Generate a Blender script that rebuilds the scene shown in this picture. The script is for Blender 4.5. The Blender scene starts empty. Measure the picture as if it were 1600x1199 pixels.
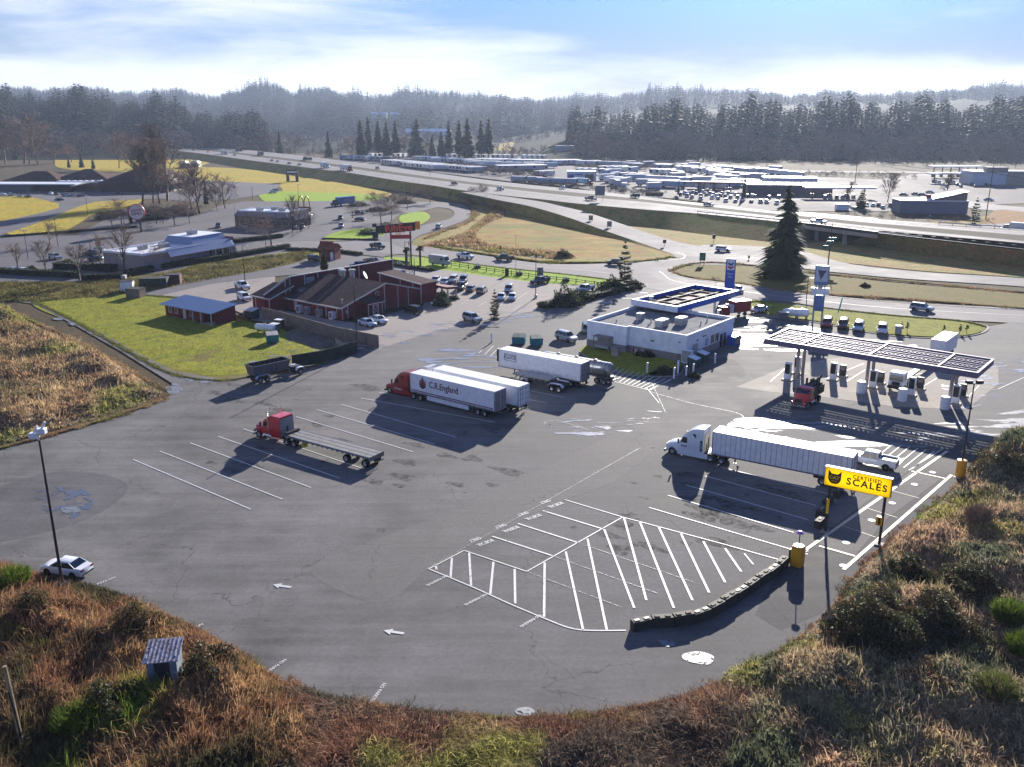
import bpy, math, random
import numpy as np
from mathutils import Vector, Matrix
R = math.radians
rng = random.Random(7)
nr = np.random.RandomState(11)
SC = bpy.context.scene
COL = SC.collection
# ---------------- camera ----------------
H, FP, CX, CY, HOR = 40.8, 1400.0, 800.0, 599.5, 180.0
PIT = math.atan((CY - HOR) / FP)
cam = bpy.data.objects.new('camera', bpy.data.cameras.new('camera'))
COL.objects.link(cam)
cam.data.sensor_width = 36.0
cam.data.lens = 36.0 * FP / 1600.0
cam.data.clip_start = 0.5
cam.data.clip_end = 20000
cam.location = (0, 0, H)
cam.rotation_euler = (math.pi / 2 - PIT, 0, 0)
SC.camera = cam
cp, sp = math.cos(PIT), math.sin(PIT)

def G(px, py, z=0.0):
 """the point of the place that the survey pixel (px, py) shows at height z"""
 dx = (px - CX) / FP; dy = -(py - CY) / FP
 d = (dx, cp + dy * sp, -sp + dy * cp)
 t = (z - H) / d[2]
 return Vector((d[0] * t, d[1] * t, z))

# ---------------- light ----------------
SUN_EL, SUN_AZ = R(17.0), math.atan2(0.30, 0.954)
sdir = Vector((math.cos(SUN_EL) * math.sin(SUN_AZ), math.cos(SUN_EL) * math.cos(SUN_AZ), math.sin(SUN_EL)))
sl = bpy.data.lights.new('sun', 'SUN'); sl.energy = 5.0; sl.angle = R(0.5); sl.color = (1.0, 0.935, 0.85)
so = bpy.data.objects.new('sun', sl); COL.objects.link(so)
so.rotation_euler = sdir.to_track_quat('Z', 'Y').to_euler()
so.location = (60, 200, 120)
W = bpy.data.worlds.new('World'); SC.world = W; W.use_nodes = True
wn, wl = W.node_tree.nodes, W.node_tree.links
wn.clear()
def wnode(t, **k):
 n = wn.new(t)
 for a, v in k.items(): setattr(n, a, v)
 return n
sky = wnode('ShaderNodeTexSky', sky_type='NISHITA')
sky.sun_disc = False; sky.sun_elevation = SUN_EL; sky.sun_rotation = SUN_AZ
sky.air_density = 1.0; sky.dust_density = 0.4; sky.ozone_density = 2.5; sky.altitude = 100
tc = wnode('ShaderNodeTexCoord')
sep = wnode('ShaderNodeSeparateXYZ'); wl.new(tc.outputs['Generated'], sep.inputs[0])
# clouds: thin sheets, stretched sideways, thicker to the left of the sun and low down
mp = wnode('ShaderNodeMapping'); mp.inputs['Scale'].default_value = (1.6, 1.6, 9.0); mp.inputs['Rotation'].default_value = (0, R(6), 0)
wl.new(tc.outputs['Generated'], mp.inputs[0])
nz = wnode('ShaderNodeTexNoise'); nz.inputs['Scale'].default_value = 2.2; nz.inputs['Detail'].default_value = 7; nz.inputs['Roughness'].default_value = 0.55
nz.inputs['Distortion'].default_value = 0.25
wl.new(mp.outputs[0], nz.inputs[0])
def wmath(op, a, b=None, c=None):
 n = wnode('ShaderNodeMath', operation=op)
 for i, v in enumerate((a, b, c)):
  if v is None: continue
  if isinstance(v, (int, float)): n.inputs[i].default_value = v
  else: wl.new(v, n.inputs[i])
 return n.outputs[0]
def wmap(v, a, b, c, d):
 n = wnode('ShaderNodeMapRange'); n.interpolation_type = 'SMOOTHSTEP'
 wl.new(v, n.inputs[0])
 for i, q in enumerate((a, b, c, d)): n.inputs[i + 1].default_value = q
 return n.outputs[0]
left = wmap(sep.outputs[0], 0.14, -0.22, 0.0, 0.20)       # more cloud towards -x
low = wmap(sep.outputs[2], 0.10, 0.01, 0.0, 0.36)       # and near the horizon
cl = wmath('ADD', nz.outputs[0], left)
cl = wmath('ADD', cl, low)
cmask = wmap(cl, 0.60, 0.98, 0.0, 1.0)
up = wmap(sep.outputs[2], 0.0, 0.2, 0.0, 1.0)
tint = wnode('ShaderNodeMix', data_type='RGBA'); tint.inputs[6].default_value = (0.10, 0.110, 0.26, 1); tint.inputs[7].default_value = (0.20, 0.46, 1.05, 1)
wl.new(up, tint.inputs[0])
tside = wnode('ShaderNodeMix', data_type='RGBA'); tside.inputs[6].default_value = (0.10, 0.110, 0.26, 1); tside.inputs[7].default_value = (0.34, 0.40, 0.62, 1)
wl.new(wmap(sep.outputs[0], 0.22, -0.45, 0.0, 1.0), tside.inputs[0]); wl.new(tside.outputs[2], tint.inputs[6])
mul = wnode('ShaderNodeMix', data_type='RGBA', blend_type='MULTIPLY'); mul.inputs[0].default_value = 1.0
wl.new(sky.outputs[0], mul.inputs[6]); wl.new(tint.outputs[2], mul.inputs[7])
cmix = wnode('ShaderNodeMix', data_type='RGBA'); wl.new(cmask, cmix.inputs[0]); wl.new(mul.outputs[2], cmix.inputs[6])
cmix.inputs[7].default_value = (7.3, 7.6, 8.0, 1)
bg = wnode('ShaderNodeBackground'); bg.inputs[1].default_value = 0.058
wl.new(cmix.outputs[2], bg.inputs[0])
wo = wnode('ShaderNodeOutputWorld'); wl.new(bg.outputs[0], wo.inputs[0])
vs = SC.view_settings
vs.view_transform = 'Standard'; vs.look = 'None'; vs.gamma = 1.0; vs.use_curve_mapping = False
vs.exposure = 1.2
SC.cycles.volume_bounces = 0
SC.cycles.max_bounces = 6
SC.cycles.use_denoising = True

# ---------------- materials ----------------
def lin(c):
 return tuple((v / 12.92 if v <= 0.04045 else ((v + 0.055) / 1.055) ** 2.4) for v in (x / 255.0 for x in c))
MATS = {}
class NT:
 def __init__(s, name):
  s.m = bpy.data.materials.new(name); s.m.use_nodes = True
  s.t = s.m.node_tree; s.t.nodes.clear()
  s.out = s.t.nodes.new('ShaderNodeOutputMaterial'); s.b = s.t.nodes.new('ShaderNodeBsdfPrincipled')
  s.link(s.b.outputs[0], s.out.inputs[0])
  s.pos = s.t.nodes.new('ShaderNodeNewGeometry').outputs['Position']
 def link(s, a, b): s.t.links.new(a, b)
 def put(s, inp, v):
  if isinstance(v, (int, float)): inp.default_value = (v, v, v, 1) if inp.type == 'RGBA' else v
  elif isinstance(v, tuple): inp.default_value = v if len(v) == 4 else tuple(v) + (1,)
  else: s.link(v, inp)
 def noise(s, scale, detail=4, rough=0.55, vec=None, dist=0.0, out=0):
  n = s.t.nodes.new('ShaderNodeTexNoise'); n.inputs['Scale'].default_value = scale; n.inputs['Detail'].default_value = detail
  n.inputs['Roughness'].default_value = rough; n.inputs['Distortion'].default_value = dist
  s.link(vec or s.pos, n.inputs[0]); return n.outputs[out]
 def voro(s, scale, feature='F1', vec=None, rand=1.0):
  n = s.t.nodes.new('ShaderNodeTexVoronoi'); n.feature = feature; n.inputs['Scale'].default_value = scale
  n.inputs['Randomness'].default_value = rand
  s.link(vec or s.pos, n.inputs[0]); return n.outputs[0]
 def wave(s, scale, dirn='X', vec=None, dist=0.0):
  n = s.t.nodes.new('ShaderNodeTexWave'); n.bands_direction = dirn; n.inputs['Scale'].default_value = scale
  n.inputs['Distortion'].default_value = dist
  s.link(vec or s.pos, n.inputs[0]); return n.outputs[1]
 def mapv(s, scale=(1, 1, 1), rot=(0, 0, 0), loc=(0, 0, 0), vec=None):
  n = s.t.nodes.new('ShaderNodeMapping'); n.inputs['Scale'].default_value = scale; n.inputs['Rotation'].default_value = rot
  n.inputs['Location'].default_value = loc
  s.link(vec or s.pos, n.inputs[0]); return n.outputs[0]
 def mr(s, v, a, b, c=0.0, d=1.0):
  n = s.t.nodes.new('ShaderNodeMapRange'); s.put(n.inputs[0], v)
  for i, q in enumerate((a, b, c, d)): n.inputs[i + 1].default_value = q
  return n.outputs[0]
 def mix(s, f, a, b, mode='MIX'):
  n = s.t.nodes.new('ShaderNodeMix'); n.data_type = 'RGBA'; n.blend_type = mode
  s.put(n.inputs[0], f); s.put(n.inputs[6], a); s.put(n.inputs[7], b); return n.outputs[2]
 def math(s, op, a, b=0.0):
  n = s.t.nodes.new('ShaderNodeMath'); n.operation = op; s.put(n.inputs[0], a); s.put(n.inputs[1], b); return n.outputs[0]
 def bump(s, h, strength=0.3, dist=0.1):
  n = s.t.nodes.new('ShaderNodeBump'); n.inputs['Strength'].default_value = strength; n.inputs['Distance'].default_value = dist
  s.link(h, n.inputs['Height']); s.link(n.outputs[0], s.b.inputs['Normal'])
 def objv(s):
  n = s.t.nodes.new('ShaderNodeTexCoord'); return n.outputs['Object']
 def isl(s):
  return s.t.nodes.new('ShaderNodeNewGeometry').outputs['Random Per Island']
 def base(s, c, rough=0.7, metal=0.0, spec=None):
  s.put(s.b.inputs['Base Color'], c); s.put(s.b.inputs['Roughness'], rough); s.b.inputs['Metallic'].default_value = metal
  if spec is not None: s.b.inputs['Specular IOR Level'].default_value = spec
  return s.m

def paint(name, rgb, rough=0.4, metal=0.0, wear=0.12, spec=None, coat=0.0):
 """plain surface with faint dirt"""
 if name in MATS: return MATS[name]
 n = NT(name); c = lin(rgb)
 f = n.noise(1.7, 5, vec=n.objv()); g = n.noise(14, 3, vec=n.objv())
 d = tuple(v * (1 - wear * 2.2) for v in c)
 col = n.mix(n.mr(f, 0.35, 0.7), c, n.mix(0.5, d, lin((120, 110, 95))) if wear > 0.15 else d)
 n.base(col, n.mr(g, 0.3, 0.7, rough * 0.85, min(1, rough * 1.2)), metal, spec)
 n.b.inputs['Coat Weight'].default_value = coat
 MATS[name] = n.m; return n.m

def ground_mat(name, cols, scale=0.12, fine=3.0, rough=0.95, bump=0.4, streak=None, contrast=1.0, spec=0.08):
 """cols: list of 3 sRGB colours blended by large noise; fine noise breaks them up"""
 n = NT(name)
 a = n.noise(scale, 5, 0.6, dist=0.4); b = n.noise(scale * 3.7, 5, 0.65); f = n.noise(fine, 4, 0.7)
 c = n.mix(n.mr(a, 0.38, 0.62), lin(cols[0]), lin(cols[1]))
 c = n.mix(n.mr(b, 0.45, 0.68), c, lin(cols[2]))
 k = 0.35 * contrast
 c = n.mix(1.0, c, n.mix(n.mr(f, 0.3, 0.7), (1 - k,) * 3, (1 + k,) * 3), 'MULTIPLY')
 if streak:
  w = n.noise(1.0, 3, vec=n.mapv((streak[0], streak[1], 1), (0, 0, streak[2])))
  c = n.mix(1.0, c, n.mix(n.mr(w, 0.3, 0.7), (0.75,) * 3, (1.25,) * 3), 'MULTIPLY')
 n.base(c, rough, 0, spec)
 n.bump(f, bump, 0.15)
 MATS[name] = n.m; return n.m

def asphalt_mat(name, rgb, var=0.25, rough=0.62, cracks=True, rotz=0.0, wet=0.0, grime=True, spec=0.16):
 n = NT(name); c = lin(rgb)
 a = n.noise(0.035, 5, 0.6, dist=0.8); b = n.noise(0.22, 5, 0.65); f = n.noise(9, 3, 0.8)
 st = n.noise(1.0, 4, 0.6, vec=n.mapv((0.05, 0.6, 1), (0, 0, rotz)))
 sum_ = n.math('ADD', n.math('MULTIPLY', a, 0.5), n.math('ADD', n.math('MULTIPLY', b, 0.3), n.math('MULTIPLY', st, 0.3)))
 lo = tuple(v * (1 - var) for v in c); hi = tuple(v * (1 + var * 1.1) for v in c)
 col = n.mix(n.mr(sum_, 0.42, 0.68), lo, hi)
 col = n.mix(1.0, col, n.mix(n.mr(f, 0.2, 0.8), (0.86,) * 3, (1.14,) * 3), 'MULTIPLY')
 if grime:
  g = n.mr(n.noise(0.6, 5, 0.7, dist=1.0), 0.62, 0.74)
  col = n.mix(n.math('MULTIPLY', g, 0.45), col, tuple(v * 0.45 for v in c))
  g2 = n.mr(n.noise(0.9, 6, 0.75, vec=n.mapv(loc=(31, 7, 0)), dist=2.0), 0.66, 0.74)
  col = n.mix(n.math('MULTIPLY', g2, 0.35), col, tuple(min(1, v * 1.9) for v in c))
  sp = n.mr(n.voro(0.55), 0.0, 0.11, 1.0, 0.0); keep2 = n.mr(n.noise(0.11, 3), 0.5, 0.6)   # oil drips
  col = n.mix(n.math('MULTIPLY', n.math('MULTIPLY', sp, keep2), 0.6), col, tuple(v * 0.4 for v in c))
  tr = n.noise(1.0, 4, 0.7, vec=n.mapv((0.05, 1.3, 1), (0, 0, rotz + 0.35), vec=None))                    # tyre tracks
  col = n.mix(1.0, col, n.mix(n.mr(tr, 0.35, 0.65), (0.95,) * 3, (1.05,) * 3), 'MULTIPLY')
  e = n.noise(2.4, 5, 0.75); col = n.mix(1.0, col, n.mix(n.mr(e, 0.3, 0.7), (0.84,) * 3, (1.16,) * 3), 'MULTIPLY')
 if cracks:
  vv = n.t.nodes.new('ShaderNodeVectorMath'); vv.operation = 'ADD'
  wob = n.t.nodes.new('ShaderNodeVectorMath'); wob.operation = 'SCALE'; wob.inputs[3].default_value = 3.2
  n.link(n.noise(0.35, 4, 0.6, out=1), wob.inputs[0]); n.link(n.pos, vv.inputs[0]); n.link(wob.outputs[0], vv.inputs[1])
  cr = n.mr(n.voro(0.085, 'DISTANCE_TO_EDGE', vec=vv.outputs[0]), 0.0, 0.006, 1.0, 0.0)
  keep = n.mr(n.noise(0.05, 2), 0.45, 0.55)
  col = n.mix(n.math('MULTIPLY', n.math('MULTIPLY', cr, keep), 0.75), col, tuple(v * 0.35 for v in c))
 r = n.mr(sum_, 0.4, 0.7, 0.78, 0.95)
 if wet > 0:
  w = n.mr(n.noise(0.16, 6, 0.62, dist=1.2), 0.60 - wet * 0.16, 0.66 - wet * 0.16)
  r = n.mix(w, r, 0.2); col = n.mix(w, col, tuple(v * 0.75 for v in c))
 n.base(col, r, 0, spec)
 n.bump(f, 0.35, 0.03)
 MATS[name] = n.m; return n.m

def leaf_mat(name, c1, c2, c3=None, scale=0.25, rough=0.75, trans=0.25):
 """foliage: each clump has its own tone, plus drifting patches of colour"""
 n = NT(name)
 i = n.isl(); a = n.noise(scale, 4, 0.6)
 c = n.mix(i, lin(c1), lin(c2))
 if c3: c = n.mix(n.mr(a, 0.45, 0.62), c, n.mix(i, lin(c3), tuple(v * 0.6 for v in lin(c3))))
 n.base(c, rough, 0, 0.2)
 if trans:
  tr = n.t.nodes.new('ShaderNodeBsdfTranslucent'); n.put(tr.inputs[0], c)
  mx = n.t.nodes.new('ShaderNodeMixShader'); mx.inputs[0].default_value = trans
  n.link(n.b.outputs[0], mx.inputs[1]); n.link(tr.outputs[0], mx.inputs[2]); n.link(mx.outputs[0], n.out.inputs[0])
 MATS[name] = n.m; return n.m

def glass(name='window_glass', rgb=(18, 24, 32), rough=0.08):
 if name in MATS: return MATS[name]
 n = NT(name); f = n.noise(0.9, 2, vec=n.objv())
 n.base(n.mix(f, lin(rgb), tuple(v * 1.8 for v in lin(rgb))), rough, 0, 0.8)
 MATS[name] = n.m; return n.m

# ---------------- mesh building ----------------
class MB:
 def __init__(s): s.v = []; s.f = []; s.m = []
 def add(s, vs, fs, mi=0):
  o = len(s.v); s.v += [tuple(p) for p in vs]
  s.f += [tuple(i + o for i in f) for f in fs]; s.m += [mi] * len(fs); return s
 def box(s, x0, x1, y0, y1, z0, z1, mi=0, M=None):
  vs = [Vector(p) for p in ((x0, y0, z0), (x1, y0, z0), (x1, y1, z0), (x0, y1, z0), (x0, y0, z1), (x1, y0, z1), (x1, y1, z1), (x0, y1, z1))]
  if M: vs = [M @ p for p in vs]
  return s.add(vs, [(0, 3, 2, 1), (4, 5, 6, 7), (0, 1, 5, 4), (1, 2, 6, 5), (2, 3, 7, 6), (3, 0, 4, 7)], mi)
 def taper(s, b, t, mi=0):
  """hexahedron: b=(x0,x1,y0,y1,z), t=(x0,x1,y0,y1,z)"""
  vs = [(b[0], b[2], b[4]), (b[1], b[2], b[4]), (b[1], b[3], b[4]), (b[0], b[3], b[4]), (t[0], t[2], t[4]), (t[1], t[2], t[4]), (t[1], t[3], t[4]), (t[0], t[3], t[4])]
  return s.add(vs, [(0, 3, 2, 1), (4, 5, 6, 7), (0, 1, 5, 4), (1, 2, 6, 5), (2, 3, 7, 6), (3, 0, 4, 7)], mi)
 def prism(s, poly, a0, a1, axis='z', mi=0):
  """extrude 2-D polygon along axis; poly is xy (z), xz (y) or yz (x)"""
  n = len(poly)
  def P(p, a):
   return (p[0], p[1], a) if axis == 'z' else ((p[0], a, p[1]) if axis == 'y' else (a, p[0], p[1]))
  vs = [P(p, a0) for p in poly] + [P(p, a1) for p in poly]
  fs = [tuple(range(n))[::-1], tuple(range(n, 2 * n))] + [(i, (i + 1) % n, n + (i + 1) % n, n + i) for i in range(n)]
  return s.add(vs, fs, mi)
 def tube(s, p0, p1, r0, r1=None, n=8, mi=0, cap=True):
  r1 = r0 if r1 is None else r1
  p0, p1 = Vector(p0), Vector(p1); d = (p1 - p0)
  if d.length < 1e-6: return s
  q = d.normalized().to_track_quat('Z', 'Y'); vs = []
  for p, r in ((p0, r0), (p1, r1)):
   for i in range(n):
    a = 2 * math.pi * i / n; vs.append(p + q @ Vector((math.cos(a) * r, math.sin(a) * r, 0)))
  fs = [(i, (i + 1) % n, n + (i + 1) % n, n + i) for i in range(n)]
  if cap: fs += [tuple(range(n))[::-1], tuple(range(n, 2 * n))]
  return s.add(vs, fs, mi)
 def lathe(s, prof, c=(0, 0, 0), n=16, axis='z', mi=0):
  """prof: list of (r, h)"""
  vs = []
  for r, h in prof:
   for i in range(n):
    a = 2 * math.pi * i / n; x, y = r * math.cos(a), r * math.sin(a)
    p = (x, y, h) if axis == 'z' else ((x, h, y) if axis == 'y' else (h, x, y))
    vs.append((p[0] + c[0], p[1] + c[1], p[2] + c[2]))
  fs = []
  for k in range(len(prof) - 1):
   for i in range(n): fs.append((k * n + i, k * n + (i + 1) % n, (k + 1) * n + (i + 1) % n, (k + 1) * n + i))
  fs.append(tuple(range(n))[::-1]); fs.append(tuple(range((len(prof) - 1) * n, len(prof) * n)))
  return s.add(vs, fs, mi)
 def loft(s, secs, mi=0, cap=True):
  n = len(secs[0]); vs = [p for q in secs for p in q]; fs = []
  for k in range(len(secs) - 1):
   for i in range(n): fs.append((k * n + i, k * n + (i + 1) % n, (k + 1) * n + (i + 1) % n, (k + 1) * n + i))
  if cap: fs += [tuple(range(n))[::-1], tuple(range((len(secs) - 1) * n, len(secs) * n))]
  return s.add(vs, fs, mi)
 def poly(s, pts, mi=0):
  return s.add(pts, [tuple(range(len(pts)))], mi)
 def build(s, name, mats, parent=None, smooth=False, loc=None):
  me = bpy.data.meshes.new(name); me.from_pydata(s.v, [], s.f); me.update()
  if not isinstance(mats, (list, tuple)): mats = [mats]
  for m in mats: me.materials.append(m)
  me.polygons.foreach_set('material_index', s.m)
  if smooth:
   me.polygons.foreach_set('use_smooth', [True] * len(me.polygons))
   me.set_sharp_from_angle(angle=R(38))
  import bmesh
  bm = bmesh.new(); bm.from_mesh(me); bmesh.ops.recalc_face_normals(bm, faces=bm.faces); bm.to_mesh(me); bm.free()
  o = bpy.data.objects.new(name, me); COL.objects.link(o)
  if parent: o.parent = parent
  if loc is not None: o.location = loc
  return o
def bev(o, w=0.03, seg=1):
 m = o.modifiers.new('bevel', 'BEVEL'); m.width = w; m.segments = seg; m.limit_method = 'ANGLE'; m.angle_limit = R(40); return o
def tag(o, label=None, cat=None, group=None, kind=None):
 if label: o['label'] = label
 if cat: o['category'] = cat
 if group: o['group'] = group
 if kind: o['kind'] = kind
 return o
def thing(name, label, cat, loc=(0, 0, 0), rz=0.0, group=None):
 o = bpy.data.objects.new(name, None); COL.objects.link(o); o.empty_display_size = 0.3
 o.location = loc; o.rotation_euler = (0, 0, rz)
 return tag(o, label, cat, group)
KIDS = {}
def copy_tree(o, parent=None):
 c = o.copy(); COL.objects.link(c)
 if parent: c.parent = parent
 for ch in list(o.children): copy_tree(ch, c)
 return c
def text_mb(txt, size, bold=0.0, shear=0.0, align='CENTER', spacing=1.0):
 cu = bpy.data.curves.new('lettering', 'FONT'); cu.body = txt; cu.size = size; cu.offset = bold; cu.shear = shear
 cu.align_x = align; cu.align_y = 'CENTER'; cu.space_character = spacing; cu.resolution_u = 3
 o = bpy.data.objects.new('lettering', cu); COL.objects.link(o)
 bpy.context.view_layer.update()
 me = bpy.data.meshes.new_from_object(o.evaluated_get(bpy.context.evaluated_depsgraph_get()))
 bpy.data.objects.remove(o); bpy.data.curves.remove(cu); return me
def text_obj(name, txt, size, mat, parent, M, bold=0.0, shear=0.0, align='CENTER', spacing=1.0, sx=1.0):
 """flat lettering; M places the xy plane of the text"""
 me = text_mb(txt, size, bold, shear, align, spacing); me.transform(Matrix.Scale(sx, 4, (1, 0, 0)))
 me.transform(M); me.materials.append(mat); me.name = name
 o = bpy.data.objects.new(name, me); COL.objects.link(o)
 if parent: o.parent = parent
 return o
def frameM(o, ux, uy):
 """matrix whose x axis is ux, y axis is uy, origin o"""
 ux = Vector(ux).normalized(); uy = Vector(uy).normalized(); uz = ux.cross(uy)
 return Matrix(((ux.x, uy.x, uz.x, o[0]), (ux.y, uy.y, uz.y, o[1]), (ux.z, uy.z, uz.z, o[2]), (0, 0, 0, 1)))
def smooth_px(pts, k=5, closed=True):
 out = []; n = len(pts)
 rngi = range(n) if closed else range(n - 1)
 for i in rngi:
  g = (lambda j: pts[j % n]) if closed else (lambda j: pts[min(max(j, 0), n - 1)])
  p0, p1, p2, p3 = g(i - 1), g(i), g(i + 1), g(i + 2)
  for q in range(k):
   t = q / k
   out.append(tuple(0.5 * (2 * p1[a] + (p2[a] - p0[a]) * t + (2 * p0[a] - 5 * p1[a] + 4 * p2[a] - p3[a]) * t * t + (3 * p1[a] - p0[a] - 3 * p2[a] + p3[a]) * t ** 3) for a in range(len(p1))))
 if not closed: out.append(pts[-1])
 return out
def region(name, px, z, mat, smooth=True, kind='structure', label=None, cat=None):
 """flat patch of ground from its surveyed outline"""
 p = smooth_px(px) if smooth else px
 mb = MB(); mb.poly([G(x, y, z) for x, y in p])
 o = mb.build(name, mat); tag(o, label, cat, None, kind); return o
def strip(name, A, B, mat, kind='structure', k=6):
 A = smooth_px(A, k, False); B = smooth_px(B, k, False); mb = MB()
 va = [G(*p) for p in A]; vb = [G(*p) for p in B]; n = len(va)
 mb.add(va + vb, [(i, i + 1, n + i + 1, n + i) for i in range(n - 1)])
 o = mb.build(name, mat, smooth=True); tag(o, None, None, None, kind); return o
def head(px, py, qx, qy, z=0.0):
 """heading (radians) of the line on the ground between two surveyed points"""
 a, b = G(px, py, z), G(qx, qy, z); return math.atan2(b.y - a.y, b.x - a.x)
# ======================= THE SETTING =======================
M_ground = ground_mat('ground_dry_grass', ((80, 70, 52), (90, 76, 56), (68, 64, 44)), 0.03, 1.2)
M_asph = asphalt_mat('lot_asphalt', (105, 103, 101), 0.42, 0.52, rotz=R(-40))
M_asph2 = asphalt_mat('lane_asphalt', (110, 107, 104), 0.22, 0.52, rotz=R(-30))
M_dark = asphalt_mat('dark_asphalt', (86, 84, 84), 0.25, 0.5, rotz=R(-40))
M_conc = asphalt_mat('parking_concrete', (142, 134, 128), 0.12, 0.6, rotz=R(-10))
M_slab = asphalt_mat('fuel_slab_concrete', (156, 148, 136), 0.22, 0.5, rotz=R(20))
M_road = asphalt_mat('road_asphalt', (118, 114, 114), 0.18, 0.8, cracks=False, rotz=R(5))
M_road2 = asphalt_mat('side_road_asphalt', (100, 98, 100), 0.2, 0.52, rotz=R(30))
M_yard = asphalt_mat('yard_gravel', (108, 104, 103), 0.3, 0.45, cracks=False, wet=0.0, spec=0.06)
M_gravel = ground_mat('gravel', ((112, 104, 96), (96, 90, 84), (124, 116, 104)), 0.2, 6.0)
M_lawn = ground_mat('lawn', ((128, 134, 34), (144, 142, 42), (106, 106, 44)), 0.12, 2.2, contrast=1.1)
M_lawn2 = ground_mat('bright_lawn', ((138, 168, 34), (152, 172, 44), (112, 140, 38)), 0.2, 2.0)
M_field = ground_mat('yellow_field', ((176, 154, 44), (154, 146, 48), (170, 138, 54)), 0.06, 0.5, bump=0.2, contrast=1.3)
M_rough = ground_mat('rough_grass', ((116, 104, 52), (96, 98, 42), (132, 106, 58)), 0.25, 2.6, contrast=1.4)
M_tawny = ground_mat('tawny_field', ((158, 132, 60), (112, 118, 46), (142, 88, 50)), 0.045, 1.3, contrast=1.2, streak=(0.05, 0.3, 0.3))
M_slope = ground_mat('slope_grass', ((150, 136, 74), (158, 124, 76), (112, 120, 56)), 0.05, 1.0, contrast=1.2)
M_brown = ground_mat('bramble_soil', ((84, 64, 46), (104, 80, 56), (60, 52, 36)), 0.2, 2.5)
M_white = paint('white_line', (205, 205, 200), 0.6, wear=0.12)
def worn(name, rgb, amount):
 n = NT(name); c = lin(rgb); f = n.noise(3.5, 6, 0.75)
 tr = n.t.nodes.new('ShaderNodeBsdfTransparent'); mx = n.t.nodes.new('ShaderNodeMixShader')
 n.link(n.mr(f, amount, amount + 0.12), mx.inputs[0]); n.link(tr.outputs[0], mx.inputs[1]); n.link(n.b.outputs[0], mx.inputs[2])
 n.base(c, 0.6); n.link(mx.outputs[0], n.out.inputs[0]); MATS[name] = n.m; return n.m
M_line = worn('worn_line', (200, 200, 197), 0.32)
M_faint = worn('faint_line', (150, 150, 146), 0.42)
M_cream = worn('cream_line', (208, 196, 164), 0.30)
def wet_mat(name, amount, scale=0.35, rough=0.12, rgb=(60, 58, 58), stretch=(1, 1, 1), rot=0.0):
 """thin film on wet ground, coloured by rgb: breaks up by noise, the dry ground shows between"""
 n = NT(name); f = n.noise(scale, 7, 0.62, vec=n.mapv(stretch, (0, 0, rot)), dist=1.0)
 tr = n.t.nodes.new('ShaderNodeBsdfTransparent'); mx = n.t.nodes.new('ShaderNodeMixShader')
 n.link(n.mr(f, amount, amount + 0.05), mx.inputs[0]); n.link(tr.outputs[0], mx.inputs[1]); n.link(n.b.outputs[0], mx.inputs[2])
 n.base(lin(rgb), rough, 0, 0.6); n.link(mx.outputs[0], n.out.inputs[0])
 n.bump(n.noise(6, 2), 0.04, 0.02)
 MATS[name] = n.m; return n.m
M_pale_sheen = wet_mat('wet_sheen_film', 0.54, 0.30, 0.32, (138, 138, 144), stretch=(0.5, 1.6, 1), rot=R(-20))  # pale base colour paints in silt and the whitish sheen of wet ground
M_wet2 = wet_mat('wet_sheen', 0.51, 0.22, 0.42, (84, 80, 80), (0.35, 1.8, 1), R(14))
M_pud = wet_mat('puddle_water', 0.40, 1.0, 0.5, (116, 120, 126))

mb = MB(); mb.poly([(-5000, -300, -0.12), (5000, -300, -0.12), (5000, 7000, -0.12), (-5000, 7000, -0.12)])
tag(mb.build('ground', M_ground), kind='structure')

# ---- fields and verges (z = 0 .. 0.02) ----
def field(name, px, mat, z=0.0, smooth=True): return region(name, px, z, mat, smooth)
field('field', [(-60, 308), (40, 304), (95, 317), (92, 326), (0, 347), (-60, 352)], M_field, 0.02)
field('field', [(10, 363), (60, 345), (130, 318), (212, 311), (219, 316), (197, 326), (150, 334), (122, 350), (90, 365), (40, 368)], M_field, 0.02)
field('field', [(86, 252), (100, 243), (150, 241), (275, 243), (330, 250), (300, 262), (200, 269), (100, 264)], M_field, 0.0)
field('field', [(275, 263), (345, 262), (420, 268), (480, 276), (560, 290), (612, 304), (570, 312), (480, 314), (425, 317), (441, 300), (425, 289), (330, 283), (285, 280)], M_field, 0.0)
field('lawn_patch', [(405, 303), (441, 299), (470, 300), (560, 303), (600, 308), (560, 316), (470, 318), (420, 317)], M_lawn2, 0.015)
field('far_field', [(455, 205), (530, 205), (562, 210), (555, 222), (490, 225), (455, 220)], M_field, 0.03, False)
field('far_field', [(770, 216), (860, 214), (908, 222), (900, 232), (850, 237), (765, 235)], M_field, 0.03, False)
field('far_field', [(700, 226), (790, 224), (905, 226), (905, 229), (790, 230), (700, 231)], M_tawny, 0.08, False)
field('median_grass', [(640, 390), (652, 372), (692, 360), (735, 343), (738, 322), (770, 316), (820, 325), (900, 347), (960, 366), (1010, 383), (1050, 396), (1052, 402), (1000, 409), (900, 411), (840, 409), (760, 398), (700, 389)], M_tawny, 0.0)
field('ramp_verge', [(664, 374), (692, 362), (737, 344), (741, 322), (752, 322), (754, 342), (740, 358), (715, 368), (690, 380), (760, 389), (850, 398), (950, 402), (1040, 401), (1000, 409), (900, 411), (840, 409), (760, 398), (700, 389), (668, 383)], M_slope, 0.015)
field('embankment_foot', [(1060, 398), (900, 335), (1000, 352), (1090, 364), (1200, 376), (1250, 384), (1240, 390), (1150, 384), (1100, 383)], M_slope, 0.0)
field('roadside_grass', [(1046, 424), (1075, 414), (1120, 411), (1200, 418), (1300, 430), (1400, 442), (1600, 458), (1760, 470), (1760, 500), (1600, 483), (1440, 470), (1250, 457), (1160, 444), (1080, 434)], M_rough, 0.0)
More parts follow.
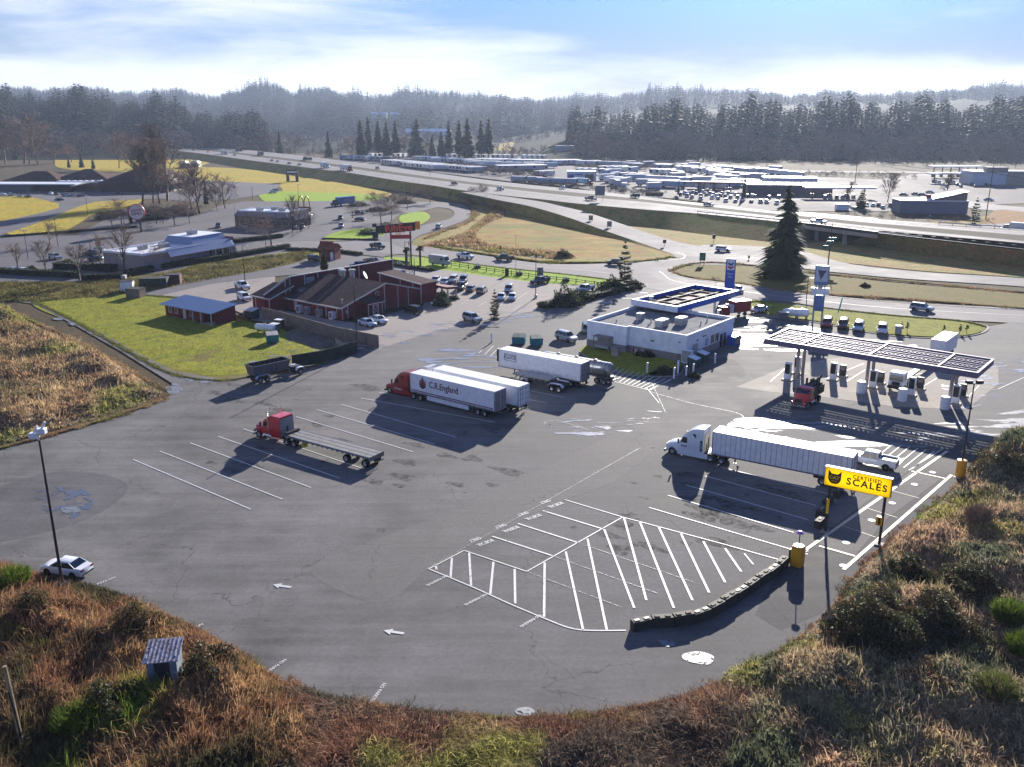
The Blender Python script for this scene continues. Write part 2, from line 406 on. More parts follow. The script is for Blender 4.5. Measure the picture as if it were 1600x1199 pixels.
field('roadside_grass', [(1250, 398), (1262, 380), (1400, 378), (1500, 388), (1600, 398), (1760, 415), (1760, 450), (1600, 434), (1450, 424), (1330, 412), (1255, 406)], M_slope, 0.0)
field('lawn_strip', [(1150, 474), (1175, 466), (1215, 472), (1290, 482), (1400, 494), (1500, 502), (1538, 511), (1528, 520), (1480, 526), (1400, 523), (1330, 514), (1290, 504), (1220, 494), (1170, 486)], M_lawn, 0.03)
field('lawn', [(50, 474), (130, 462), (180, 455), (230, 462), (300, 470), (395, 505), (420, 505), (500, 546), (530, 556), (500, 570), (440, 572), (395, 585), (340, 592), (260, 578), (190, 546), (120, 508)], M_lawn, 0.0)
field('worn_lawn', [(240, 570), (300, 545), (400, 540), (480, 540), (540, 552), (560, 552), (520, 575), (460, 578), (395, 590), (335, 594), (275, 585)], ground_mat('worn_grass', ((128, 116, 62), (112, 108, 48), (110, 92, 64)), 0.2, 3.0), 0.01)
field('rough_strip', [(-80, 455), (0, 440), (130, 440), (260, 425), (310, 412), (420, 398), (500, 390), (480, 410), (400, 425), (330, 440), (300, 447), (215, 460), (130, 462), (50, 474), (0, 466), (-80, 475)], M_rough, 0.01)
field('verge', [(300, 408), (370, 398), (440, 391), (500, 388), (520, 393), (470, 405), (430, 409), (370, 414), (330, 420)], M_lawn, 0.02)
field('restaurant_lawn', [(600, 402), (640, 399), (700, 408), (760, 416), (840, 425), (900, 431), (975, 440), (1005, 445), (990, 458), (925, 447), (850, 443), (760, 432), (700, 423), (612, 413)], M_lawn2, 0.02)
field('rough_bank', [(-120, 470), (-60, 466), (0, 476), (55, 505), (120, 530), (190, 568), (240, 600), (262, 616), (240, 628), (150, 658), (60, 685), (0, 700), (-120, 730)], M_brown, 0.0)
field('store_lawn', [(905, 548), (935, 536), (1000, 545), (1068, 572), (1055, 586), (985, 585), (950, 572), (930, 565)], M_lawn, 0.03)
field('island_lawn', [(505, 372), (530, 362), (570, 357), (600, 362), (590, 370), (540, 375), (515, 376)], M_lawn2, 0.05)
field('island_lawn', [(628, 336), (660, 331), (672, 340), (655, 352), (640, 350), (625, 346)], M_lawn2, 0.05)

# ---- roads and lots (z = 0.02 .. 0.05) ----
def paved(name, px, mat, z=0.03, smooth=False): return region(name, px, z, mat, smooth)
paved('church_parking_lot', [(-60, 290), (60, 292), (150, 285), (215, 292), (260, 300), (285, 283), (320, 282), (440, 288), (426, 300), (405, 305), (360, 312), (300, 316), (245, 310), (215, 312), (150, 315), (125, 322), (85, 338), (55, 350), (0, 368), (-60, 380), (-60, 352), (0, 346), (55, 335), (92, 325), (92, 318), (40, 306), (-60, 310)], M_road2, 0.04)
paved('restaurant_row_lot', [(-100, 372), (0, 368), (120, 368), (140, 356), (170, 340), (210, 329), (300, 338), (345, 322), (380, 315), (560, 314), (700, 316), (700, 320), (660, 330), (625, 335), (605, 350), (620, 368), (640, 385), (700, 392), (680, 402), (600, 402), (520, 393), (500, 388), (420, 398), (310, 412), (260, 425), (130, 440), (0, 440), (-100, 452)], asphalt_mat('old_lot_asphalt', (98, 95, 97), 0.2, 0.5, rotz=R(20)), 0.025)
strip('road', [(425, 380, .04), (500, 377, .04), (600, 378, .04), (650, 384, .04), (700, 391, .04), (760, 400, .04), (840, 411, .04), (900, 413, .04), (1000, 411, .04), (1040, 418, .04), (1060, 432, .04), (1160, 444, .04), (1249, 457, .04), (1400, 472, .04), (1600, 482, .04), (1800, 495, .04)],
        [(425, 394, .04), (500, 390, .04), (600, 396, .04), (640, 398, .04), (700, 407, .04), (760, 415, .04), (840, 424, .04), (900, 430, .04), (980, 440, .04), (1010, 446, .04), (1060, 458, .04), (1160, 466, .04), (1249, 478, .04), (1400, 494, .04), (1600, 506, .04), (1800, 520, .04)], M_road)
strip('road', [(630, 388, .05), (655, 369, .05), (690, 358, .05), (728, 343, .05), (735, 330, .05), (722, 320, .05), (690, 316, .05), (640, 317, .05)],
        [(612, 380, .05), (632, 362, .05), (670, 350, .05), (702, 342, .05), (710, 333, .05), (700, 326, .05), (675, 324, .05), (640, 324, .05)], M_road2)
strip('off_ramp', [(740, 300, 5.0), (800, 308.5, 4.8), (850, 316, 4.2), (900, 327, 3.2), (960, 346, 1.8), (1030, 370, 0.6), (1090, 384, 0.06), (1160, 384, 0.05), (1245, 391, 0.05), (1330, 413, 0.05), (1450, 426, 0.05), (1600, 435, 0.05), (1800, 452, 0.05)],
        [(720, 300.5, 4.95), (780, 313, 4.7), (830, 323, 4.1), (885, 339, 3.1), (935, 357, 1.8), (990, 376, 0.6), (1052, 398, 0.06), (1080, 413, 0.05), (1200, 414, 0.05), (1300, 425, 0.05), (1420, 436, 0.05), (1600, 448, 0.05), (1800, 466, 0.05)], M_road)
strip('embankment', [(720, 300.8, 4.9), (780, 313.3, 4.65), (830, 323.3, 4.05), (885, 339.3, 3.05), (935, 357.3, 1.75), (990, 376.3, 0.55), (1052, 398, 0.03)],
        [(700, 309, -.1), (762, 324, -.1), (815, 336, -.1), (872, 350, -.1), (925, 364, -.1), (984, 380, -.1), (1048, 399, -.1)], M_slope)
paved('junction', [(1000, 409), (1052, 400), (1060, 396), (1100, 383), (1170, 385), (1230, 392), (1215, 416), (1120, 412), (1075, 415), (1048, 425), (1085, 436), (1180, 448), (1100, 462), (1000, 448), (950, 430)], M_road, 0.055, True)
# embankment of the highway: slopes then decks
NE = [(180, 229, 5), (280, 236, 5), (400, 252, 5), (495, 264, 5), (550, 271, 5), (625, 283, 5), (675, 290, 5), (725, 298, 5), (800, 307, 5), (850, 312, 5), (900, 318, 5), (1000, 327, 5), (1090, 334, 5), (1200, 345, 5), (1248, 350, 5)]
NE2 = [(1365, 365, 5), (1440, 374, 5), (1600, 392, 5), (1800, 417, 5)]
FE = [(180, 222, 5), (280, 226, 5), (400, 236, 5), (550, 253, 5), (675, 270, 5), (800, 286, 5), (940, 300, 5), (1090, 317, 5), (1200, 329, 5), (1300, 336, 5), (1365, 342, 5), (1600, 359, 5), (1800, 375, 5)]
strip('embankment', NE, [(180, 234, -.1), (280, 247, -.1), (400, 266, -.1), (495, 281, -.1), (550, 289, -.1), (625, 299, -.1), (675, 306, -.1), (725, 316, -.1), (800, 326, -.1), (850, 333, -.1), (900, 340, -.1), (1000, 354, -.1), (1090, 366, -.1), (1200, 379, -.1), (1240, 384, -.1)], M_slope)
strip('embankment', NE2, [(1330, 378, -.1), (1440, 398, -.1), (1600, 418, -.1), (1800, 446, -.1)], M_slope)
strip('embankment', FE, [(180, 223, -.1), (280, 231, -.1), (400, 241, -.1), (550, 257, -.1), (675, 274, -.1), (800, 290, -.1), (940, 303, -.1), (1090, 320, -.1), (1200, 332, -.1), (1300, 339, -.1), (1365, 345, -.1), (1600, 363, -.1), (1800, 380, -.1)], M_slope)
MN = [(180, 223.5, 5), (280, 229, 5), (400, 242, 5), (550, 260, 5), (675, 277, 5), (800, 292, 5), (940, 305, 5), (1090, 321, 5), (1200, 333, 5), (1300, 342, 5), (1365, 349, 5), (1600, 368, 5), (1800, 386, 5)]
MF = [(180, 225, 5), (280, 231, 5), (400, 245, 5), (550, 264, 5), (675, 281, 5), (800, 296, 5), (900, 307, 5), (1000, 315, 5), (1090, 325, 5), (1200, 337, 5), (1260, 343, 5), (1365, 354, 5), (1600, 377, 5), (1800, 398, 5)]
strip('highway', FE, MN, M_road)
NEall = NE + [(1300, 357, 5)] + NE2
strip('highway', MF, NEall, M_road)
M_med = ground_mat('median_soil', ((60, 56, 48), (72, 66, 52), (50, 48, 42)), 0.2, 1.5)
strip('highway_median', MN, MF, M_med)
# edge lines of the highway, lane lines
def offs(A, B, t, dz=0.03, w=0.0): return [(a[0] + (b[0] - a[0]) * t, a[1] + (b[1] - a[1]) * t, a[2] + dz) for a, b in zip(A, B)]
def lerpx(P, x):
 for a, b in zip(P, P[1:]):
  if a[0] <= x <= b[0]:
   t = (x - a[0]) / (b[0] - a[0]); return a[1] + (b[1] - a[1]) * t
 return P[-1][1]
for A, B in ((FE, MN), (MF, NEall)):
 for t in (0.18, 0.82):
  mb = MB(); prev = None
  for x in range(200, 1790, 12):
   y = lerpx(A, x) * (1 - t) + lerpx(B, x) * t
   p = G(x, y, 5.05)
   if prev:
    d = (p - prev).normalized(); n = Vector((-d.y, d.x, 0)) * 0.12
    mb.poly([prev - n, p - n, p + n, prev + n])
   prev = p
  tag(mb.build('lane_marking', M_line), kind='structure')
 mb = MB()
 for i, x in enumerate(range(300, 1790, 7)):
  if i % 3: continue
  y0 = (lerpx(A, x) + lerpx(B, x)) / 2; y1 = (lerpx(A, x + 7) + lerpx(B, x + 7)) / 2
  p, q = G(x, y0, 5.05), G(x + 7, y1, 5.05); d = (q - p).normalized(); n = Vector((-d.y, d.x, 0)) * 0.1
  mb.poly([p - n, q - n, q + n, p + n])
 tag(mb.build('lane_marking', M_line), kind='structure')

# the truck lot and what is paved round it
lot = [(-260, 745), (-120, 730), (0, 700), (40, 690), (150, 660), (240, 630), (262, 616), (270, 600), (190, 550), (120, 510), (60, 478), (0, 460), (-80, 444), (-80, 432), (0, 452), (55, 470), (120, 498), (200, 543), (270, 580), (345, 593), (400, 586), (460, 578), (545, 552), (600, 540), (640, 515), (760, 492), (860, 478), (960, 455), (1000, 442), (1060, 436), (1160, 458), (1220, 496), (1290, 506), (1340, 517), (1400, 526), (1470, 530), (1530, 523), (1542, 511), (1600, 500), (1800, 515), (1800, 640), (1640, 668), (1590, 684), (1560, 694), (1535, 712), (1505, 752), (1470, 785), (1440, 808), (1400, 838), (1370, 866), (1335, 905), (1300, 955), (1260, 992), (1215, 1022), (1130, 1070), (1060, 1094), (980, 1111), (900, 1121), (820, 1126), (730, 1121), (640, 1112), (560, 1100), (500, 1088), (440, 1072), (380, 1030), (300, 985), (240, 958), (185, 932), (130, 916), (60, 903), (20, 893), (0, 886), (-120, 870), (-260, 880)]
paved('truck_lot', lot, M_asph, 0.02)
# newer strip of paving, patches
paved('asphalt_patch', [(485, 893), (560, 855), (700, 800), (860, 725), (1000, 660), (1060, 620), (1000, 588), (1080, 600), (1160, 640), (1110, 660), (1030, 700), (960, 752), (880, 782), (800, 820), (725, 858), (668, 890), (610, 938), (560, 935)], M_asph2, 0.026, True)
paved('asphalt_patch', [(-60, 790), (60, 742), (150, 740), (200, 760), (160, 800), (60, 835), (-60, 850)], asphalt_mat('patched_asphalt', (93, 91, 91), 0.3, 0.5, rotz=R(-20)), 0.026, True)
paved('asphalt_patch', [(1140, 560), (1160, 590), (1060, 600), (1010, 585), (1080, 570)], M_dark, 0.03, True)
paved('scale_approach', [(1236, 870), (1290, 832), (1420, 735), (1478, 700), (1520, 690), (1535, 712), (1505, 752), (1440, 808), (1370, 866), (1335, 905), (1280, 960), (1220, 985), (1180, 960), (1210, 905)], M_dark, 0.028)
paved('steel_scale_deck', [(1276, 848), (1332, 803), (1423, 737), (1470, 748), (1384, 812), (1334, 870)], asphalt_mat('scale_deck_concrete', (112, 108, 104), 0.15, 0.5, cracks=False), 0.034)
paved('fuel_slab', [(1150, 605), (1230, 572), (1300, 560), (1420, 545), (1480, 548), (1560, 575), (1560, 600), (1510, 640), (1400, 636), (1300, 622), (1200, 612)], M_slab, 0.03)
paved('restaurant_parking', [(560, 512), (600, 492), (660, 478), (690, 445), (612, 420), (600, 404), (612, 413), (700, 423), (760, 432), (850, 443), (925, 447), (985, 458), (950, 462), (870, 480), (838, 486), (790, 496), (745, 503), (672, 520), (610, 540), (592, 545)], M_conc, 0.035)
paved('restaurant_parking', [(228, 460), (300, 446), (340, 438), (430, 424), (430, 452), (402, 478), (420, 490), (400, 500), (360, 482), (300, 466)], M_conc, 0.03)
paved('service_yard', [(392, 500), (405, 478), (520, 500), (560, 505), (590, 545), (560, 540), (470, 512)], M_conc, 0.033)
paved('restaurant_lane', [(228, 462), (225, 455), (330, 433), (430, 414), (520, 396), (600, 403), (612, 420), (680, 440), (560, 420), (430, 432), (330, 444), (250, 462)], M_road2, 0.037)
paved('gravel_pad', [(400, 540), (470, 510), (520, 530), (525, 540), (470, 548), (410, 552)], M_gravel, 0.02)
# yards beyond the highway
field('yard_verge', [(500, 252), (600, 262), (760, 284), (940, 304), (1090, 321), (1230, 336), (1300, 340), (1400, 348), (1500, 345), (1560, 335), (1700, 330), (1700, 340), (1600, 356), (1365, 345), (1200, 332), (1090, 320), (940, 303), (800, 289), (675, 273), (550, 256)], M_tawny, 0.02)
paved('truck_yard', [(525, 244), (700, 243), (900, 248), (1080, 252), (1160, 262), (1230, 270), (1330, 290), (1360, 322), (1230, 330), (1150, 326), (1080, 312), (960, 305), (930, 300), (880, 288), (800, 284), (700, 272), (600, 260), (530, 252)], M_yard, 0.03)
paved('station_yard', [(1180, 300), (1250, 275), (1400, 282), (1480, 272), (1800, 285), (1800, 300), (1600, 318), (1500, 322), (1400, 330), (1230, 330)], M_yard, 0.04)
paved('station_yard', [(1360, 283), (1430, 272), (1600, 268), (1800, 272), (1800, 300), (1600, 308), (1400, 292)], M_yard, 0.05)
strip('road', [(1010, 238, .06), (1060, 246, .06), (1120, 256, .06), (1200, 264.5, .06), (1400, 268, .06), (1600, 266, .06), (1800, 262, .06)], [(1000, 240, .06), (1050, 249, .06), (1110, 260, .06), (1200, 267, .06), (1400, 271, .06), (1600, 270, .06), (1800, 267, .06)], M_yard)
strip('road', [(1480, 307, .08), (1540, 318, .08), (1620, 325, .08), (1800, 335, .08)], [(1440, 312, .08), (1530, 327, .08), (1620, 335, .08), (1800, 350, .08)], M_road)
strip('on_ramp', [(1460, 353, .07), (1520, 352, .07), (1600, 344, .07), (1800, 340, .07)], [(1400, 352, .07), (1500, 360, .07), (1600, 362, .07), (1800, 368, .07)], M_road)
field('bank_soil', [(1545, 338), (1560, 328), (1610, 332), (1700, 335), (1700, 345), (1600, 347), (1545, 350)], ground_mat('orange_soil', ((158, 112, 60), (140, 104, 60), (120, 90, 56)), 0.2, 2.0), 0.09)

# ---- wet ground ----
for px, m in (([(385, 560), (470, 545), (560, 530), (640, 512), (760, 490), (880, 470), (1000, 450), (1005, 462), (900, 485), (790, 505), (700, 520), (600, 545), (520, 560), (440, 575)], M_pale_sheen),
        ([(690, 545), (740, 548), (790, 560), (770, 585), (720, 592), (690, 575), (650, 565)], M_pale_sheen),
        ([(1150, 655), (1230, 652), (1350, 668), (1480, 660), (1600, 640), (1700, 630), (1660, 662), (1590, 680), (1545, 688), (1440, 700), (1380, 740), (1300, 700), (1150, 680)], M_wet2),
        ([(1140, 500), (1190, 498), (1300, 520), (1300, 545), (1200, 548), (1145, 540)], M_wet2),
        ([(1300, 530), (1420, 535), (1420, 550), (1300, 548)], M_wet2),
        ([(1480, 560), (1560, 565), (1600, 560), (1610, 600), (1500, 640), (1470, 600)], M_pale_sheen),
        ([(870, 655), (960, 650), (1030, 640), (1020, 660), (930, 690), (870, 680)], M_pale_sheen),
        ([(60, 765), (130, 765), (145, 790), (110, 810), (70, 800)], wet_mat('damp_patch', 0.5, 0.5, 0.3, (86, 92, 104)))):
 region('wet_sheen_film', px, 0.0455, m)
for px in ([(258, 606), (270, 603), (285, 607), (282, 613), (265, 615)], [(288, 592), (296, 591), (302, 594), (295, 597)], [(312, 593), (325, 590), (334, 594), (325, 598), (314, 598)],
        [(83, 497), (98, 497), (97, 500), (86, 500)], [(0, 463), (10, 464), (6, 467), (0, 466)], [(106, 504), (122, 506), (114, 509)], [(96, 794), (118, 792), (126, 798), (112, 802), (98, 800)],
        [(1026, 1000), (1050, 1002), (1058, 1006), (1045, 1011), (1030, 1004)], [(1068, 1022), (1092, 1018), (1115, 1026), (1108, 1038), (1085, 1036), (1068, 1030)],
        [(806, 1108), (825, 1105), (836, 1112), (826, 1118), (808, 1116)], [(268, 600), (276, 599), (280, 602), (272, 603)]):
 region('puddle', px, 0.05, M_pud)
# ---- painted lines ----
def line_px(mb, p, q, w=0.12, z=0.055):
 a, b = G(p[0], p[1], z), G(q[0], q[1], z); d = (b - a).normalized(); n = Vector((-d.y, d.x, 0)) * w / 2
 mb.poly([a - n, b - n, b + n, a + n])
def poly_px(mb, pts, w=0.12, z=0.055):
 for a, b in zip(pts, pts[1:]): line_px(mb, a, b, w, z)
mb = MB()
for p, q in (((208, 718), (392, 796)), ((250, 705), (441, 780)), ((297, 692), (486, 762)), ((341, 682), (530, 747)), ((380, 670), (569, 733)), ((462, 651), (645, 706)), ((495, 640), (679, 694)), ((533, 632), (712, 683)), ((564, 622), (773, 660)), ((592, 613), (740, 642)),
        ((815, 608), (880, 621)), ((815, 622), (854, 630)), ((805, 634), (828, 640)),
        ((1014, 793), (1262, 866)), ((1044, 774), (1240, 832)), ((1072, 758), (1262, 812)), ((1102, 744), (1275, 790)), ((1127, 730), (1315, 777))):
 line_px(mb, p, q, 0.17)
tag(mb.build('stall_line', M_line), kind='structure')
mb = MB()
poly_px(mb, [(670, 889), (725, 860), (823, 893), (973, 808), (883, 781)], 0.15)
poly_px(mb, smooth_px([(670, 889), (740, 918), (800, 945), (860, 970), (890, 981), (920, 985), (978, 985)], 5, False), 0.15)
poly_px(mb, [(973, 808), (1130, 850), (1215, 874)], 0.15)
for p, q in (((769, 838), (865, 869)), ((809, 818), (903, 848)), ((848, 798), (940, 826)), ((680, 881), (682, 890)), ((706, 872), (704, 902)), ((733, 864), (736, 915)), ((771, 878), (766, 928)), ((804, 889), (805, 943)), ((851, 879), (850, 964)),
        ((884, 862), (911, 984)), ((918, 842), (948, 984)), ((944, 827), (991, 950)), ((975, 809), (1010, 938)), ((1000, 816), (1053, 950)), ((1029, 823), (1082, 938)), ((1064, 834), (1108, 926)), ((1099, 846), (1133, 910)), ((1133, 857), (1158, 893)), ((1163, 865), (1177, 882))):
 line_px(mb, p, q, 0.22 if p[0] < 1160 else 0.16)
tag(mb.build('crosshatch_marking', M_line), kind='structure')
mb = MB()
for p, q in (((823, 893), (972, 949)), ((865, 869), (1030, 928)), ((903, 848), (1085, 910)), ((1010, 580), (1040, 645)), ((660, 893), (1000, 700))):
 line_px(mb, p, q, 0.09)
poly_px(mb, smooth_px([(1015, 612), (1080, 630), (1150, 645), (1163, 654)], 4, False), 0.12)
poly_px(mb, smooth_px([(850, 664), (856, 658), (880, 660), (920, 672)], 4, False), 0.12)
tag(mb.build('old_line', M_faint), kind='structure')
mb = MB()
for i in range(11):
 t = i / 10; a = (957 + t * 84, 577 + t * 24 - 3)
 p0 = (958 + 80 * t, 575 + 17 * t); p1 = (966 + (1014 - 966) * t, 594 + (609 - 594) * t)
 line_px(mb, (966 + t * 82, 574 + t * 20), (948 + t * 66, 592 + t * 17), 0.14)
line_px(mb, (955, 595), (1015, 610), 0.14); line_px(mb, (1015, 610), (1049, 592), 0.14); line_px(mb, (1010, 606), (1030, 630), 0.1)
for i in range(4): line_px(mb, (762 + i * 9, 538 + i * 2.5), (748 + i * 9, 552 + i * 2.5), 0.14)
for i in range(6): line_px(mb, (1395 + i * 13, 694 + i * 2.2), (1360 + i * 13, 722 + i * 2.2), 0.16)
line_px(mb, (1420, 735), (1475, 700), 0.14)
for p, q in (((1204, 596), (1236, 568)), ((1290, 592), (1350, 568)), ((1405, 590), (1460, 580)), ((1320, 598), (1352, 578)), ((1400, 590), (1440, 572)), ((1490, 600), (1530, 600)), ((1442, 604), (1466, 590)), ((1510, 624), (1530, 602)), ((1560, 608), (1600, 590))):
 line_px(mb, p, q, 0.14)
for k in range(4): line_px(mb, (624 + k * 16, 518 - k * 3.4), (652 + k * 16, 524 - k * 3.4 + 1), 0.1)
for k in range(6): line_px(mb, (690 + k * 28, 474 + k * 2.5), (705 + k * 28, 466 + k * 2.5), 0.1)
line_px(mb, (795, 476), (824, 457), 0.12); line_px(mb, (805, 472), (860, 465), 0.1)
tag(mb.build('stall_line', M_line), kind='structure')
mb = MB()
line_px(mb, (1240, 872), (1480, 690 + 15), 0.35, 0.06); line_px(mb, (1318, 890), (1487, 742), 0.35, 0.06)
for p, q in (((1280, 853), (1336, 869)), ((1424, 736), (1478, 748)), ((1236, 868), (1262, 860)), ((1490, 744), (1500, 748))): line_px(mb, p, q, 0.3, 0.06)
for t in (0.25, 0.5, 0.75):
 line_px(mb, (1276 + (1423 - 1276) * t, 848 + (737 - 848) * t), (1334 + (1470 - 1334) * t, 870 + (748 - 870) * t), 0.08, 0.06)
tag(mb.build('scale_marking', M_cream), kind='structure')
mb = MB()
for x, y in ((1322, 848), (1362, 813), (1394, 786), (1429, 757), (1457, 738), (1318, 884)):
 c = G(x, y, 0.062); mb.poly([c + Vector((math.cos(a) * 0.38, math.sin(a) * 0.38, 0)) for a in [i * math.pi / 8 for i in range(16)]])
tag(mb.build('scale_marking', M_line), kind='structure')
# sealed cracks, oil stains, drain covers
def stain_mat(name, rgb, a, sc):
 n = NT(name); f = n.noise(sc, 5, 0.65); tr = n.t.nodes.new('ShaderNodeBsdfTransparent'); mx = n.t.nodes.new('ShaderNodeMixShader')
 n.link(n.mr(f, a, a + .3, 0, .5), mx.inputs[0]); n.link(tr.outputs[0], mx.inputs[1]); n.link(n.b.outputs[0], mx.inputs[2]); n.base(lin(rgb), .9, 0, .05); n.link(mx.outputs[0], n.out.inputs[0]); return n.m
M_oil = stain_mat('oil_stain', (40, 38, 38), .38, 1.4); M_seal = stain_mat('crack_sealer', (44, 44, 46), .38, .8)
mb = MB()
for k in range(75):
 if k < 50: x, y = rng.uniform(300, 800), rng.uniform(600, 760)
 else: x, y = rng.uniform(950, 1240), rng.uniform(740, 860)
 if k < 50 and not (0.30 * (x - 300) + 560 < y + 60 < 0.40 * (x - 300) + 790) : continue
 c = G(x, y, .0262 + k * .0001); a0 = rng.uniform(0, 6); r0 = rng.uniform(.25, 1.0); st = rng.uniform(1, 3.2)
 mb.poly([c + Vector((math.cos(.5) * math.cos(a) * st - math.sin(-.6) * math.sin(a), math.sin(-.6) * math.cos(a) * st + math.cos(.5) * math.sin(a), 0)) * r0 * (1 + .25 * math.sin(3 * a + a0)) for a in [i * math.pi / 9 for i in range(18)]])
tag(mb.build('oil_stain', M_oil), kind='structure')
mb = MB()
for k, (p, q) in enumerate((((790, 985), (925, 1078)), ((330, 640), (520, 596)), ((440, 830), (560, 866)), ((400, 960), (560, 1030)), ((900, 700), (1000, 760)), ((1240, 700), (1330, 800)))):
 P_ = [p]; n_ = 14
 for i in range(1, n_ + 1): P_.append((p[0] + (q[0] - p[0]) * i / n_ + rng.uniform(-5, 5), p[1] + (q[1] - p[1]) * i / n_ + rng.uniform(-3, 3)))
 poly_px(mb, P_, rng.uniform(.03, .06), .0340 + k * .0002)
tag(mb.build('sealed_crack', M_seal), kind='structure')
mb = MB()
for x, y, r_ in ((896, 824, .4), (860, 664, .35), (726, 770, .25), (595, 829, .5), (1020, 700, .3)):
 c = G(x, y, .041); mb.poly([c + Vector((math.cos(a) * r_, math.sin(a) * r_, 0)) for a in [i * math.pi / 8 for i in range(16)]])
tag(mb.build('drain_cover', M_seal), kind='structure')
# road lines
mb = MB()
for pts in ([(700, 398), (760, 407), (840, 417), (900, 421), (960, 428)], [(1030, 424), (1036, 428), (1050, 438), (1090, 446), (1160, 455), (1250, 467), (1400, 482), (1600, 493)], [(1000, 383), (1040, 391), (1066, 397), (1070, 401), (1062, 405), (1020, 408)]):
 poly_px(mb, smooth_px(pts, 5, False), 0.16, 0.075)
tag(mb.build('lane_marking', M_line), kind='structure')
# painted arrows and words
def ground_text(txt, cx, cy, ex, ey, size, stretch=1.0, bold=0.01):
 a, b = G(cx, cy, 0.058), G(ex, ey, 0.058); u = (b - a).normalized(); v = Vector((-u.y, u.x, 0))
 M = frameM(a, u, v) @ Matrix.Diagonal((1, stretch, 1, 1))
 o = text_obj('painted_word', txt, size, M_line, None, M, bold=bold); o['kind'] = 'structure'
for (x, y, q, r) in ((788, 846 - 14, 745, 850), (828, 822, 770, 835), (868, 802, 810, 818), (900, 782, 850, 800)): pass
for x, y in ((758, 846), (798, 825), (833, 806), (868, 787)):
 ground_text('BOBTAIL', x, y + 2, x - 10, y + 5.5, 0.5, 1.6)
 ground_text('ONLY', x - 16, y - 3, x - 26, y + 0.5, 0.5, 1.6)
for x, y, ex, ey in ((683, 907, 673, 912), (743, 937, 733, 942), (829, 970, 819, 976), (428, 1043, 418, 1050), (590, 1083, 583, 1093), (159, 910, 149, 914), (296, 985, 286, 990), (23, 697, 13, 701)):
 ground_text('NO PARKING', x, y, ex, ey, 0.42, 1.0)
def arrow(x, y, ex, ey, s=1.0):
 a, b = G(x, y, 0.058), G(ex, ey, 0.058); u = (b - a).normalized(); v = Vector((-u.y, u.x, 0))
 mb = MB(); mb.poly([a + u * p * s + v * q * s for p, q in ((1.4, 0), (0.45, 0.6), (0.45, 0.22), (-1.0, 0.22), (-1.0, -0.22), (0.45, -0.22), (0.45, -0.6))])
 tag(mb.build('painted_arrow', M_line), kind='structure')
arrow(443, 916, 423, 913, 0.75); arrow(618, 988, 598, 985, 0.75)
# ======================= HILLS AND VEGETATION =======================
# ground profile: columns of the survey (px) x distances (m) -> height (m)
CX_ = [-700, 0, 150, 300, 400, 440, 620, 800, 900, 1000, 1150, 1300, 1400, 1480, 1600, 2300]
DD_ = [700, 880, 1050, 1400, 1700, 2200, 3000, 3600, 4600]
def col(*h): return list(h)
HH_ = [col(-1, 0, 10, 44, 38, 44, 96, 104, 60), col(-1, 0, 10, 44, 38, 44, 92, 100, 60), col(-1, 0, 10, 42, 36, 40, 98, 106, 60), col(-1, 0, 6, 28, 26, 40, 92, 100, 60),
        col(-1, -1, 4, 16, 14, 30, 84, 92, 60), col(-1, -1, 0, 2, 4, 30, 92, 96, 60), col(-1, -1, 0, 0, 4, 28, 84, 88, 60), col(-1, -1, 0, 0, 4, 30, 72, 80, 50),
        col(-1, 0, 8, 14, 16, 34, 70, 78, 50), col(-1, 0, 15, 22, 24, 44, 84, 86, 50), col(-1, 0, 19, 26, 28, 54, 88, 88, 50), col(-1, 0, 21, 28, 30, 60, 82, 84, 50),
        col(-1, 0, 20, 28, 30, 60, 82, 84, 50), col(-1, 0, 20, 28, 34, 70, 100, 100, 50), col(-1, 0, 20, 28, 34, 66, 96, 96, 50), col(-1, 0, 20, 28, 34, 60, 90, 96, 50)]
HH_ = np.array(HH_, float)
def hill_z(px, d):
 cols = np.array([np.interp(d, DD_, HH_[i]) for i in range(len(CX_))])
 return np.array([np.interp(p, CX_, cols[:, k]) for k, p in enumerate(px)])
def wob(px, d):
 g = lambda c, w, h: h * np.exp(-((px - c) / w) ** 2)
 far = np.clip((d - 2500) / 500, 0, 1) * (g(435, 30, 20) + g(510, 24, 18) + g(350, 30, -16) + g(600, 30, -8) + g(700, 60, 6) + g(1080, 60, 16) + g(1260, 80, -6) + g(1490, 40, 12))
 return far + (np.sin(px * 0.021 + d * 0.004) + np.sin(px * 0.047 - d * 0.0031 + 2) * 0.6) * np.clip((d - 1200) / 2000, 0, 1) * 6
def polar(px, d): return (px - CX) / FP * d, d * np.ones_like(px)
M_hill = ground_mat('hill_ground', ((28, 36, 24), (36, 38, 26), (24, 32, 22)), 0.01, 0.2, spec=0.03)
gx = np.arange(-700, 2301, 15.0); gd = np.concatenate([np.arange(700, 1500, 40), np.arange(1500, 4700, 100)])
PXg, Dg = np.meshgrid(gx, gd); pf, df = PXg.ravel(), Dg.ravel().astype(float)
zf = hill_z(pf, df) + wob(pf, df) - 0.6 * (df < 870)
X, Y = polar(pf, df); nx, ny = len(gx), len(gd)
me = bpy.data.meshes.new('hills')
me.from_pydata(np.stack([X, Y, zf], 1).tolist(), [], [(j * nx + i, j * nx + i + 1, (j + 1) * nx + i + 1, (j + 1) * nx + i) for j in range(ny - 1) for i in range(nx - 1)])
me.materials.append(M_hill); me.polygons.foreach_set('use_smooth', [True] * len(me.polygons))
tag(bpy.data.objects.new('hills', me), kind='structure'); COL.objects.link(bpy.data.objects['hills'])

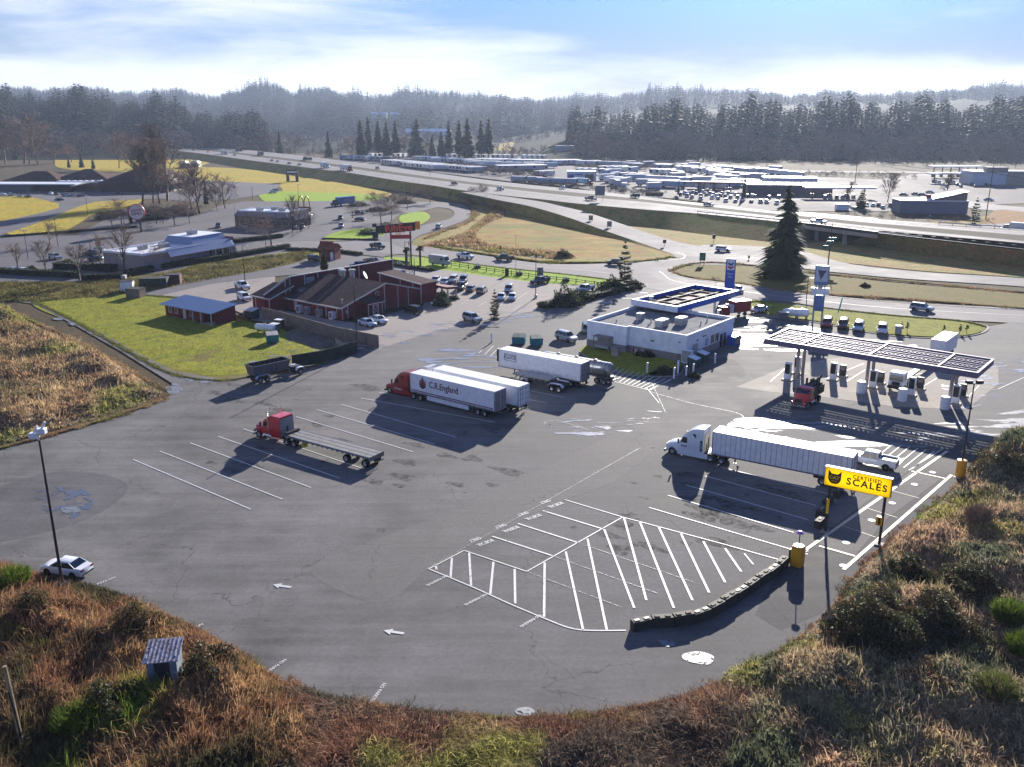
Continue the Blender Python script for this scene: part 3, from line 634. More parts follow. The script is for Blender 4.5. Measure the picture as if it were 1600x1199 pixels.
def np_mesh(name, V, Fc, mats, mi=None, parent=None):
 """V (n,3), Fc (m,k) arrays"""
 me = bpy.data.meshes.new(name); k = Fc.shape[1]
 me.vertices.add(len(V)); me.vertices.foreach_set('co', V.astype(np.float32).ravel())
 me.loops.add(Fc.size); me.loops.foreach_set('vertex_index', Fc.astype(np.int32).ravel())
 me.polygons.add(len(Fc)); me.polygons.foreach_set('loop_start', np.arange(0, Fc.size, k, dtype=np.int32))
 if not isinstance(mats, (list, tuple)): mats = [mats]
 for m in mats: me.materials.append(m)
 if mi is not None: me.polygons.foreach_set('material_index', mi.astype(np.int32))
 me.update(); me.validate()
 o = bpy.data.objects.new(name, me); COL.objects.link(o)
 if parent: o.parent = parent
 return o
def scatter(name, tmpls, P, S, rot, mats, kind='stuff'):
 """merge many copies of template meshes (V, F, mi) at P with scale S=(sx, sz)"""
 Vs, Fs, Ms = [], [], []; off = 0
 idx = nr.randint(0, len(tmpls), len(P))
 for t, (V, Fc, mi) in enumerate(tmpls):
  k = np.where(idx == t)[0]
  if not len(k): continue
  c, s_ = np.cos(rot[k])[:, None], np.sin(rot[k])[:, None]
  x = V[None, :, 0] * S[k, 0][:, None]; y = V[None, :, 1] * S[k, 0][:, None]; z = V[None, :, 2] * S[k, 1][:, None]
  Q = np.stack([x * c - y * s_ + P[k, 0][:, None], x * s_ + y * c + P[k, 1][:, None], z + P[k, 2][:, None]], 2)
  n = len(V); Vs.append(Q.reshape(-1, 3))
  Fs.append((Fc[None] + (np.arange(len(k)) * n)[:, None, None]).reshape(-1, Fc.shape[1]) + off); off += n * len(k)
  Ms.append(np.tile(mi, len(k)))
 o = np_mesh(name, np.concatenate(Vs), np.concatenate(Fs), mats, np.concatenate(Ms)); o['kind'] = kind; return o

def conifer(rows, per, hgt=1.0, rad=0.17, droop=0.35, seed=0, base=0.1, leaf=2, gap=0.0, blade=0.035, ragged=0.35):
 """unit-high conifer as (crown V,F) - tiers of drooping boughs, each bough a few ragged triangles"""
 r = np.random.RandomState(seed); V, Fc = [], []
 for i in range(rows):
  t = (i + r.uniform(-0.3, 0.3)) / rows; t = min(max(t, 0.0), 1.0); z = base + (1 - base) * t * hgt
  R0 = rad * (1 - t) ** 0.85 * (1 - 0.35 * math.exp(-t * 9)) + 0.012
  a0 = r.uniform(0, 6.28)
  for j in range(per):
   if r.rand() < gap: continue
   a = a0 + 6.283 * j / per + r.uniform(-0.25, 0.25); L = R0 * r.uniform(1 - ragged, 1 + ragged * 0.75)
   zz = z + r.uniform(-0.01, 0.01)
   for q in range(leaf):
    b = a + (q - (leaf - 1) / 2) * 0.45 + r.uniform(-0.12, 0.12); l = L * r.uniform(0.7, 1.0)
    w = blade * r.uniform(0.7, 1.3) * (0.5 + (1 - t))
    dx, dy = math.cos(b), math.sin(b); n = len(V)
    s0 = 0.12 * l; dz = -droop * l * r.uniform(0.6, 1.3)
    V += [(dx * s0, dy * s0, zz + 0.01), (dx * l * 0.62 - dy * w, dy * l * 0.62 + dx * w, zz + dz * 0.5 - 0.006), (dx * l, dy * l, zz + dz), (dx * l * 0.62 + dy * w, dy * l * 0.62 - dx * w, zz + dz * 0.5 - 0.006)]
    Fc += [(n, n + 1, n + 2), (n, n + 2, n + 3)]
    m = (dx * l * 0.5, dy * l * 0.5, zz + dz * 0.4); n = len(V)   # hanging spray
    V += [(m[0], m[1], m[2] + 0.005), (m[0] + dx * l * 0.3, m[1] + dy * l * 0.3, m[2] - 0.02 - 0.03 * (1 - t)), (m[0] - dx * l * 0.15 + dy * w, m[1] - dy * l * 0.15 - dx * w, m[2] - 0.03 * (1 - t) - 0.012)]
    Fc += [(n, n + 1, n + 2)]
 n = len(V)
 V += [(0.012, 0, 0), (-0.006, 0.01, 0), (-0.006, -0.01, 0), (0, 0, hgt)]
 Fc += [(n, n + 1, n + 3), (n + 1, n + 2, n + 3), (n + 2, n, n + 3)]
 mi = np.zeros(len(Fc), int); mi[-3:] = 1
 return np.array(V), np.array(Fc), mi
M_fir = leaf_mat('fir_needles', (54, 64, 42), (88, 90, 58), (68, 74, 48), 0.05, trans=0.3)
M_fir2 = leaf_mat('far_fir_needles', (46, 62, 44), (70, 80, 54), None, 0.05, trans=0.25)
M_bark = paint('bark', (88, 72, 58), 0.9, wear=0.3)
M_twig = leaf_mat('bare_twigs', (140, 120, 104), (170, 146, 124), (120, 106, 94), 0.08, 0.9, 0.0)
M_twig2 = leaf_mat('grey_twigs', (104, 92, 84), (132, 116, 102), None, 0.1, 0.9, 0.0)

def bare(seed, n1=9, n2=8, n3=5, spread=0.32, trunk=0.18, w=0.005, up=0.7):
 """unit-high leafless tree: (V, F, mi) limbs then a haze of twigs"""
 r = np.random.RandomState(seed); V, Fc = [], []
 def seg(p, q, a, b):
  d = q - p; L = np.linalg.norm(d) + 1e-9; d = d / L
  u = np.cross(d, (0.3, 0.5, 0.8)); u /= np.linalg.norm(u); v = np.cross(d, u); n = len(V)
  for pt, rad in ((p, a), (q, b)):
   for k in range(3):
    an = k * 2.094; V.append(pt + (u * math.cos(an) + v * math.sin(an)) * rad)
  for k in range(3):
   k2 = (k + 1) % 3; Fc.append((n + k, n + k2, n + 3 + k2)); Fc.append((n + k, n + 3 + k2, n + 3 + k))
 p = np.zeros(3); top = np.array([r.uniform(-.03, .03), r.uniform(-.03, .03), trunk]); seg(p, top, 0.018, 0.014)
 mid = np.array([top[0] * 1.6, top[1] * 1.6, 0.7]); seg(top, mid, 0.013, 0.005); tips = 0
 nb = []
 for i in range(n1):
  t = i / (n1 - 1); s0 = top + (mid - top) * t * 0.9; a = r.uniform(0, 6.28)
  e = s0 + np.array([math.cos(a) * spread * r.uniform(.5, 1), math.sin(a) * spread * r.uniform(.5, 1), r.uniform(.2, .42) * (1 - 0.35 * t)]) * np.array([1 - .4 * t, 1 - .4 * t, up / 0.7])
  e[2] = min(e[2], 0.97); seg(s0, e, 0.008 * (1 - .4 * t), 0.003); nb.append((s0, e))
 k1 = len(Fc)
 for s0, e in nb:
  for j in range(n2):
   q = s0 + (e - s0) * r.uniform(.25, 1); d = (e - s0) * r.uniform(.3, .55) + r.uniform(-1, 1, 3) * spread * 0.42; d[2] = abs(d[2]) * 0.8
   q2 = q + d; q2[2] = min(q2[2], 1.0)
   u = np.cross(d, r.uniform(-1, 1, 3)); u = u / (np.linalg.norm(u) + 1e-9) * w * 0.8; n = len(V)
   V.extend([q - u, q + u, q2]); Fc.append((n, n + 1, n + 2))
   for m in range(n3):
    a = q + (q2 - q) * r.uniform(.2, 1); dd = d * r.uniform(.2, .5) + r.uniform(-1, 1, 3) * spread * 0.28
    u = np.cross(dd, r.uniform(-1, 1, 3)); u = u / (np.linalg.norm(u) + 1e-9) * w * 0.5; n = len(V)
    b = a + dd; b[2] = min(max(b[2], 0.1), 1.02); V.extend([a - u, a + u, b]); Fc.append((n, n + 1, n + 2))
 mi = np.zeros(len(Fc), int); mi[:k1] = 1
 return np.array(V), np.array(Fc), mi

# --- far-off woods: nobody could count these ---
lo = [conifer(9, 6, rad=0.16, seed=i, leaf=1, blade=0.05, base=0.06) for i in range(5)]
vlo = [conifer(6, 5, rad=0.19, seed=20 + i, leaf=1, blade=0.075, base=0.03) for i in range(4)]
hazy = [bare(40 + i, 7, 6, 3, 0.34, 0.1, 0.02) for i in range(3)]
def wood(name, n, px0, px1, d0, d1, h0, h1, tm, mats, keep=None, w0=1.1, w1=1.9):
 px = nr.uniform(px0, px1, n); d = np.sqrt(nr.uniform(d0 ** 2, d1 ** 2, n))
 if keep is not None:
  k = keep(px, d); px, d = px[k], d[k]
 z = hill_z(px, d) + wob(px, d); x, y = polar(px, d)
 h = nr.uniform(h0, h1, len(px)) * (1 + 0.18 * np.sin(px * 0.05) + 0.12 * np.sin(px * 0.17))
 S = np.stack([h * nr.uniform(w0, w1, len(px)), h], 1)
 return scatter(name, tm, np.stack([x, y, z - 0.5], 1), S, nr.uniform(0, 6.28, len(px)), mats)
FM = [M_fir2, M_bark]; FN = [leaf_mat('near_wood_needles', (30, 48, 38), (50, 64, 44), None, 0.05, trans=0.1), M_bark]
wood('conifer_wood', 3600, -420, 300, 1080, 1420, 22, 40, lo, FN, None, 0.8, 1.5)
wood('conifer_wood', 1100, 255, 432, 1060, 1350, 18, 34, lo, FN, lambda p, d: d > 1060 + (p < 330) * 120)
wood('conifer_wood', 4600, 885, 2050, 960, 1260, 20, 38, lo, FM, lambda p, d: (p > 960) | (d > 1060), 0.8, 1.5)
wood('bare_wood', 900, 900, 2000, 850, 1000, 11, 22, hazy, [M_twig2, M_bark])
wood('bare_wood', 560, -400, 440, 930, 1120, 10, 20, hazy, [M_twig2, M_bark], lambda p, d: (p < 250) | (d > 1000))
wood('bare_wood', 420, 430, 900, 1150, 1500, 8, 16, hazy, [M_twig2, M_bark], lambda p, d: ~((d < 1350) & (p > 440) & (p < 910)))
wood('conifer_wood', 2600, 430, 900, 1750, 2350, 18, 34, vlo, FM)
wood('conifer_wood', 9000, -300, 1950, 2250, 3350, 22, 34, vlo, FM)
wood('ridge_wood', 4200, -300, 1950, 3000, 3450, 20, 38, vlo, FM, None, 0.9, 1.5)
wood('ridge_wood', 200, 370, 720, 2950, 3050, 34, 52, lo, FM, lambda p, d: np.sin(p * 0.08) + np.sin(p * 0.031 + 1) > 0.35, 0.8, 1.3)
wood('ridge_wood', 120, 960, 1180, 2900, 3050, 30, 50, lo, FM, lambda p, d: np.sin(p * 0.2) + np.sin(p * 0.07) > 0.1, 0.6, 1.0)
wood('ridge_wood', 120, 1430, 1640, 2900, 3050, 30, 46, lo, FM, lambda p, d: np.sin(p * 0.16) + np.sin(p * 0.05) > 0.0, 0.6, 1.0)
# leafless scrub along the valley floor and highway
def thicket(name, n, px, h0, h1, z=0.0, tm=None, mats=None, kind='stuff'):
 P = []
 xs, ys = [p[0] for p in px], [p[1] for p in px]
 while len(P) < n:
  x, y = rng.uniform(min(xs), max(xs)), rng.uniform(min(ys), max(ys))
  ins = False; j = len(px) - 1
  for i in range(len(px)):
   if (px[i][1] > y) != (px[j][1] > y) and x < (px[j][0] - px[i][0]) * (y - px[i][1]) / (px[j][1] - px[i][1]) + px[i][0]: ins = not ins
   j = i
  if ins: P.append(tuple(G(x, y, z)))
 P = np.array(P); h = nr.uniform(h0, h1, n)
 return scatter(name, tm or hazy, P, np.stack([h * nr.uniform(0.9, 1.5, n), h], 1), nr.uniform(0, 6.28, n), mats or [M_twig2, M_bark], kind)
scrub = [bare(60 + i, 7, 7, 4, 0.6, 0.05, 0.014, 0.6) for i in range(4)]
thicket('roadside_scrub', 90, [(270, 234), (430, 244), (560, 251), (540, 246), (430, 236), (300, 228)], 5, 11)
thicket('roadside_scrub', 130, [(540, 250), (620, 256), (720, 268), (860, 284), (860, 280), (720, 262), (600, 252)], 3, 7, tm=scrub)
thicket('roadside_scrub', 120, [(800, 283), (1000, 302), (1040, 306), (1040, 309), (900, 298), (800, 288)], 2, 4, tm=scrub)
thicket('roadside_scrub', 60, [(690, 308), (740, 312), (800, 322), (790, 330), (740, 322)], 3, 5.5, tm=scrub)
thicket('valley_scrub', 160, [(380, 226), (560, 240), (600, 246), (900, 248), (1010, 246), (1000, 238), (760, 238), (560, 232), (400, 222)], 6, 12)
thicket('valley_scrub', 420, [(1000, 238), (1120, 253), (1600, 264), (1800, 262), (1800, 250), (1300, 246), (1000, 236)], 5, 11)
thicket('yard_scrub', 90, [(880, 262), (1000, 268), (1080, 268), (1060, 262), (960, 258)], 2.5, 5, tm=scrub)
thicket('yard_scrub', 60, [(1200, 270), (1420, 276), (1440, 280), (1230, 275)], 2, 4, tm=scrub)
thicket('scrub_bushes', 60, [(1320, 330), (1400, 335), (1500, 345), (1560, 345), (1540, 350), (1400, 345), (1300, 338)], 1.0, 2.2, tm=scrub)

# --- single trees ---
BARE = {k: (bare(100 + k, 11, 9, 6, s, tr, 0.006, u)) for k, (s, tr, u) in enumerate(((0.36, 0.16, 0.8), (0.22, 0.2, 1.0), (0.5, 0.22, 0.6), (0.28, 0.3, 0.9)))}
_tp = {}
def tree_proto(key, gen, cm):
 if key not in _tp:
  V, Fc, mi = gen(); a = mi == 0
  _tp[key] = (V, Fc, mi, cm)
  def sub(nm, sel, m):
   f = Fc[sel]; u, inv = np.unique(f, return_inverse=True)
   o = np_mesh(nm, V[u], inv.reshape(f.shape), m); me = o.data; bpy.data.objects.remove(o); return me
  _tp[key] = (sub('crown', a, cm), sub('trunk', ~a, M_bark))
 return _tp[key]
def tree(name, key, gen, cm, px, py, h, label, cat='tree', group=None, z=0.0, w=1.0):
 c, t = tree_proto(key, gen, cm)
 r = thing(name, label, cat, G(px, py, z), rng.uniform(0, 6.28), group); r.scale = (h * w, h * w, h)
 for nm, me in (('crown', c), ('trunk', t)):
  o = bpy.data.objects.new(nm, me); COL.objects.link(o); o.parent = r
 return r
def fir(key, px, py, h, label, group=None, w=1.0, z=0.0):
 gens = {'a': lambda: conifer(30, 10, rad=0.2, seed=70, leaf=4, blade=0.015, base=0.05, droop=0.62, gap=0.42, ragged=0.7),
   'b': lambda: conifer(26, 9, rad=0.15, seed=71, leaf=3, blade=0.018, base=0.12, droop=0.4, gap=0.2),
   'c': lambda: conifer(24, 8, rad=0.13, seed=72, leaf=3, blade=0.02, base=0.2, droop=0.35, gap=0.25),
   'd': lambda: conifer(16, 8, rad=0.3, seed=73, leaf=3, blade=0.03, base=0.03, droop=-0.15, gap=0.3, ragged=0.5),
   'e': lambda: conifer(20, 12, rad=0.26, seed=74, leaf=3, blade=0.04, base=0.02, droop=-0.5, gap=0.05)}
 return tree('fir_tree' if key != 'e' else 'cedar_tree', key, gens[key], M_fir if key != 'e' else M_cedar, px, py, h, label, 'tree', group, z, w)
M_cedar = leaf_mat('cedar_foliage', (96, 84, 36), (70, 74, 34), (110, 88, 44), 0.6)
fir('a', 1222, 433, 24.0, 'largest lone dark fir, on the grass between the two roads by the fuel station', w=1.62)
fir('d', 975, 450, 12.0, 'dark open-branched pine on the planted bed at the road corner beside the blue canopy', w=0.95)
fir('d', 773, 499, 6.6, 'small ragged dark fir at the corner of the restaurant parking lot', w=0.9)
fir('e', 507, 424, 6.6, 'squat golden-green cedar just behind the red restaurant', w=1.0)
mids = [(565, 248, 50, 'b'), (577, 246, 54, 'c'), (592, 247, 49, 'c'), (605, 247, 48, 'b'), (619, 248, 50, 'c'), (652, 248, 52, 'a'), (676, 250, 31, 'b'), (690, 250, 36, 'b'), (702, 249, 49, 'c'), (718, 250, 50, 'c'), (731, 250, 53, 'b'), (752, 250, 50, 'c'), (764, 250, 52, 'c')]
where = ['leftmost', 'second from the left', 'third from the left', 'fourth from the left', 'fifth from the left', 'broad free-standing one', 'short one, seventh from the left', 'short one, eighth from the left', 'ninth from the left', 'tenth from the left', 'eleventh from the left', 'second from the right', 'rightmost']
for (x, y, h, k), wd in zip(mids, where):
 fir(k, x, y, h * 0.74, 'tall dark fir behind the trailer yard, %s of the row' % wd, 'tall firs behind the trailer yard', w=1.7)
for x, y, h, k, lb in ((128, 262, 13, 'a', 'dark fir with a pointed top behind the white-roofed church wing'), (146, 264, 10, 'a', 'broad low fir at the right end of the hedge behind the church'), (108, 262, 9, 'a', 'short bushy fir left of the pointed one behind the church'),
        (24, 250, 16, 'a', 'dark fir among the bare trees at the left edge'), (514, 246, 27, 'a', 'round dark evergreen left of the tall firs, near the highway'), (438, 244, 27, 'a', 'dark evergreen among bare trees beside the highway'),
        (323, 322, 13, 'b', 'narrow dark fir between bare trees left of the flagpole'), (1345, 326, 9, 'e2', 'round dark evergreen bush-like tree by the road on the far side of the highway'), (1522, 352, 11, 'd', 'dark spreading pine at the corner of the long grey building'),
        (1162, 312, 12, 'b', 'dark fir in the truck yard beyond the highway'), (1060, 305, 8, 'b', 'small dark fir by the flatbeds in the truck yard'), (205, 351, 7.5, 'b', 'narrow brown conifer below the round red and white sign')):
 if k == 'e2': tree('evergreen_tree', 'rb', lambda: conifer(14, 10, rad=0.42, seed=75, leaf=3, blade=0.08, base=0.02, droop=-0.2, gap=0.0), M_fir, x, y, h, lb)
 else: fir(k, x, y, h, lb)
def oak(k, x, y, h, label, group=None, w=1.0, z=0.0):
 if y < 340: return tree('bare_tree', 'bared%d' % k, lambda: bare(200 + k, 13, 11, 6, *((0.36, 0.14), (0.24, 0.18), (0.5, 0.2), (0.28, 0.3))[k], 0.009, (0.8, 1.0, 0.6, 0.9)[k]), M_twig, x, y, h, label, 'tree', group, z, w)
 return tree('bare_tree', 'bare%d' % k, lambda: BARE[k], M_twig, x, y, h, label, 'tree', group, z, w)
for k, x, y, h, w, lb in ((0, 186, 263, 31, 1.2, 'large leafless tree standing on the yellow field behind the church'), (1, 214, 263, 27, 1.0, 'slim leafless tree right of the large one on the yellow field'), (0, 232, 264, 24, 1.1, 'leafless tree behind the church ridge'),
        (1, 262, 314, 36, 1.2, 'tall leafless tree with a dark straight trunk in front of the brown church roof'), (1, 240, 318, 30, 1.1, 'leafless tree in the clump below the church roof, middle one'), (1, 222, 320, 28, 1.2, 'leafless tree at the left of the clump below the church roof'),
        (0, 250, 319, 22, 1.1, 'short leafless tree inside the clump below the church roof'), (1, 312, 334, 21, 1.3, 'leafless tree with upright branches behind the blue-roofed building'), (0, 300, 328, 16, 1.2, 'leafless tree beside the upright one behind the blue-roofed building'),
        (0, 352, 326, 16, 1.1, 'leafless tree just left of the white flagpole'), (0, 340, 330, 12, 1.0, 'small leafless tree between the flagpole and the fir'), (2, 284, 283, 7, 1.2, 'small leafless tree at the end of the church lawn'),
        (2, 190, 350, 11, 1.5, 'wide leafless tree behind the flat white roof with the round sign'), (2, 176, 356, 9, 1.4, 'grey leafless tree at the left of the wide one behind the flat white roof'), (2, 245, 350, 9.5, 1.4, 'dark leafless street tree right of the round sign, first of three'), (2, 255, 350, 8, 1.3, 'dark leafless street tree right of the round sign, second of three'), (2, 273, 352, 9.5, 1.4, 'dark leafless street tree right of the round sign, third of three'),
        (0, 297, 349, 11, 1.2, 'leafless tree behind the blue roof of the burger building'), (2, 78, 384, 8.5, 1.3, 'leafless tree on an island of the empty lot at left'), (1, 72, 428, 9, 1.5, 'slim leafless tree in the hedge line, nearest the left edge'),
        (1, 28, 423, 7.5, 1.4, 'faint small leafless tree at the left hedge'), (1, 125, 438, 9.5, 1.4, 'slim leafless tree in the hedge line left of the white-walled building'), (1, 158, 420, 9.5, 1.2, 'thin leafless tree at the corner of the long pale wall'), (1, 196, 428, 13, 1.3, 'tall thin leafless tree in front of the long pale wall'),
        (2, 237, 420, 8, 1.2, 'small leafless tree in front of the drive-through awning'), (2, 424, 384, 11, 1.5, 'wide pale-branched leafless tree by the junction below the golden arches'), (0, 385, 366, 9, 1.1, 'small leafless tree in front of the brown restaurant wall, left one'), (0, 402, 366, 9, 1.1, 'small leafless tree in front of the brown restaurant wall, middle one'), (1, 457, 362, 13, 1.2, 'dark upright leafless tree at the right corner of the arches building'), (0, 470, 362, 10, 1.3, 'leafless tree under the golden arches'), (0, 482, 358, 8, 1.1, 'small leafless tree right of the golden arches'),
        (2, 596, 352, 10.5, 1.4, 'wide pale leafless tree beside the grassy island above the orange sign'), (2, 612, 345, 10.5, 1.3, 'dark leafless tree on the island behind the pale one'), (2, 551, 341, 9, 1.2, 'leafless tree in front of the blue box truck'), (2, 636, 328, 8.5, 1.3, 'leafless tree on the lawn inside the road bend'), (2, 590, 326, 8, 1.3, 'small leafless tree in the planting above the island'), (0, 610, 324, 7, 1.3, 'small leafless tree at the top of the island planting'),
        (2, 672, 318, 8, 1.4, 'round leafless tree at the top of the road bend'), (0, 755, 315, 9, 1.1, 'leafless roadside tree beside the highway ramp'), (0, 733, 314, 7, 1.5, 'low leafless thicket tree left of the ramp tree'),
        (0, 432, 240, 24, 1.2, 'tall leafless tree by the highway left of the evergreen'), (0, 460, 244, 22, 1.3, 'leafless tree between the two roadside evergreens'), (0, 548, 246, 22, 1.1, 'leafless tree beside the round dark evergreen'), (0, 632, 247, 24, 1.1, 'leafless tree between the tall firs'), (0, 665, 247, 17, 1.2, 'short leafless tree right of the free-standing fir'), (1, 801, 266 - 10, 14, 1.1, 'leafless tree beside the trailers of the yard'),
        (0, 8, 256, 42, 1.4, 'big pale leafless tree at the left edge'), (0, 38, 256, 44, 1.3, 'big pale leafless tree second from the left edge'), (0, 60, 258, 38, 1.2, 'pale leafless tree third from the left edge'), (0, -14, 258, 40, 1.4, 'big pale leafless tree cut by the left edge'), (0, 112, 254, 17, 1.2, 'leafless tree behind the church firs'), (0, 85, 256, 15, 1.3, 'low leafless tree behind the brown church roof'), (0, 45, 257, 24, 1.4, 'round leafless tree in front of the pale pair at left'),
        (1, 1387, 316, 14, 1.3, 'leafless street tree in front of the far fuel station'), (1, 1325, 318, 10, 1.2, 'leafless street tree beside the far canopy'), (1, 1480, 308, 12, 1.3, 'leafless street tree in front of the far storefront'), (2, 1118, 445, 2.2, 1.2, 'twiggy shrub on the road verge beside the tall blue sign')):
 oak(k, x, y, h, lb, None, w)

# --- hedges and shrubs: clumps of small leaves ---
def clump(nleaf, rx, ry, rz, leaf=0.16, seed=0, box=False, fill=0.35):
 r = np.random.RandomState(seed)
 if box:
  P = r.uniform(-1, 1, (nleaf, 3)); ax = r.randint(0, 3, nleaf); sg = np.sign(r.uniform(-1, 1, nleaf)); P[np.arange(nleaf), ax] = sg * r.uniform(0.88, 1.04, nleaf)
  P = P * (rx, ry, rz / 2) + (0, 0, rz / 2)
 else:
  D = r.normal(size=(nleaf, 3)); D /= np.linalg.norm(D, axis=1)[:, None]; D[:, 2] = np.abs(D[:, 2])
  lump = 1 + 0.22 * np.sin(D[:, 0] * 5 + seed) * np.cos(D[:, 1] * 4.3) + 0.12 * np.sin(D[:, 2] * 9 + D[:, 0] * 7)
  P = D * (lump * r.uniform(1 - fill, 1.0, nleaf) ** 0.6)[:, None] * (rx, ry, rz)
 A = r.normal(size=(nleaf, 3)); A /= np.linalg.norm(A, axis=1)[:, None]; B = np.cross(A, r.normal(size=(nleaf, 3))); B /= np.linalg.norm(B, axis=1)[:, None] + 1e-9
 s = leaf * r.uniform(0.6, 1.3, (nleaf, 1))
 V = np.stack([P - A * s, P + B * s * 0.7, P + A * s, P - B * s * 0.7], 1).reshape(-1, 3); Fc = np.arange(nleaf * 4).reshape(-1, 4)
 return V, Fc
M_hedge = leaf_mat('hedge_leaves', (40, 52, 28), (72, 84, 38), (52, 60, 34), 0.5)
M_hedge2 = leaf_mat('brown_hedge', (74, 60, 46), (96, 80, 56), (50, 52, 34), 0.4)
M_shr = leaf_mat('broom_leaves', (70, 92, 30), (108, 124, 46), None, 0.5, trans=0.35)
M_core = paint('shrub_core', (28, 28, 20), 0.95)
def shrub(px, py, rx, ry, rz, label, m=None, n=900, leaf=0.13, name='shrub', cat='shrub', group=None, box=False, rz_=0.0):
 r = thing(name, label, cat, G(px, py), rz_, group)
 V, Fc = clump(n, rx, ry, rz, leaf, rng.randint(0, 999), box); o = np_mesh('foliage', V, Fc, m or M_hedge, parent=r)
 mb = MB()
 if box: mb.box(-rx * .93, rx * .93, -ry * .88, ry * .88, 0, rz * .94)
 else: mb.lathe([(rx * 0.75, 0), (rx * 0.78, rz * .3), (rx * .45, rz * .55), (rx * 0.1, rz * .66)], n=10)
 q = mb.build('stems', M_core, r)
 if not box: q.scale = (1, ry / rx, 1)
 return r
def hedge(p, q, h, wd, label, m=None, dens=34, name='hedge'):
 a, b = G(*p), G(*q); L = (b - a).length; c = (a + b) / 2
 r = thing(name, label, 'hedge', c, math.atan2(b.y - a.y, b.x - a.x))
 V, Fc = clump(int(dens * L * (h + wd)), L / 2, wd / 2, h, 0.17, rng.randint(0, 999), True); np_mesh('foliage', V, Fc, m or M_hedge, parent=r)
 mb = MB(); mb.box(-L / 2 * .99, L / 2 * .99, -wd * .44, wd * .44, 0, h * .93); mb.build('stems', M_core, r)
 return r
for p, q, h, wd, lb, m in (((0, 428), (122, 434), 1.6, 2.0, 'long clipped dark hedge below the bare trees at the left edge', None), ((130, 438), (192, 436), 1.5, 1.8, 'clipped hedge piece running up to the white box on the bank', None), ((198, 432), (238, 424), 1.6, 2.0, 'hedge piece at the foot of the long pale wall', None),
        ((248, 420), (355, 405), 1.5, 2.2, 'long clipped hedge below the blue awning', None), ((362, 403), (450, 388), 1.4, 2.0, 'hedge running from the lamp post to the junction', None), ((335, 398), (366, 392), 1.2, 1.6, 'short clipped hedge in front of the glazed dining front', None),
        ((88, 420), (180, 424), 1.8, 2.5, 'dark shrub row in front of the pale side wall', None), ((362, 380), (440, 371), 1.2, 2.0, 'low hedge between the two drive-through restaurants', None), ((448, 391), (505, 393), 0.9, 1.2, 'low dark hedge along the street beside the little brick kiosk', None),
        ((526, 394), (565, 399), 0.9, 1.2, 'low dark hedge right of the little brick kiosk', None), ((848, 482), (985, 453), 1.2, 3.0, 'long dark ivy bed dividing the restaurant lot from the drive', None), ((215, 346), (262, 342), 1.4, 3.0, 'dark hedge under the three dark street trees', None),
        ((5, 371), (210, 356), 0.7, 1.2, 'low hedge strip between the empty lots at left', None), ((505, 374), (590, 376), 0.5, 0.8, 'low brown planting edge round the grassy island', M_hedge2), ((606, 414), (675, 424), 0.8, 1.6, 'low dark border under the orange sign', None)):
 hedge(p, q, h, wd, lb, m)
hedge((1010, 305), (1035, 306), 1.5, 3, 'dark hedge beside the highway near the flatbeds', M_hedge2)
for px, py, rx, ry, rz, lb, m in ((884, 478, 3.6, 3.0, 4.2, 'big rounded dark evergreen bush beside the drive', None), (905, 470, 3.0, 2.6, 2.6, 'lower dark bush attached right of the big rounded one', None), (690, 478, 2.0, 1.7, 2.2, 'clipped square-shouldered bush at the restaurant porch', None), (691, 466, 1.6, 1.4, 1.7, 'dark bush behind the clipped one at the porch', None), (708, 468, 1.3, 1.2, 1.0, 'low dark bush right of the porch', None), (672, 461, 1.2, 1.1, 1.6, 'dark bush under the porch roof edge', None),
        (944, 456, 2.2, 1.8, 2.4, 'dark bush beside the white pickup on the planted bed', None), (958, 452, 2.4, 2.0, 3.0, 'dark bush at the foot of the open-branched pine', None), (990, 448, 2.4, 1.8, 1.6, 'low bush right of the open-branched pine', None), (166, 342, 4.5, 3.5, 2.8, 'brown mounded shrub left of the row of dark trees', M_hedge2), (190, 337, 4.5, 3, 2.2, 'brown mounded shrub on the field edge, second', M_hedge2), (300, 283, 4.5, 3.0, 3.0, 'dark round bush at the corner of the church lot', None),
        (240, 336, 9, 6, 3.5, 'wide rounded brown bramble mound behind the dark street trees', M_hedge2), (275, 336, 8, 6, 3.6, 'wide rounded brown bramble mound left of the blue roof', M_hedge2), (560, 322, 5, 3, 1.8, 'dark planting at the back of the arches lot', None), (590, 330, 5, 3, 1.8, 'dark shrubs on the island behind the small trees', None), (632, 318, 5, 3, 1.8, 'dark shrubs at the back of the road bend', None), (606, 356, 4, 2.6, 1.8, 'round dark shrub under the wide pale tree', None),
        (578, 366, 4.5, 3, 1.8, 'dark shrub at the edge of the island lawn', None), (1085, 604 - 14, 1.0, 0.8, 1.0, 'small shrub beside the store wall base', None), (880, 402, 2.6, 2.0, 2.2, 'lone scrubby bush on the field verge beside the road', None), (1038, 583, 1.5, 1.2, 1.2, 'dark low bush on the store lawn corner', None), (1012, 558, 1.2, 0.8, 1.1, 'small bush against the store wall', None), (1000, 556, 0.8, 0.8, 0.8, 'tiny bush against the store wall beside the flowers', None), (50, 424, 1.4, 1.2, 1.6, 'square little bush beside the parked car in the left lot', None), (107, 418, 3, 2, 2.2, 'dark rounded shrub in the bed left of the pale wall', None),
        (1350, 352, 3, 2, 1.6, 'brown bush on the highway median by the overpass', M_hedge2), (1372, 357, 4, 2.5, 1.8, 'brown bush on the highway median right of the overpass', M_hedge2), (1352, 448, 1.2, 1.0, 0.8, 'little dry bush on the verge right of the lone fir', M_hedge2)):
 shrub(px, py, rx, ry, rz, lb, m, n=int(260 + 170 * rx * rz), leaf=0.16)
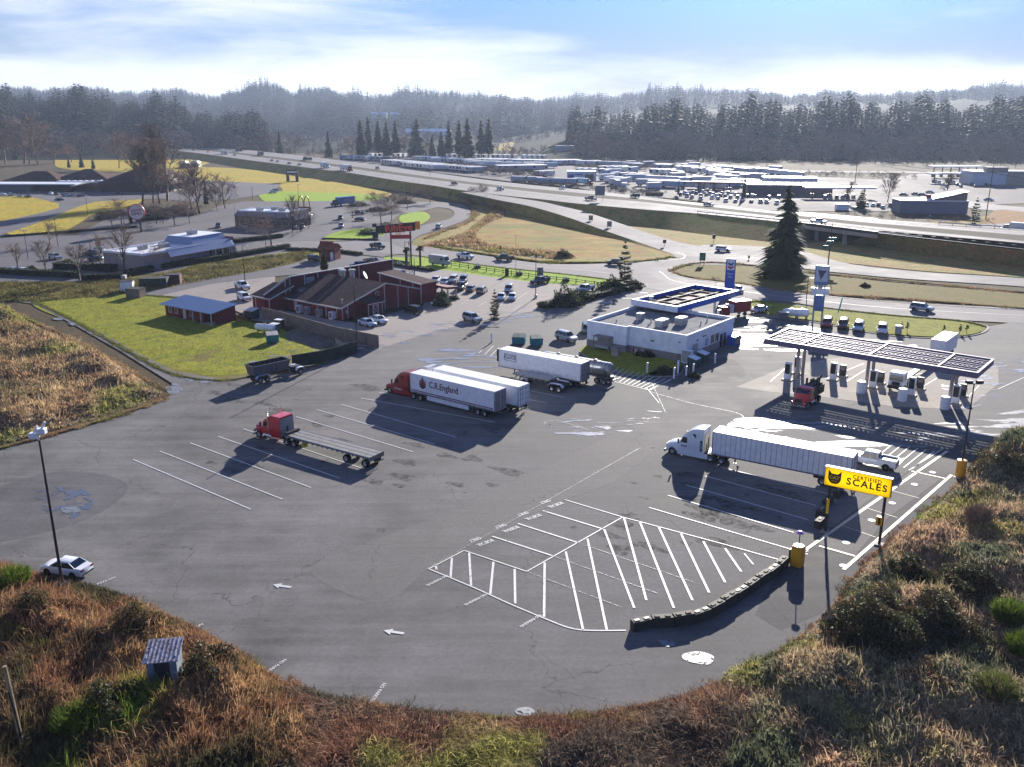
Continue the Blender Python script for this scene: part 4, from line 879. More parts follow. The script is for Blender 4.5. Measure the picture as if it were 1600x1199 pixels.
# palms by the orange sign
def palm(px, py, h, label):
 r = thing('palm_tree', label, 'palm tree', G(px, py), rng.uniform(0, 6)); V, Fc = [], []
 for i in range(34):
  a = rng.uniform(0, 6.28); e = rng.uniform(-0.5, 1.1); L = rng.uniform(1.1, 1.5); p = Vector((0, 0, h));
  d = Vector((math.cos(a) * math.cos(e), math.sin(a) * math.cos(e), math.sin(e)))
  tip = p + d * L + Vector((0, 0, -0.35)); c = p + d * L * 0.55; s = Vector((-math.sin(a), math.cos(a), 0)) * 0.4
  n = len(V); V += [tuple(p), tuple(c + s), tuple(tip), tuple(c - s)]; Fc.append((n, n + 1, n + 2, n + 3))
 np_mesh('crown', np.array(V), np.array(Fc), M_hedge, parent=r)
 mb = MB(); mb.tube((0, 0, 0), (0, 0, h), 0.28, 0.32, 8); mb.build('trunk', M_bark, r)
palm(636, 420, 5.2, 'left palm on the bright lawn under the orange sign'); palm(657, 420, 5.6, 'right palm on the bright lawn under the orange sign')

# ---------- brambles and dry grass: ground cover ----------
def inside_mask(xy, poly):
 x, y = xy[:, 0], xy[:, 1]; ins = np.zeros(len(xy), bool); j = len(poly) - 1
 for i in range(len(poly)):
  xi, yi, xj, yj = poly[i][0], poly[i][1], poly[j][0], poly[j][1]
  if yi != yj: ins ^= ((yi > y) != (yj > y)) & (x < (xj - xi) * (y - yi) / (yj - yi) + xi)
  j = i
 return ins
def edge_dist(xy, poly):
 d = np.full(len(xy), 1e9)
 for a, b in zip(poly, poly[1:] + poly[:1]):
  a, b = np.array(a[:2]), np.array(b[:2]); ab = b - a; t = np.clip(((xy - a) @ ab) / (ab @ ab + 1e-9), 0, 1)
  d = np.minimum(d, np.linalg.norm(xy - a - t[:, None] * ab, axis=1))
 return d
def lumps(x, y, s=1.0, seed=0.0):
 v = 0; a = 1.0; f = 0.22 * s
 for k in range(5):
  v = v + a * (np.sin(x * f + seed * 3 + k * 1.7 + 1.3 * np.sin(y * f * 0.8 + k)) * np.sin(y * f * 1.1 + seed + k * 2.1 + 1.2 * np.sin(x * f * 0.9 + 2 * k)))
  a *= 0.56; f *= 1.93
 return v
def thicket_height(x, y, d, hmax, seed):
 base = np.clip(d / 3.0, 0, 1) ** 0.7; return base * np.clip(0.42 + 0.36 * lumps(x, y, 1, seed) + 0.15 * lumps(x, y, 4, seed + 1), 0.04, 1.3) * hmax
def cover(name, px, hmax, blades, mats, seed, step=0.45, bl=(0.35, 0.9), bw=0.035, mounds=(), lot_side=None, lean=0.6):
 """a mound of ground cover: surface and a thick pelt of stalks on it"""
 poly = [tuple(G(x, y))[:2] for x, y in smooth_px(px, 3)]
 xs, ys = [p[0] for p in poly], [p[1] for p in poly]
 ax, ay = np.arange(min(xs), max(xs), step), np.arange(min(ys), max(ys), step); GX, GY = np.meshgrid(ax, ay)
 xy = np.stack([GX.ravel(), GY.ravel()], 1); ins = inside_mask(xy, poly); d = edge_dist(xy, poly)
 mp = [(G(a, b).x, G(a, b).y, r, h) for a, b, r, h in mounds]
 def hgt(q, dd):
  h = thicket_height(q[:, 0], q[:, 1], dd, hmax, seed)
  for mx, my, r, hh in mp:
   rr = np.hypot(q[:, 0] - mx, q[:, 1] - my) / r; h = h + hh * np.clip(1 - rr ** 2, 0, 1) ** 0.8 * np.clip(dd / 2, 0, 1)
  return h
 hz = hgt(xy, d); n0 = len(ax)
 Z = np.where(ins, hz, -0.05)
 idx = np.arange(len(xy)).reshape(len(ay), n0); q = np.stack([idx[:-1, :-1], idx[:-1, 1:], idx[1:, 1:], idx[1:, :-1]], 2).reshape(-1, 4)
 q = q[ins[q].sum(1) >= 3]
 V = np.concatenate([xy, Z[:, None]], 1)
 o = np_mesh(name, V, q, [mats[0]]); o.data.polygons.foreach_set('use_smooth', [True] * len(o.data.polygons)); o['kind'] = 'stuff'
 r = np.random.RandomState(int(seed * 10)); out = []
 P = np.stack([r.uniform(min(xs), max(xs), blades * 2), r.uniform(min(ys), max(ys), blades * 2)], 1); P = P[inside_mask(P, poly)][:blades]
 dd = edge_dist(P, poly); h = hgt(P, dd); n = len(P)
 tone = 0.5 + 0.25 * lumps(P[:, 0], P[:, 1], 1.6, seed + 5)
 kind_ = r.rand(n); L = r.uniform(bl[0], bl[1], n) * np.clip(0.35 + dd / 2.5, 0.35, 1) * (0.75 + 0.5 * tone) * np.where(kind_ < .1, 1.7, np.where(kind_ > .5, .42, .8)); a = r.uniform(0, 6.283, n) ; wind = 0.8 * np.sin(P[:, 0] * 0.5 + seed) + 2.0
 a = np.where(r.rand(n) < 0.45, wind + r.normal(size=n) * 0.5, a); le = lean * r.uniform(0.5, 1.5, n)
 ux, uy = np.cos(a), np.sin(a); w = bw * r.uniform(0.6, 1.4, n) * np.where(kind_ < .1, .5, np.where(kind_ > .5, 2.2, 1))
 b0 = np.stack([P[:, 0], P[:, 1], h - 0.1], 1)
 m = b0 + np.stack([ux * L * 0.35 * le, uy * L * 0.35 * le, L * 0.6], 1); t = b0 + np.stack([ux * L * 1.0 * le, uy * L * 1.0 * le, L * (0.95 - 0.25 * le)], 1)
 aw = a + r.uniform(-1.2, 1.2, n) + 1.57; wx = np.stack([np.cos(aw) * w, np.sin(aw) * w, np.zeros(n)], 1)
 VV = np.stack([b0 - wx, b0 + wx, m + wx, m - wx, t], 1).reshape(-1, 3); i0 = np.arange(n) * 5
 F1 = np.stack([i0, i0 + 1, i0 + 2], 1); F2 = np.stack([i0, i0 + 2, i0 + 3], 1); F3 = np.stack([i0 + 3, i0 + 2, i0 + 4], 1)
 FF = np.concatenate([F1, F2, F3]);
 o2 = np_mesh(name + '_stalks', VV, FF, [mats[1]]); o2.parent = o; o2['kind'] = 'stuff'
 return o
def bramble_mat(name, pal, big=0.16, isl=0.55, trans=0.2):
 """pal: tan, rust, dark, green - patches drift from one to the next; every stalk differs a little"""
 n = NT(name); a = n.noise(big, 5, 0.62, dist=0.6); b = n.noise(big * 0.6, 4, 0.6, vec=n.mapv(loc=(40, 9, 0))); i = n.isl(); e = n.noise(1.3, 4, 0.7)
 c = n.mix(n.mr(a, 0.42, 0.58), lin(pal[0]), lin(pal[1])); c = n.mix(n.mr(b, 0.50, 0.6), c, lin(pal[2])); c = n.mix(n.mr(n.noise(big * 0.45, 4, 0.6, vec=n.mapv(loc=(7, 60, 0))), 0.55, 0.63), c, lin(pal[3]))
 c = n.mix(1.0, c, n.mix(i, (1 - isl,) * 3, (1 + isl * 1.5,) * 3), 'MULTIPLY'); c = n.mix(1.0, c, n.mix(n.mr(e, 0.3, 0.7), (0.6,) * 3, (1.4,) * 3), 'MULTIPLY')
 n.base(c, 0.85, 0, 0.15)
 if trans:
  tr = n.t.nodes.new('ShaderNodeBsdfTranslucent'); n.put(tr.inputs[0], c)
  mx = n.t.nodes.new('ShaderNodeMixShader'); mx.inputs[0].default_value = trans
  n.link(n.b.outputs[0], mx.inputs[1]); n.link(tr.outputs[0], mx.inputs[2]); n.link(mx.outputs[0], n.out.inputs[0])
 else: n.bump(e, 0.8, 0.3)
 MATS[name] = n.m; return n.m
palA = ((164, 132, 96), (132, 96, 72), (84, 78, 54), (124, 138, 54)); palB = ((172, 138, 108), (140, 102, 80), (118, 102, 86), (156, 150, 84)); palC = ((144, 136, 106), (176, 148, 118), (98, 102, 76), (160, 152, 88)); palD = ((178, 154, 116), (154, 126, 96), (128, 114, 84), (148, 142, 84))
MA = (bramble_mat('bramble_litter_left', tuple(tuple(int(v * .8) for v in c) for c in palA), trans=0), bramble_mat('bramble_stalks_left', palA, trans=0.45))
MBm = (bramble_mat('dry_grass_litter', tuple(tuple(int(v * .8) for v in c) for c in palB), trans=0), bramble_mat('dry_grass_stalks', palB, trans=0.45))
MC = (bramble_mat('bramble_litter_right', tuple(tuple(int(v * .8) for v in c) for c in palC), trans=0), bramble_mat('bramble_leaves_right', palC, trans=0.4))
MD = (bramble_mat('bank_litter', tuple(tuple(int(v * .85) for v in c) for c in palD), trans=0), bramble_mat('bank_stalks', palD, trans=0.4))
cover('bramble_thicket', [(-160, 884), (0, 881), (60, 898), (130, 911), (185, 927), (240, 952), (300, 979), (380, 1024), (446, 1068), (470, 1090), (460, 1240), (-160, 1260)], 1.6, 110000, MA, 1.3, bl=(0.4, 1.1), mounds=((60, 975, 5.0, 1.6), (190, 1010, 4.5, 1.4), (150, 1150, 5, 1.0), (310, 1110, 3.5, 0.9)))
cover('dry_grass', [(440, 1066), (500, 1083), (560, 1095), (640, 1107), (730, 1116), (820, 1121), (900, 1116), (980, 1106), (1060, 1089), (1130, 1066), (1180, 1110), (1200, 1260), (440, 1260)], 0.75, 90000, MBm, 2.1, bl=(0.3, 0.8), lean=1.1, mounds=((1100, 1130, 3, 0.8), (560, 1180, 3, 0.5), (900, 1180, 3, 0.5)))
cover('bramble_thicket', [(1120, 1068), (1211, 1018), (1256, 988), (1296, 951), (1331, 902), (1367, 863), (1398, 835), (1438, 805), (1468, 783), (1503, 750), (1534, 710), (1560, 691), (1640, 666), (1800, 655), (1840, 1260), (1180, 1260)], 1.6, 200000, MC, 3.7, bl=(0.3, 0.85), bw=0.045, mounds=((1385, 985, 5.0, 1.6), (1440, 965, 4.2, 1.2), (1560, 900, 5, 1.4), (1280, 1070, 4, 1.8), (1580, 740, 6, 2.2), (1620, 720, 7, 2.5), (1460, 860, 4, 0.8), (1540, 1100, 4, 1.0)))
cover('bramble_bank', [(-140, 478), (-60, 470), (0, 480), (55, 509), (120, 535), (188, 572), (235, 602), (256, 616), (236, 626), (150, 654), (60, 681), (0, 696), (-140, 735)], 1.2, 80000, MD, 4.2, step=0.8, bl=(0.5, 1.2), bw=0.07, mounds=((10, 500, 6, 2.0), (150, 575, 5, 1.5), (100, 640, 5, 1.0), (30, 660, 5, 1.4), (80, 548, 5, 1.3), (190, 600, 4, 1.2), (160, 560, 5, 1.6)))
cover('field_brush', [(652, 386), (700, 385), (760, 394), (850, 404), (900, 404), (880, 396), (800, 388), (745, 372), (762, 350), (800, 334), (770, 330), (742, 350), (720, 366)], 0.6, 20000, (M_tawny, MD[1]), 5.5, step=1.6, bl=(0.5, 1.2), bw=0.14)
cover('rough_tufts', [(-60, 442), (130, 441), (260, 427), (310, 414), (420, 400), (490, 392), (470, 410), (330, 438), (215, 458), (60, 472), (-60, 464)], 0.4, 30000, (M_rough, leaf_mat('tuft_blades', (150, 138, 78), (112, 106, 52), (96, 92, 48), 0.2)), 6.1, step=1.2, bl=(0.4, 0.8), bw=0.1)
def edge_tufts(name, line, n, spread, m, bl=(0.1, 0.35), bw=0.04, z=0.03):
 P_ = [np.array(G(*p)[:2]) for p in smooth_px(line, 4, False)]; seg = [np.linalg.norm(b - a) for a, b in zip(P_, P_[1:])]; cum = np.cumsum([0] + seg); r = np.random.RandomState(n)
 s = r.uniform(0, cum[-1], n); i = np.clip(np.searchsorted(cum, s) - 1, 0, len(seg) - 1); A = np.array(P_)[i]; B = np.array(P_)[i + 1]; t = ((s - cum[i]) / np.array(seg)[i])[:, None]
 d = (B - A) / np.linalg.norm(B - A, axis=1)[:, None]; nn = np.stack([-d[:, 1], d[:, 0]], 1); ww = np.clip(np.abs(lumps(A[:, 0] + s * .3, A[:, 1], 5, 2)), .15, 1.5)
 Q = A + (B - A) * t + nn * (r.normal(size=n) * spread * ww)[:, None]; L = r.uniform(bl[0], bl[1], n); a = r.uniform(0, 6.283, n)
 b0 = np.stack([Q[:, 0], Q[:, 1], np.full(n, z)], 1); tip = b0 + np.stack([np.cos(a) * L * .7, np.sin(a) * L * .7, L * .7], 1); w = np.stack([-np.sin(a) * bw, np.cos(a) * bw, np.zeros(n)], 1)
 o = np_mesh(name, np.stack([b0 - w, b0 + w, tip], 1).reshape(-1, 3), np.arange(n * 3).reshape(-1, 3), m); o['kind'] = 'stuff'
M_tg = leaf_mat('lawn_blades', (132, 138, 44), (108, 114, 42), (150, 138, 64), 0.25, trans=0.35)
for ln, n, spr, m, bl, bw in (([(0, 884), (60, 901), (130, 914), (185, 930), (240, 956), (300, 983), (380, 1028), (440, 1070), (500, 1087), (560, 1099), (640, 1111), (730, 1120), (820, 1125), (900, 1120), (980, 1110), (1060, 1093), (1130, 1069), (1215, 1021), (1260, 991), (1300, 954), (1335, 904), (1370, 865), (1440, 807), (1505, 751), (1535, 712), (1560, 694)], 22000, .45, MA[1], (.08, .4), .03),
        ([(0, 702), (60, 686), (150, 661), (240, 631), (262, 617)], 7000, .5, MD[1], (.15, .5), .05), ([(0, 455), (60, 475), (120, 504), (200, 549), (270, 585), (345, 595), (400, 588), (460, 580), (545, 554)], 12000, .5, M_tg, (.12, .35), .06),
        ([(0, 478), (50, 502), (120, 534), (190, 572), (256, 612)], 9000, .6, MD[1], (.15, .5), .06), ([(50, 474), (130, 462), (180, 455), (230, 462), (300, 470), (395, 505)], 7000, .4, M_tg, (.15, .35), .07),
        ([(664, 374), (692, 362), (737, 344), (741, 322)], 6000, 1.2, MD[1], (.3, .8), .14), ([(668, 383), (700, 389), (760, 398), (840, 409), (900, 411), (1000, 409), (1052, 402)], 9000, 1.0, M_tg, (.25, .6), .12), ([(1150, 474), (1215, 472), (1290, 482), (1400, 494), (1500, 502), (1538, 511)], 5000, .4, M_tg, (.15, .4), .08),
        ([(1046, 424), (1080, 434), (1160, 444), (1250, 457), (1440, 470), (1600, 483)], 8000, .7, MD[1], (.2, .5), .1), ([(1046, 424), (1075, 414), (1120, 411), (1200, 418), (1300, 430), (1600, 458)], 8000, .8, MD[1], (.2, .6), .12), ([(600, 402), (640, 399), (760, 416), (900, 431), (1005, 445)], 5000, .4, M_tg, (.15, .35), .08)):
 edge_tufts('verge_weeds', ln, n, spr, m, bl, bw)
cover('lawn_grass', [(58, 475), (130, 464), (180, 457), (230, 463), (300, 471), (392, 506), (420, 507), (498, 546), (524, 555), (498, 568), (440, 570), (395, 582), (340, 590), (262, 576), (192, 544), (122, 507)], 0.12, 42000, (M_lawn, M_tg), 7.3, step=1.0, bl=(0.12, 0.3), bw=0.06)
def near_shrub(px, py, h, rad, label, m=M_shr, n=2600):
 r = thing('shrub', label, 'shrub', G(px, py), 0); q = np.random.RandomState(int(px)); V, Fc = [], []
 a = q.uniform(0, 6.283, n); e = q.uniform(0.15, 1.0, n) ** 0.5; rr = rad * np.sqrt(q.uniform(0, 1, n)); L = h * q.uniform(0.16, 0.34, n)
 zb = h * q.uniform(0.05, 0.85, n) * (1 - 0.35 * (rr / rad) ** 2); P = np.stack([np.cos(a) * rr * (0.4 + zb / h), np.sin(a) * rr * (0.4 + zb / h), zb], 1)
 D = np.stack([np.cos(a) * 0.45, np.sin(a) * 0.45, np.ones(n)], 1) + q.normal(size=(n, 3)) * 0.25; D /= np.linalg.norm(D, axis=1)[:, None]
 T = P + D * L[:, None]; S = np.cross(D, q.normal(size=(n, 3))); S = S / np.linalg.norm(S, axis=1)[:, None] * 0.035
 V = np.stack([P - S, P + S, T], 1).reshape(-1, 3); np_mesh('foliage', V, np.arange(n * 3).reshape(-1, 3), m, parent=r)
 mb = MB()
 for k in range(14):
  b = k * 0.45; mb.tube((0, 0, 0), (math.cos(b) * rad * 0.5, math.sin(b) * rad * 0.5, h * 0.7), 0.03, 0.01, 4)
 mb.build('stems', M_bark, r)
M_bl = leaf_mat('bramble_leaves_dark', (44, 50, 32), (94, 96, 62), (104, 84, 62), 0.6, 0.6, 0.3); M_bl2 = leaf_mat('bramble_leaves_brown', (84, 66, 48), (140, 112, 84), (96, 96, 56), 0.7, 0.7, 0.35)
for x, y, rx, ry, rz, n_, mt, lb in ((1375, 1005, 4.4, 3.6, 3.4, 12000, M_bl, 'biggest dark leafy bramble bush, below the foot of the scale sign'), (1455, 985, 3.4, 3.0, 2.6, 8000, M_bl, 'dark leafy bramble bush right of the biggest one'), (1520, 930, 3.0, 2.6, 2.0, 6000, M_bl, 'dark bramble bush on the upper right bank'), (1300, 1085, 2.6, 2.2, 1.7, 5000, M_bl2, 'brown bramble bush at the lower edge of the right bank'),
        (1575, 745, 4.2, 3.4, 3.0, 7000, M_bl, 'dark bramble bush by the lot corner at the right edge'), (1460, 1085, 2.8, 2.4, 1.6, 5000, M_bl2, 'brown bramble bush in the middle of the right bank'), (1420, 905, 2.2, 1.8, 1.6, 4000, M_bl, 'small leafy bush right of the scale sign foot'),
        (60, 985, 3.0, 2.4, 1.9, 6000, M_bl2, 'brown bramble bush near the white sedan at left'), (215, 1005, 2.6, 2.2, 1.7, 5000, M_bl2, 'brown bramble bush above the weathered shed'), (330, 1075, 2.4, 2.0, 1.6, 5000, M_bl, 'dark leafy bush right of the weathered shed'), (175, 1130, 2.6, 2.0, 1.3, 5000, M_bl, 'low dark bramble bush at bottom left')):
 shrub(x, y, rx, ry, rz + (1.5 if x < 400 else .5), lb, mt, n=int(n_ * 1.3), leaf=.11, name='bramble_bush', cat='bush')
near_shrub(1572, 985, 2.8, 1.3, 'bright green broom bush at the right edge of the bank', n=3600)
near_shrub(1596, 1030, 2.2, 1.4, 'green broom bush just below the one at the right edge')
near_shrub(1548, 1112, 3.0, 1.5, 'olive green broom bush with a thin trunk, bottom right', leaf_mat('olive_broom', (82, 92, 42), (104, 108, 52), None, trans=0.35), 3600)
near_shrub(1320, 1068, 2.0, 1.1, 'small olive broom among the brown brambles', leaf_mat('olive_broom_small', (96, 92, 44), (112, 104, 56), None, trans=0.35))
near_shrub(20, 925, 2.4, 1.8, 'bright green bush at the left edge beside the white sedan', n=3600)
near_shrub(120, 1155, 2.6, 1.6, 'green leafy bush in the brambles at bottom left')
near_shrub(1525, 832, 3.2, 1.3, 'pale leafless shrub on the bank right of the scale sign', M_twig, 2400)
# ======================= VEHICLES =======================
M_glass = glass(); M_tyre = paint('tyre_rubber', (26, 26, 28), 0.85); M_rim = paint('wheel_rim', (176, 178, 182), 0.3, 0.7)
M_blk = paint('black_plastic', (24, 24, 27), 0.5); M_chr = paint('chrome', (196, 198, 202), 0.18, 0.9, wear=0.03); M_lamp = paint('headlamp', (212, 216, 222), 0.15)
M_tail = paint('tail_lamp', (120, 12, 12), 0.25); M_steel = paint('grey_steel', (112, 114, 118), 0.5, 0.5); M_trw = paint('trailer_white', (234, 236, 240), 0.42, wear=0.08)
M_roofw = paint('trailer_roof_white', (226, 226, 224), 0.5, wear=0.06); M_alu = paint('aluminium', (160, 164, 170), 0.3, 0.75, wear=0.08)
CARC = {'white': (226, 228, 230), 'silver': (160, 164, 168), 'grey': (96, 100, 106), 'black': (22, 23, 26), 'blue': (40, 52, 78), 'dark_red': (82, 22, 26), 'red': (150, 26, 26), 'beige': (150, 142, 126), 'dark_green': (34, 46, 40), 'purple': (52, 38, 52), 'pale_blue': (170, 188, 206), 'dark_blue': (28, 38, 62)}
def carpaint(c):
 k = 'car_paint_' + c
 if k not in MATS: paint(k, CARC[c], 0.32, 0.15 if c not in ('white',) else 0.0, wear=0.04, coat=0.6)
 return MATS[k]
def ring(x, w, zb, zt, top=0.8, y0=0.0):
 pts = [(w * .86, zb), (w, zb + .12 * (zt - zb) + .02), (w, zb + .6 * (zt - zb)), (w * .965, zt - .12 * (zt - zb)), (w * top, zt)]
 return [(x, y0 + a, b) for a, b in pts] + [(x, y0 - a, b) for a, b in pts[::-1]]
def wheel(parent, x, y, r, w, side, rim=True, n=14, name='wheel'):
 """side +1 left, -1 right; tyre with a rim set into its outer face"""
 mb = MB(); a = w / 2
 mb.lathe([(r * .62, -a), (r * .93, -a), (r, -a * .7), (r, a * .7), (r * .93, a), (r * .62, a), (r * .58, a * .55 * 1)] if side > 0 else [(r * .58, -a * .55), (r * .62, -a), (r * .93, -a), (r, -a * .7), (r, a * .7), (r * .93, a), (r * .62, a)], (0, 0, 0), n, 'y')
 o = mb.build(name, M_tyre, parent, smooth=True, loc=(x, y, r))
 if rim:
  mb = MB(); s = side
  mb.lathe(sorted([(r * .60, s * a * .6), (r * .54, s * a * .78), (r * .16, s * a * .62), (r * .13, s * a * 1.02)], key=lambda q: q[1]) if False else ([(r * .60, a * .6), (r * .54, a * .84), (r * .2, a * .66), (r * .15, a * 1.05)] if s > 0 else [(r * .15, -a * 1.05), (r * .2, -a * .66), (r * .54, -a * .84), (r * .60, -a * .6)]), (0, 0, 0), n, 'y')
  mb.build('rim', M_rim, o, smooth=True)
 return o
KIND = {  # L, half width, height, stations (x, w factor, zb, zt), glass (rear0, rear1, front1, front0, belt), wheel r, axle x
 'sedan': (4.75, .91, 1.46, [(-2.37, .80, .34, .80), (-2.28, .92, .27, .98), (-1.7, .98, .22, 1.03), (-.8, 1, .2, .99), (.7, 1, .2, .97), (1.2, 1, .2, .95), (1.9, .96, .22, .84), (2.25, .86, .27, .72), (2.37, .72, .34, .58)], (-1.75, -1.0, .35, 1.15, .95), .33, 1.40),
 'suv': (4.8, .96, 1.75, [(-2.4, .86, .42, 1.05), (-2.33, .95, .34, 1.12), (-1.7, 1, .28, 1.14), (0, 1, .26, 1.12), (1.1, 1, .26, 1.10), (1.9, .97, .28, 1.04), (2.3, .9, .34, .93), (2.4, .78, .42, .78)], (-2.3, -2.05, .45, 1.15, 1.08), .37, 1.42),
 'pickup': (5.8, .99, 1.88, [(-2.9, .94, .5, 1.12), (-2.85, 1, .44, 1.16), (-.9, 1, .4, 1.18), (0, 1, .36, 1.18), (1.5, 1, .36, 1.18), (2.3, .98, .38, 1.12), (2.8, .93, .42, 1.0), (2.9, .84, .5, .86)], (-.85, -.72, .75, 1.35, 1.12), .41, 1.80),
}
def build_car(kind, colour, label, detail=2):
 L, w, h, st, g, wr, ax = KIND[kind]; cp_ = carpaint(colour)
 name = {'sedan': 'sedan_car', 'suv': 'suv_car', 'pickup': 'pickup_truck'}[kind]
 B = MB(); B.loft([ring(x, w * f, zb, zt, .86) for x, f, zb, zt in st])
 r0, r1, f1, f0, belt = g; wb, wt = w * .90, w * .74; e = .05
 Gm = MB(); Gm.add([(r0, -wb, belt), (f0, -wb, belt), (f0, wb, belt), (r0, wb, belt), (r1, -wt, h - e), (f1, -wt, h - e), (f1, wt, h - e), (r1, wt, h - e)], [(0, 3, 2, 1), (4, 5, 6, 7), (0, 1, 5, 4), (1, 2, 6, 5), (2, 3, 7, 6), (3, 0, 4, 7)])
 RF = MB(); RF.loft([[(x, s * wt * k, z) for s, k, z in ((1, 1.02, h - e - .02), (1, .8, h), (-1, .8, h), (-1, 1.02, h - e - .02))] for x in (r1 - .04, r1 + .2, f1 - .2, f1 + .05)])
 for s in (1, -1):
  for a, b in (((r0, wb), (r1, wt)), ((f0, wb), (f1, wt))): RF.tube((a[0], s * a[1], belt), (b[0], s * b[1], h - e), .045, .04, 5)
  mids = {'sedan': [-.15], 'suv': [-.2, -1.3], 'pickup': [.15]}[kind]
  for m in mids: RF.tube((m, s * (wb + .005), belt), (m - .05, s * (wt + .005), h - e), .04, .035, 5)
 if detail == 0:
  B.v += []; o = len(B.v); B.v += Gm.v; B.f += [tuple(i + o for i in f) for f in Gm.f]; B.m += [1] * len(Gm.f)
  o = len(B.v); B.v += RF.v; B.f += [tuple(i + o for i in f) for f in RF.f]; B.m += [0] * len(RF.f)
  for x in (ax, -ax):
   for s in (1, -1): B.lathe([(wr, s * w - .1), (wr, s * w + .02)], (x, 0, wr), 10, 'y', 2)
  return tag(B.build(name, [cp_, M_glass, M_tyre]), label, None)
 r = thing(name, label, None)
 if kind == 'pickup':
  # open bed: dark well set in the body top
  B.box(-2.78, -.95, -w * .80, w * .80, 1.17, 1.19, 1)
  for s in (1, -1): B.box(-2.86, -.92, s * w * .9 - .06, s * w * .9 + .06, 1.15, 1.36)
  B.box(-2.9, -2.82, -w * .94, w * .94, .7, 1.36); B.box(-.96, -.88, -w * .9, w * .9, 1.15, 1.40)
 for x in (ax, -ax):
  for s in (1, -1): B.lathe([(wr * 1.16, s * w - .12 * s), (wr * 1.16, s * (w + .006))], (x, 0, wr * 1.02), 14, 'y', 1)
 B.box(-L / 2 - .01, -L / 2 + .1, -w * .8, w * .8, .36, .5, 1); B.box(L / 2 - .12, L / 2 + .01, -w * .55, w * .55, .42, .58, 1)
 B.build('body', [cp_, M_blk], r, smooth=True); Gm.build('windows', M_glass, r); RF.build('roof', cp_, r, smooth=True)
 for x in (ax, -ax):
  for s in (1, -1): wheel(r, x, s * (w - .1), wr, .22, s, detail > 1)
 zt = st[-2][3]; zr = st[1][3]
 for s in (1, -1):
  m = MB(); m.box(L / 2 - .22, L / 2 - .06, s * w * .62 - .17, s * w * .62 + .17, zt - .16, zt - .03); m.build('headlight', M_lamp, r)
  m = MB(); m.box(-L / 2 - .015, -L / 2 + .12, s * w * .68 - .17, s * w * .68 + .17, zr - .22, zr - .06); m.build('taillight', M_tail, r)
  m = MB(); m.box(f0 - .22, f0 - .1, s * (w + .02), s * (w + .18), belt, belt + .13); m.build('mirror', cp_, r)
 return r
_cars = {}
def car(kind, colour, px, py, dx, dy, label, group=None, detail=1, z=0.05, cat=None, s=1.0):
 key = (kind, colour, detail)
 if key not in _cars: _cars[key] = o = build_car(kind, colour, label, detail)
 else: o = copy_tree(_cars[key])
 tag(o, label, cat or {'sedan': 'car', 'suv': 'car', 'pickup': 'pickup truck'}[kind], group or 'parked_and_passing' and None)
 o.location = G(px, py, z); o.rotation_euler = (0, 0, head(px, py, px + dx, py + dy)); o.scale = (s, s, s)
 return o
RLOT = 'cars parked in the red restaurant lot'
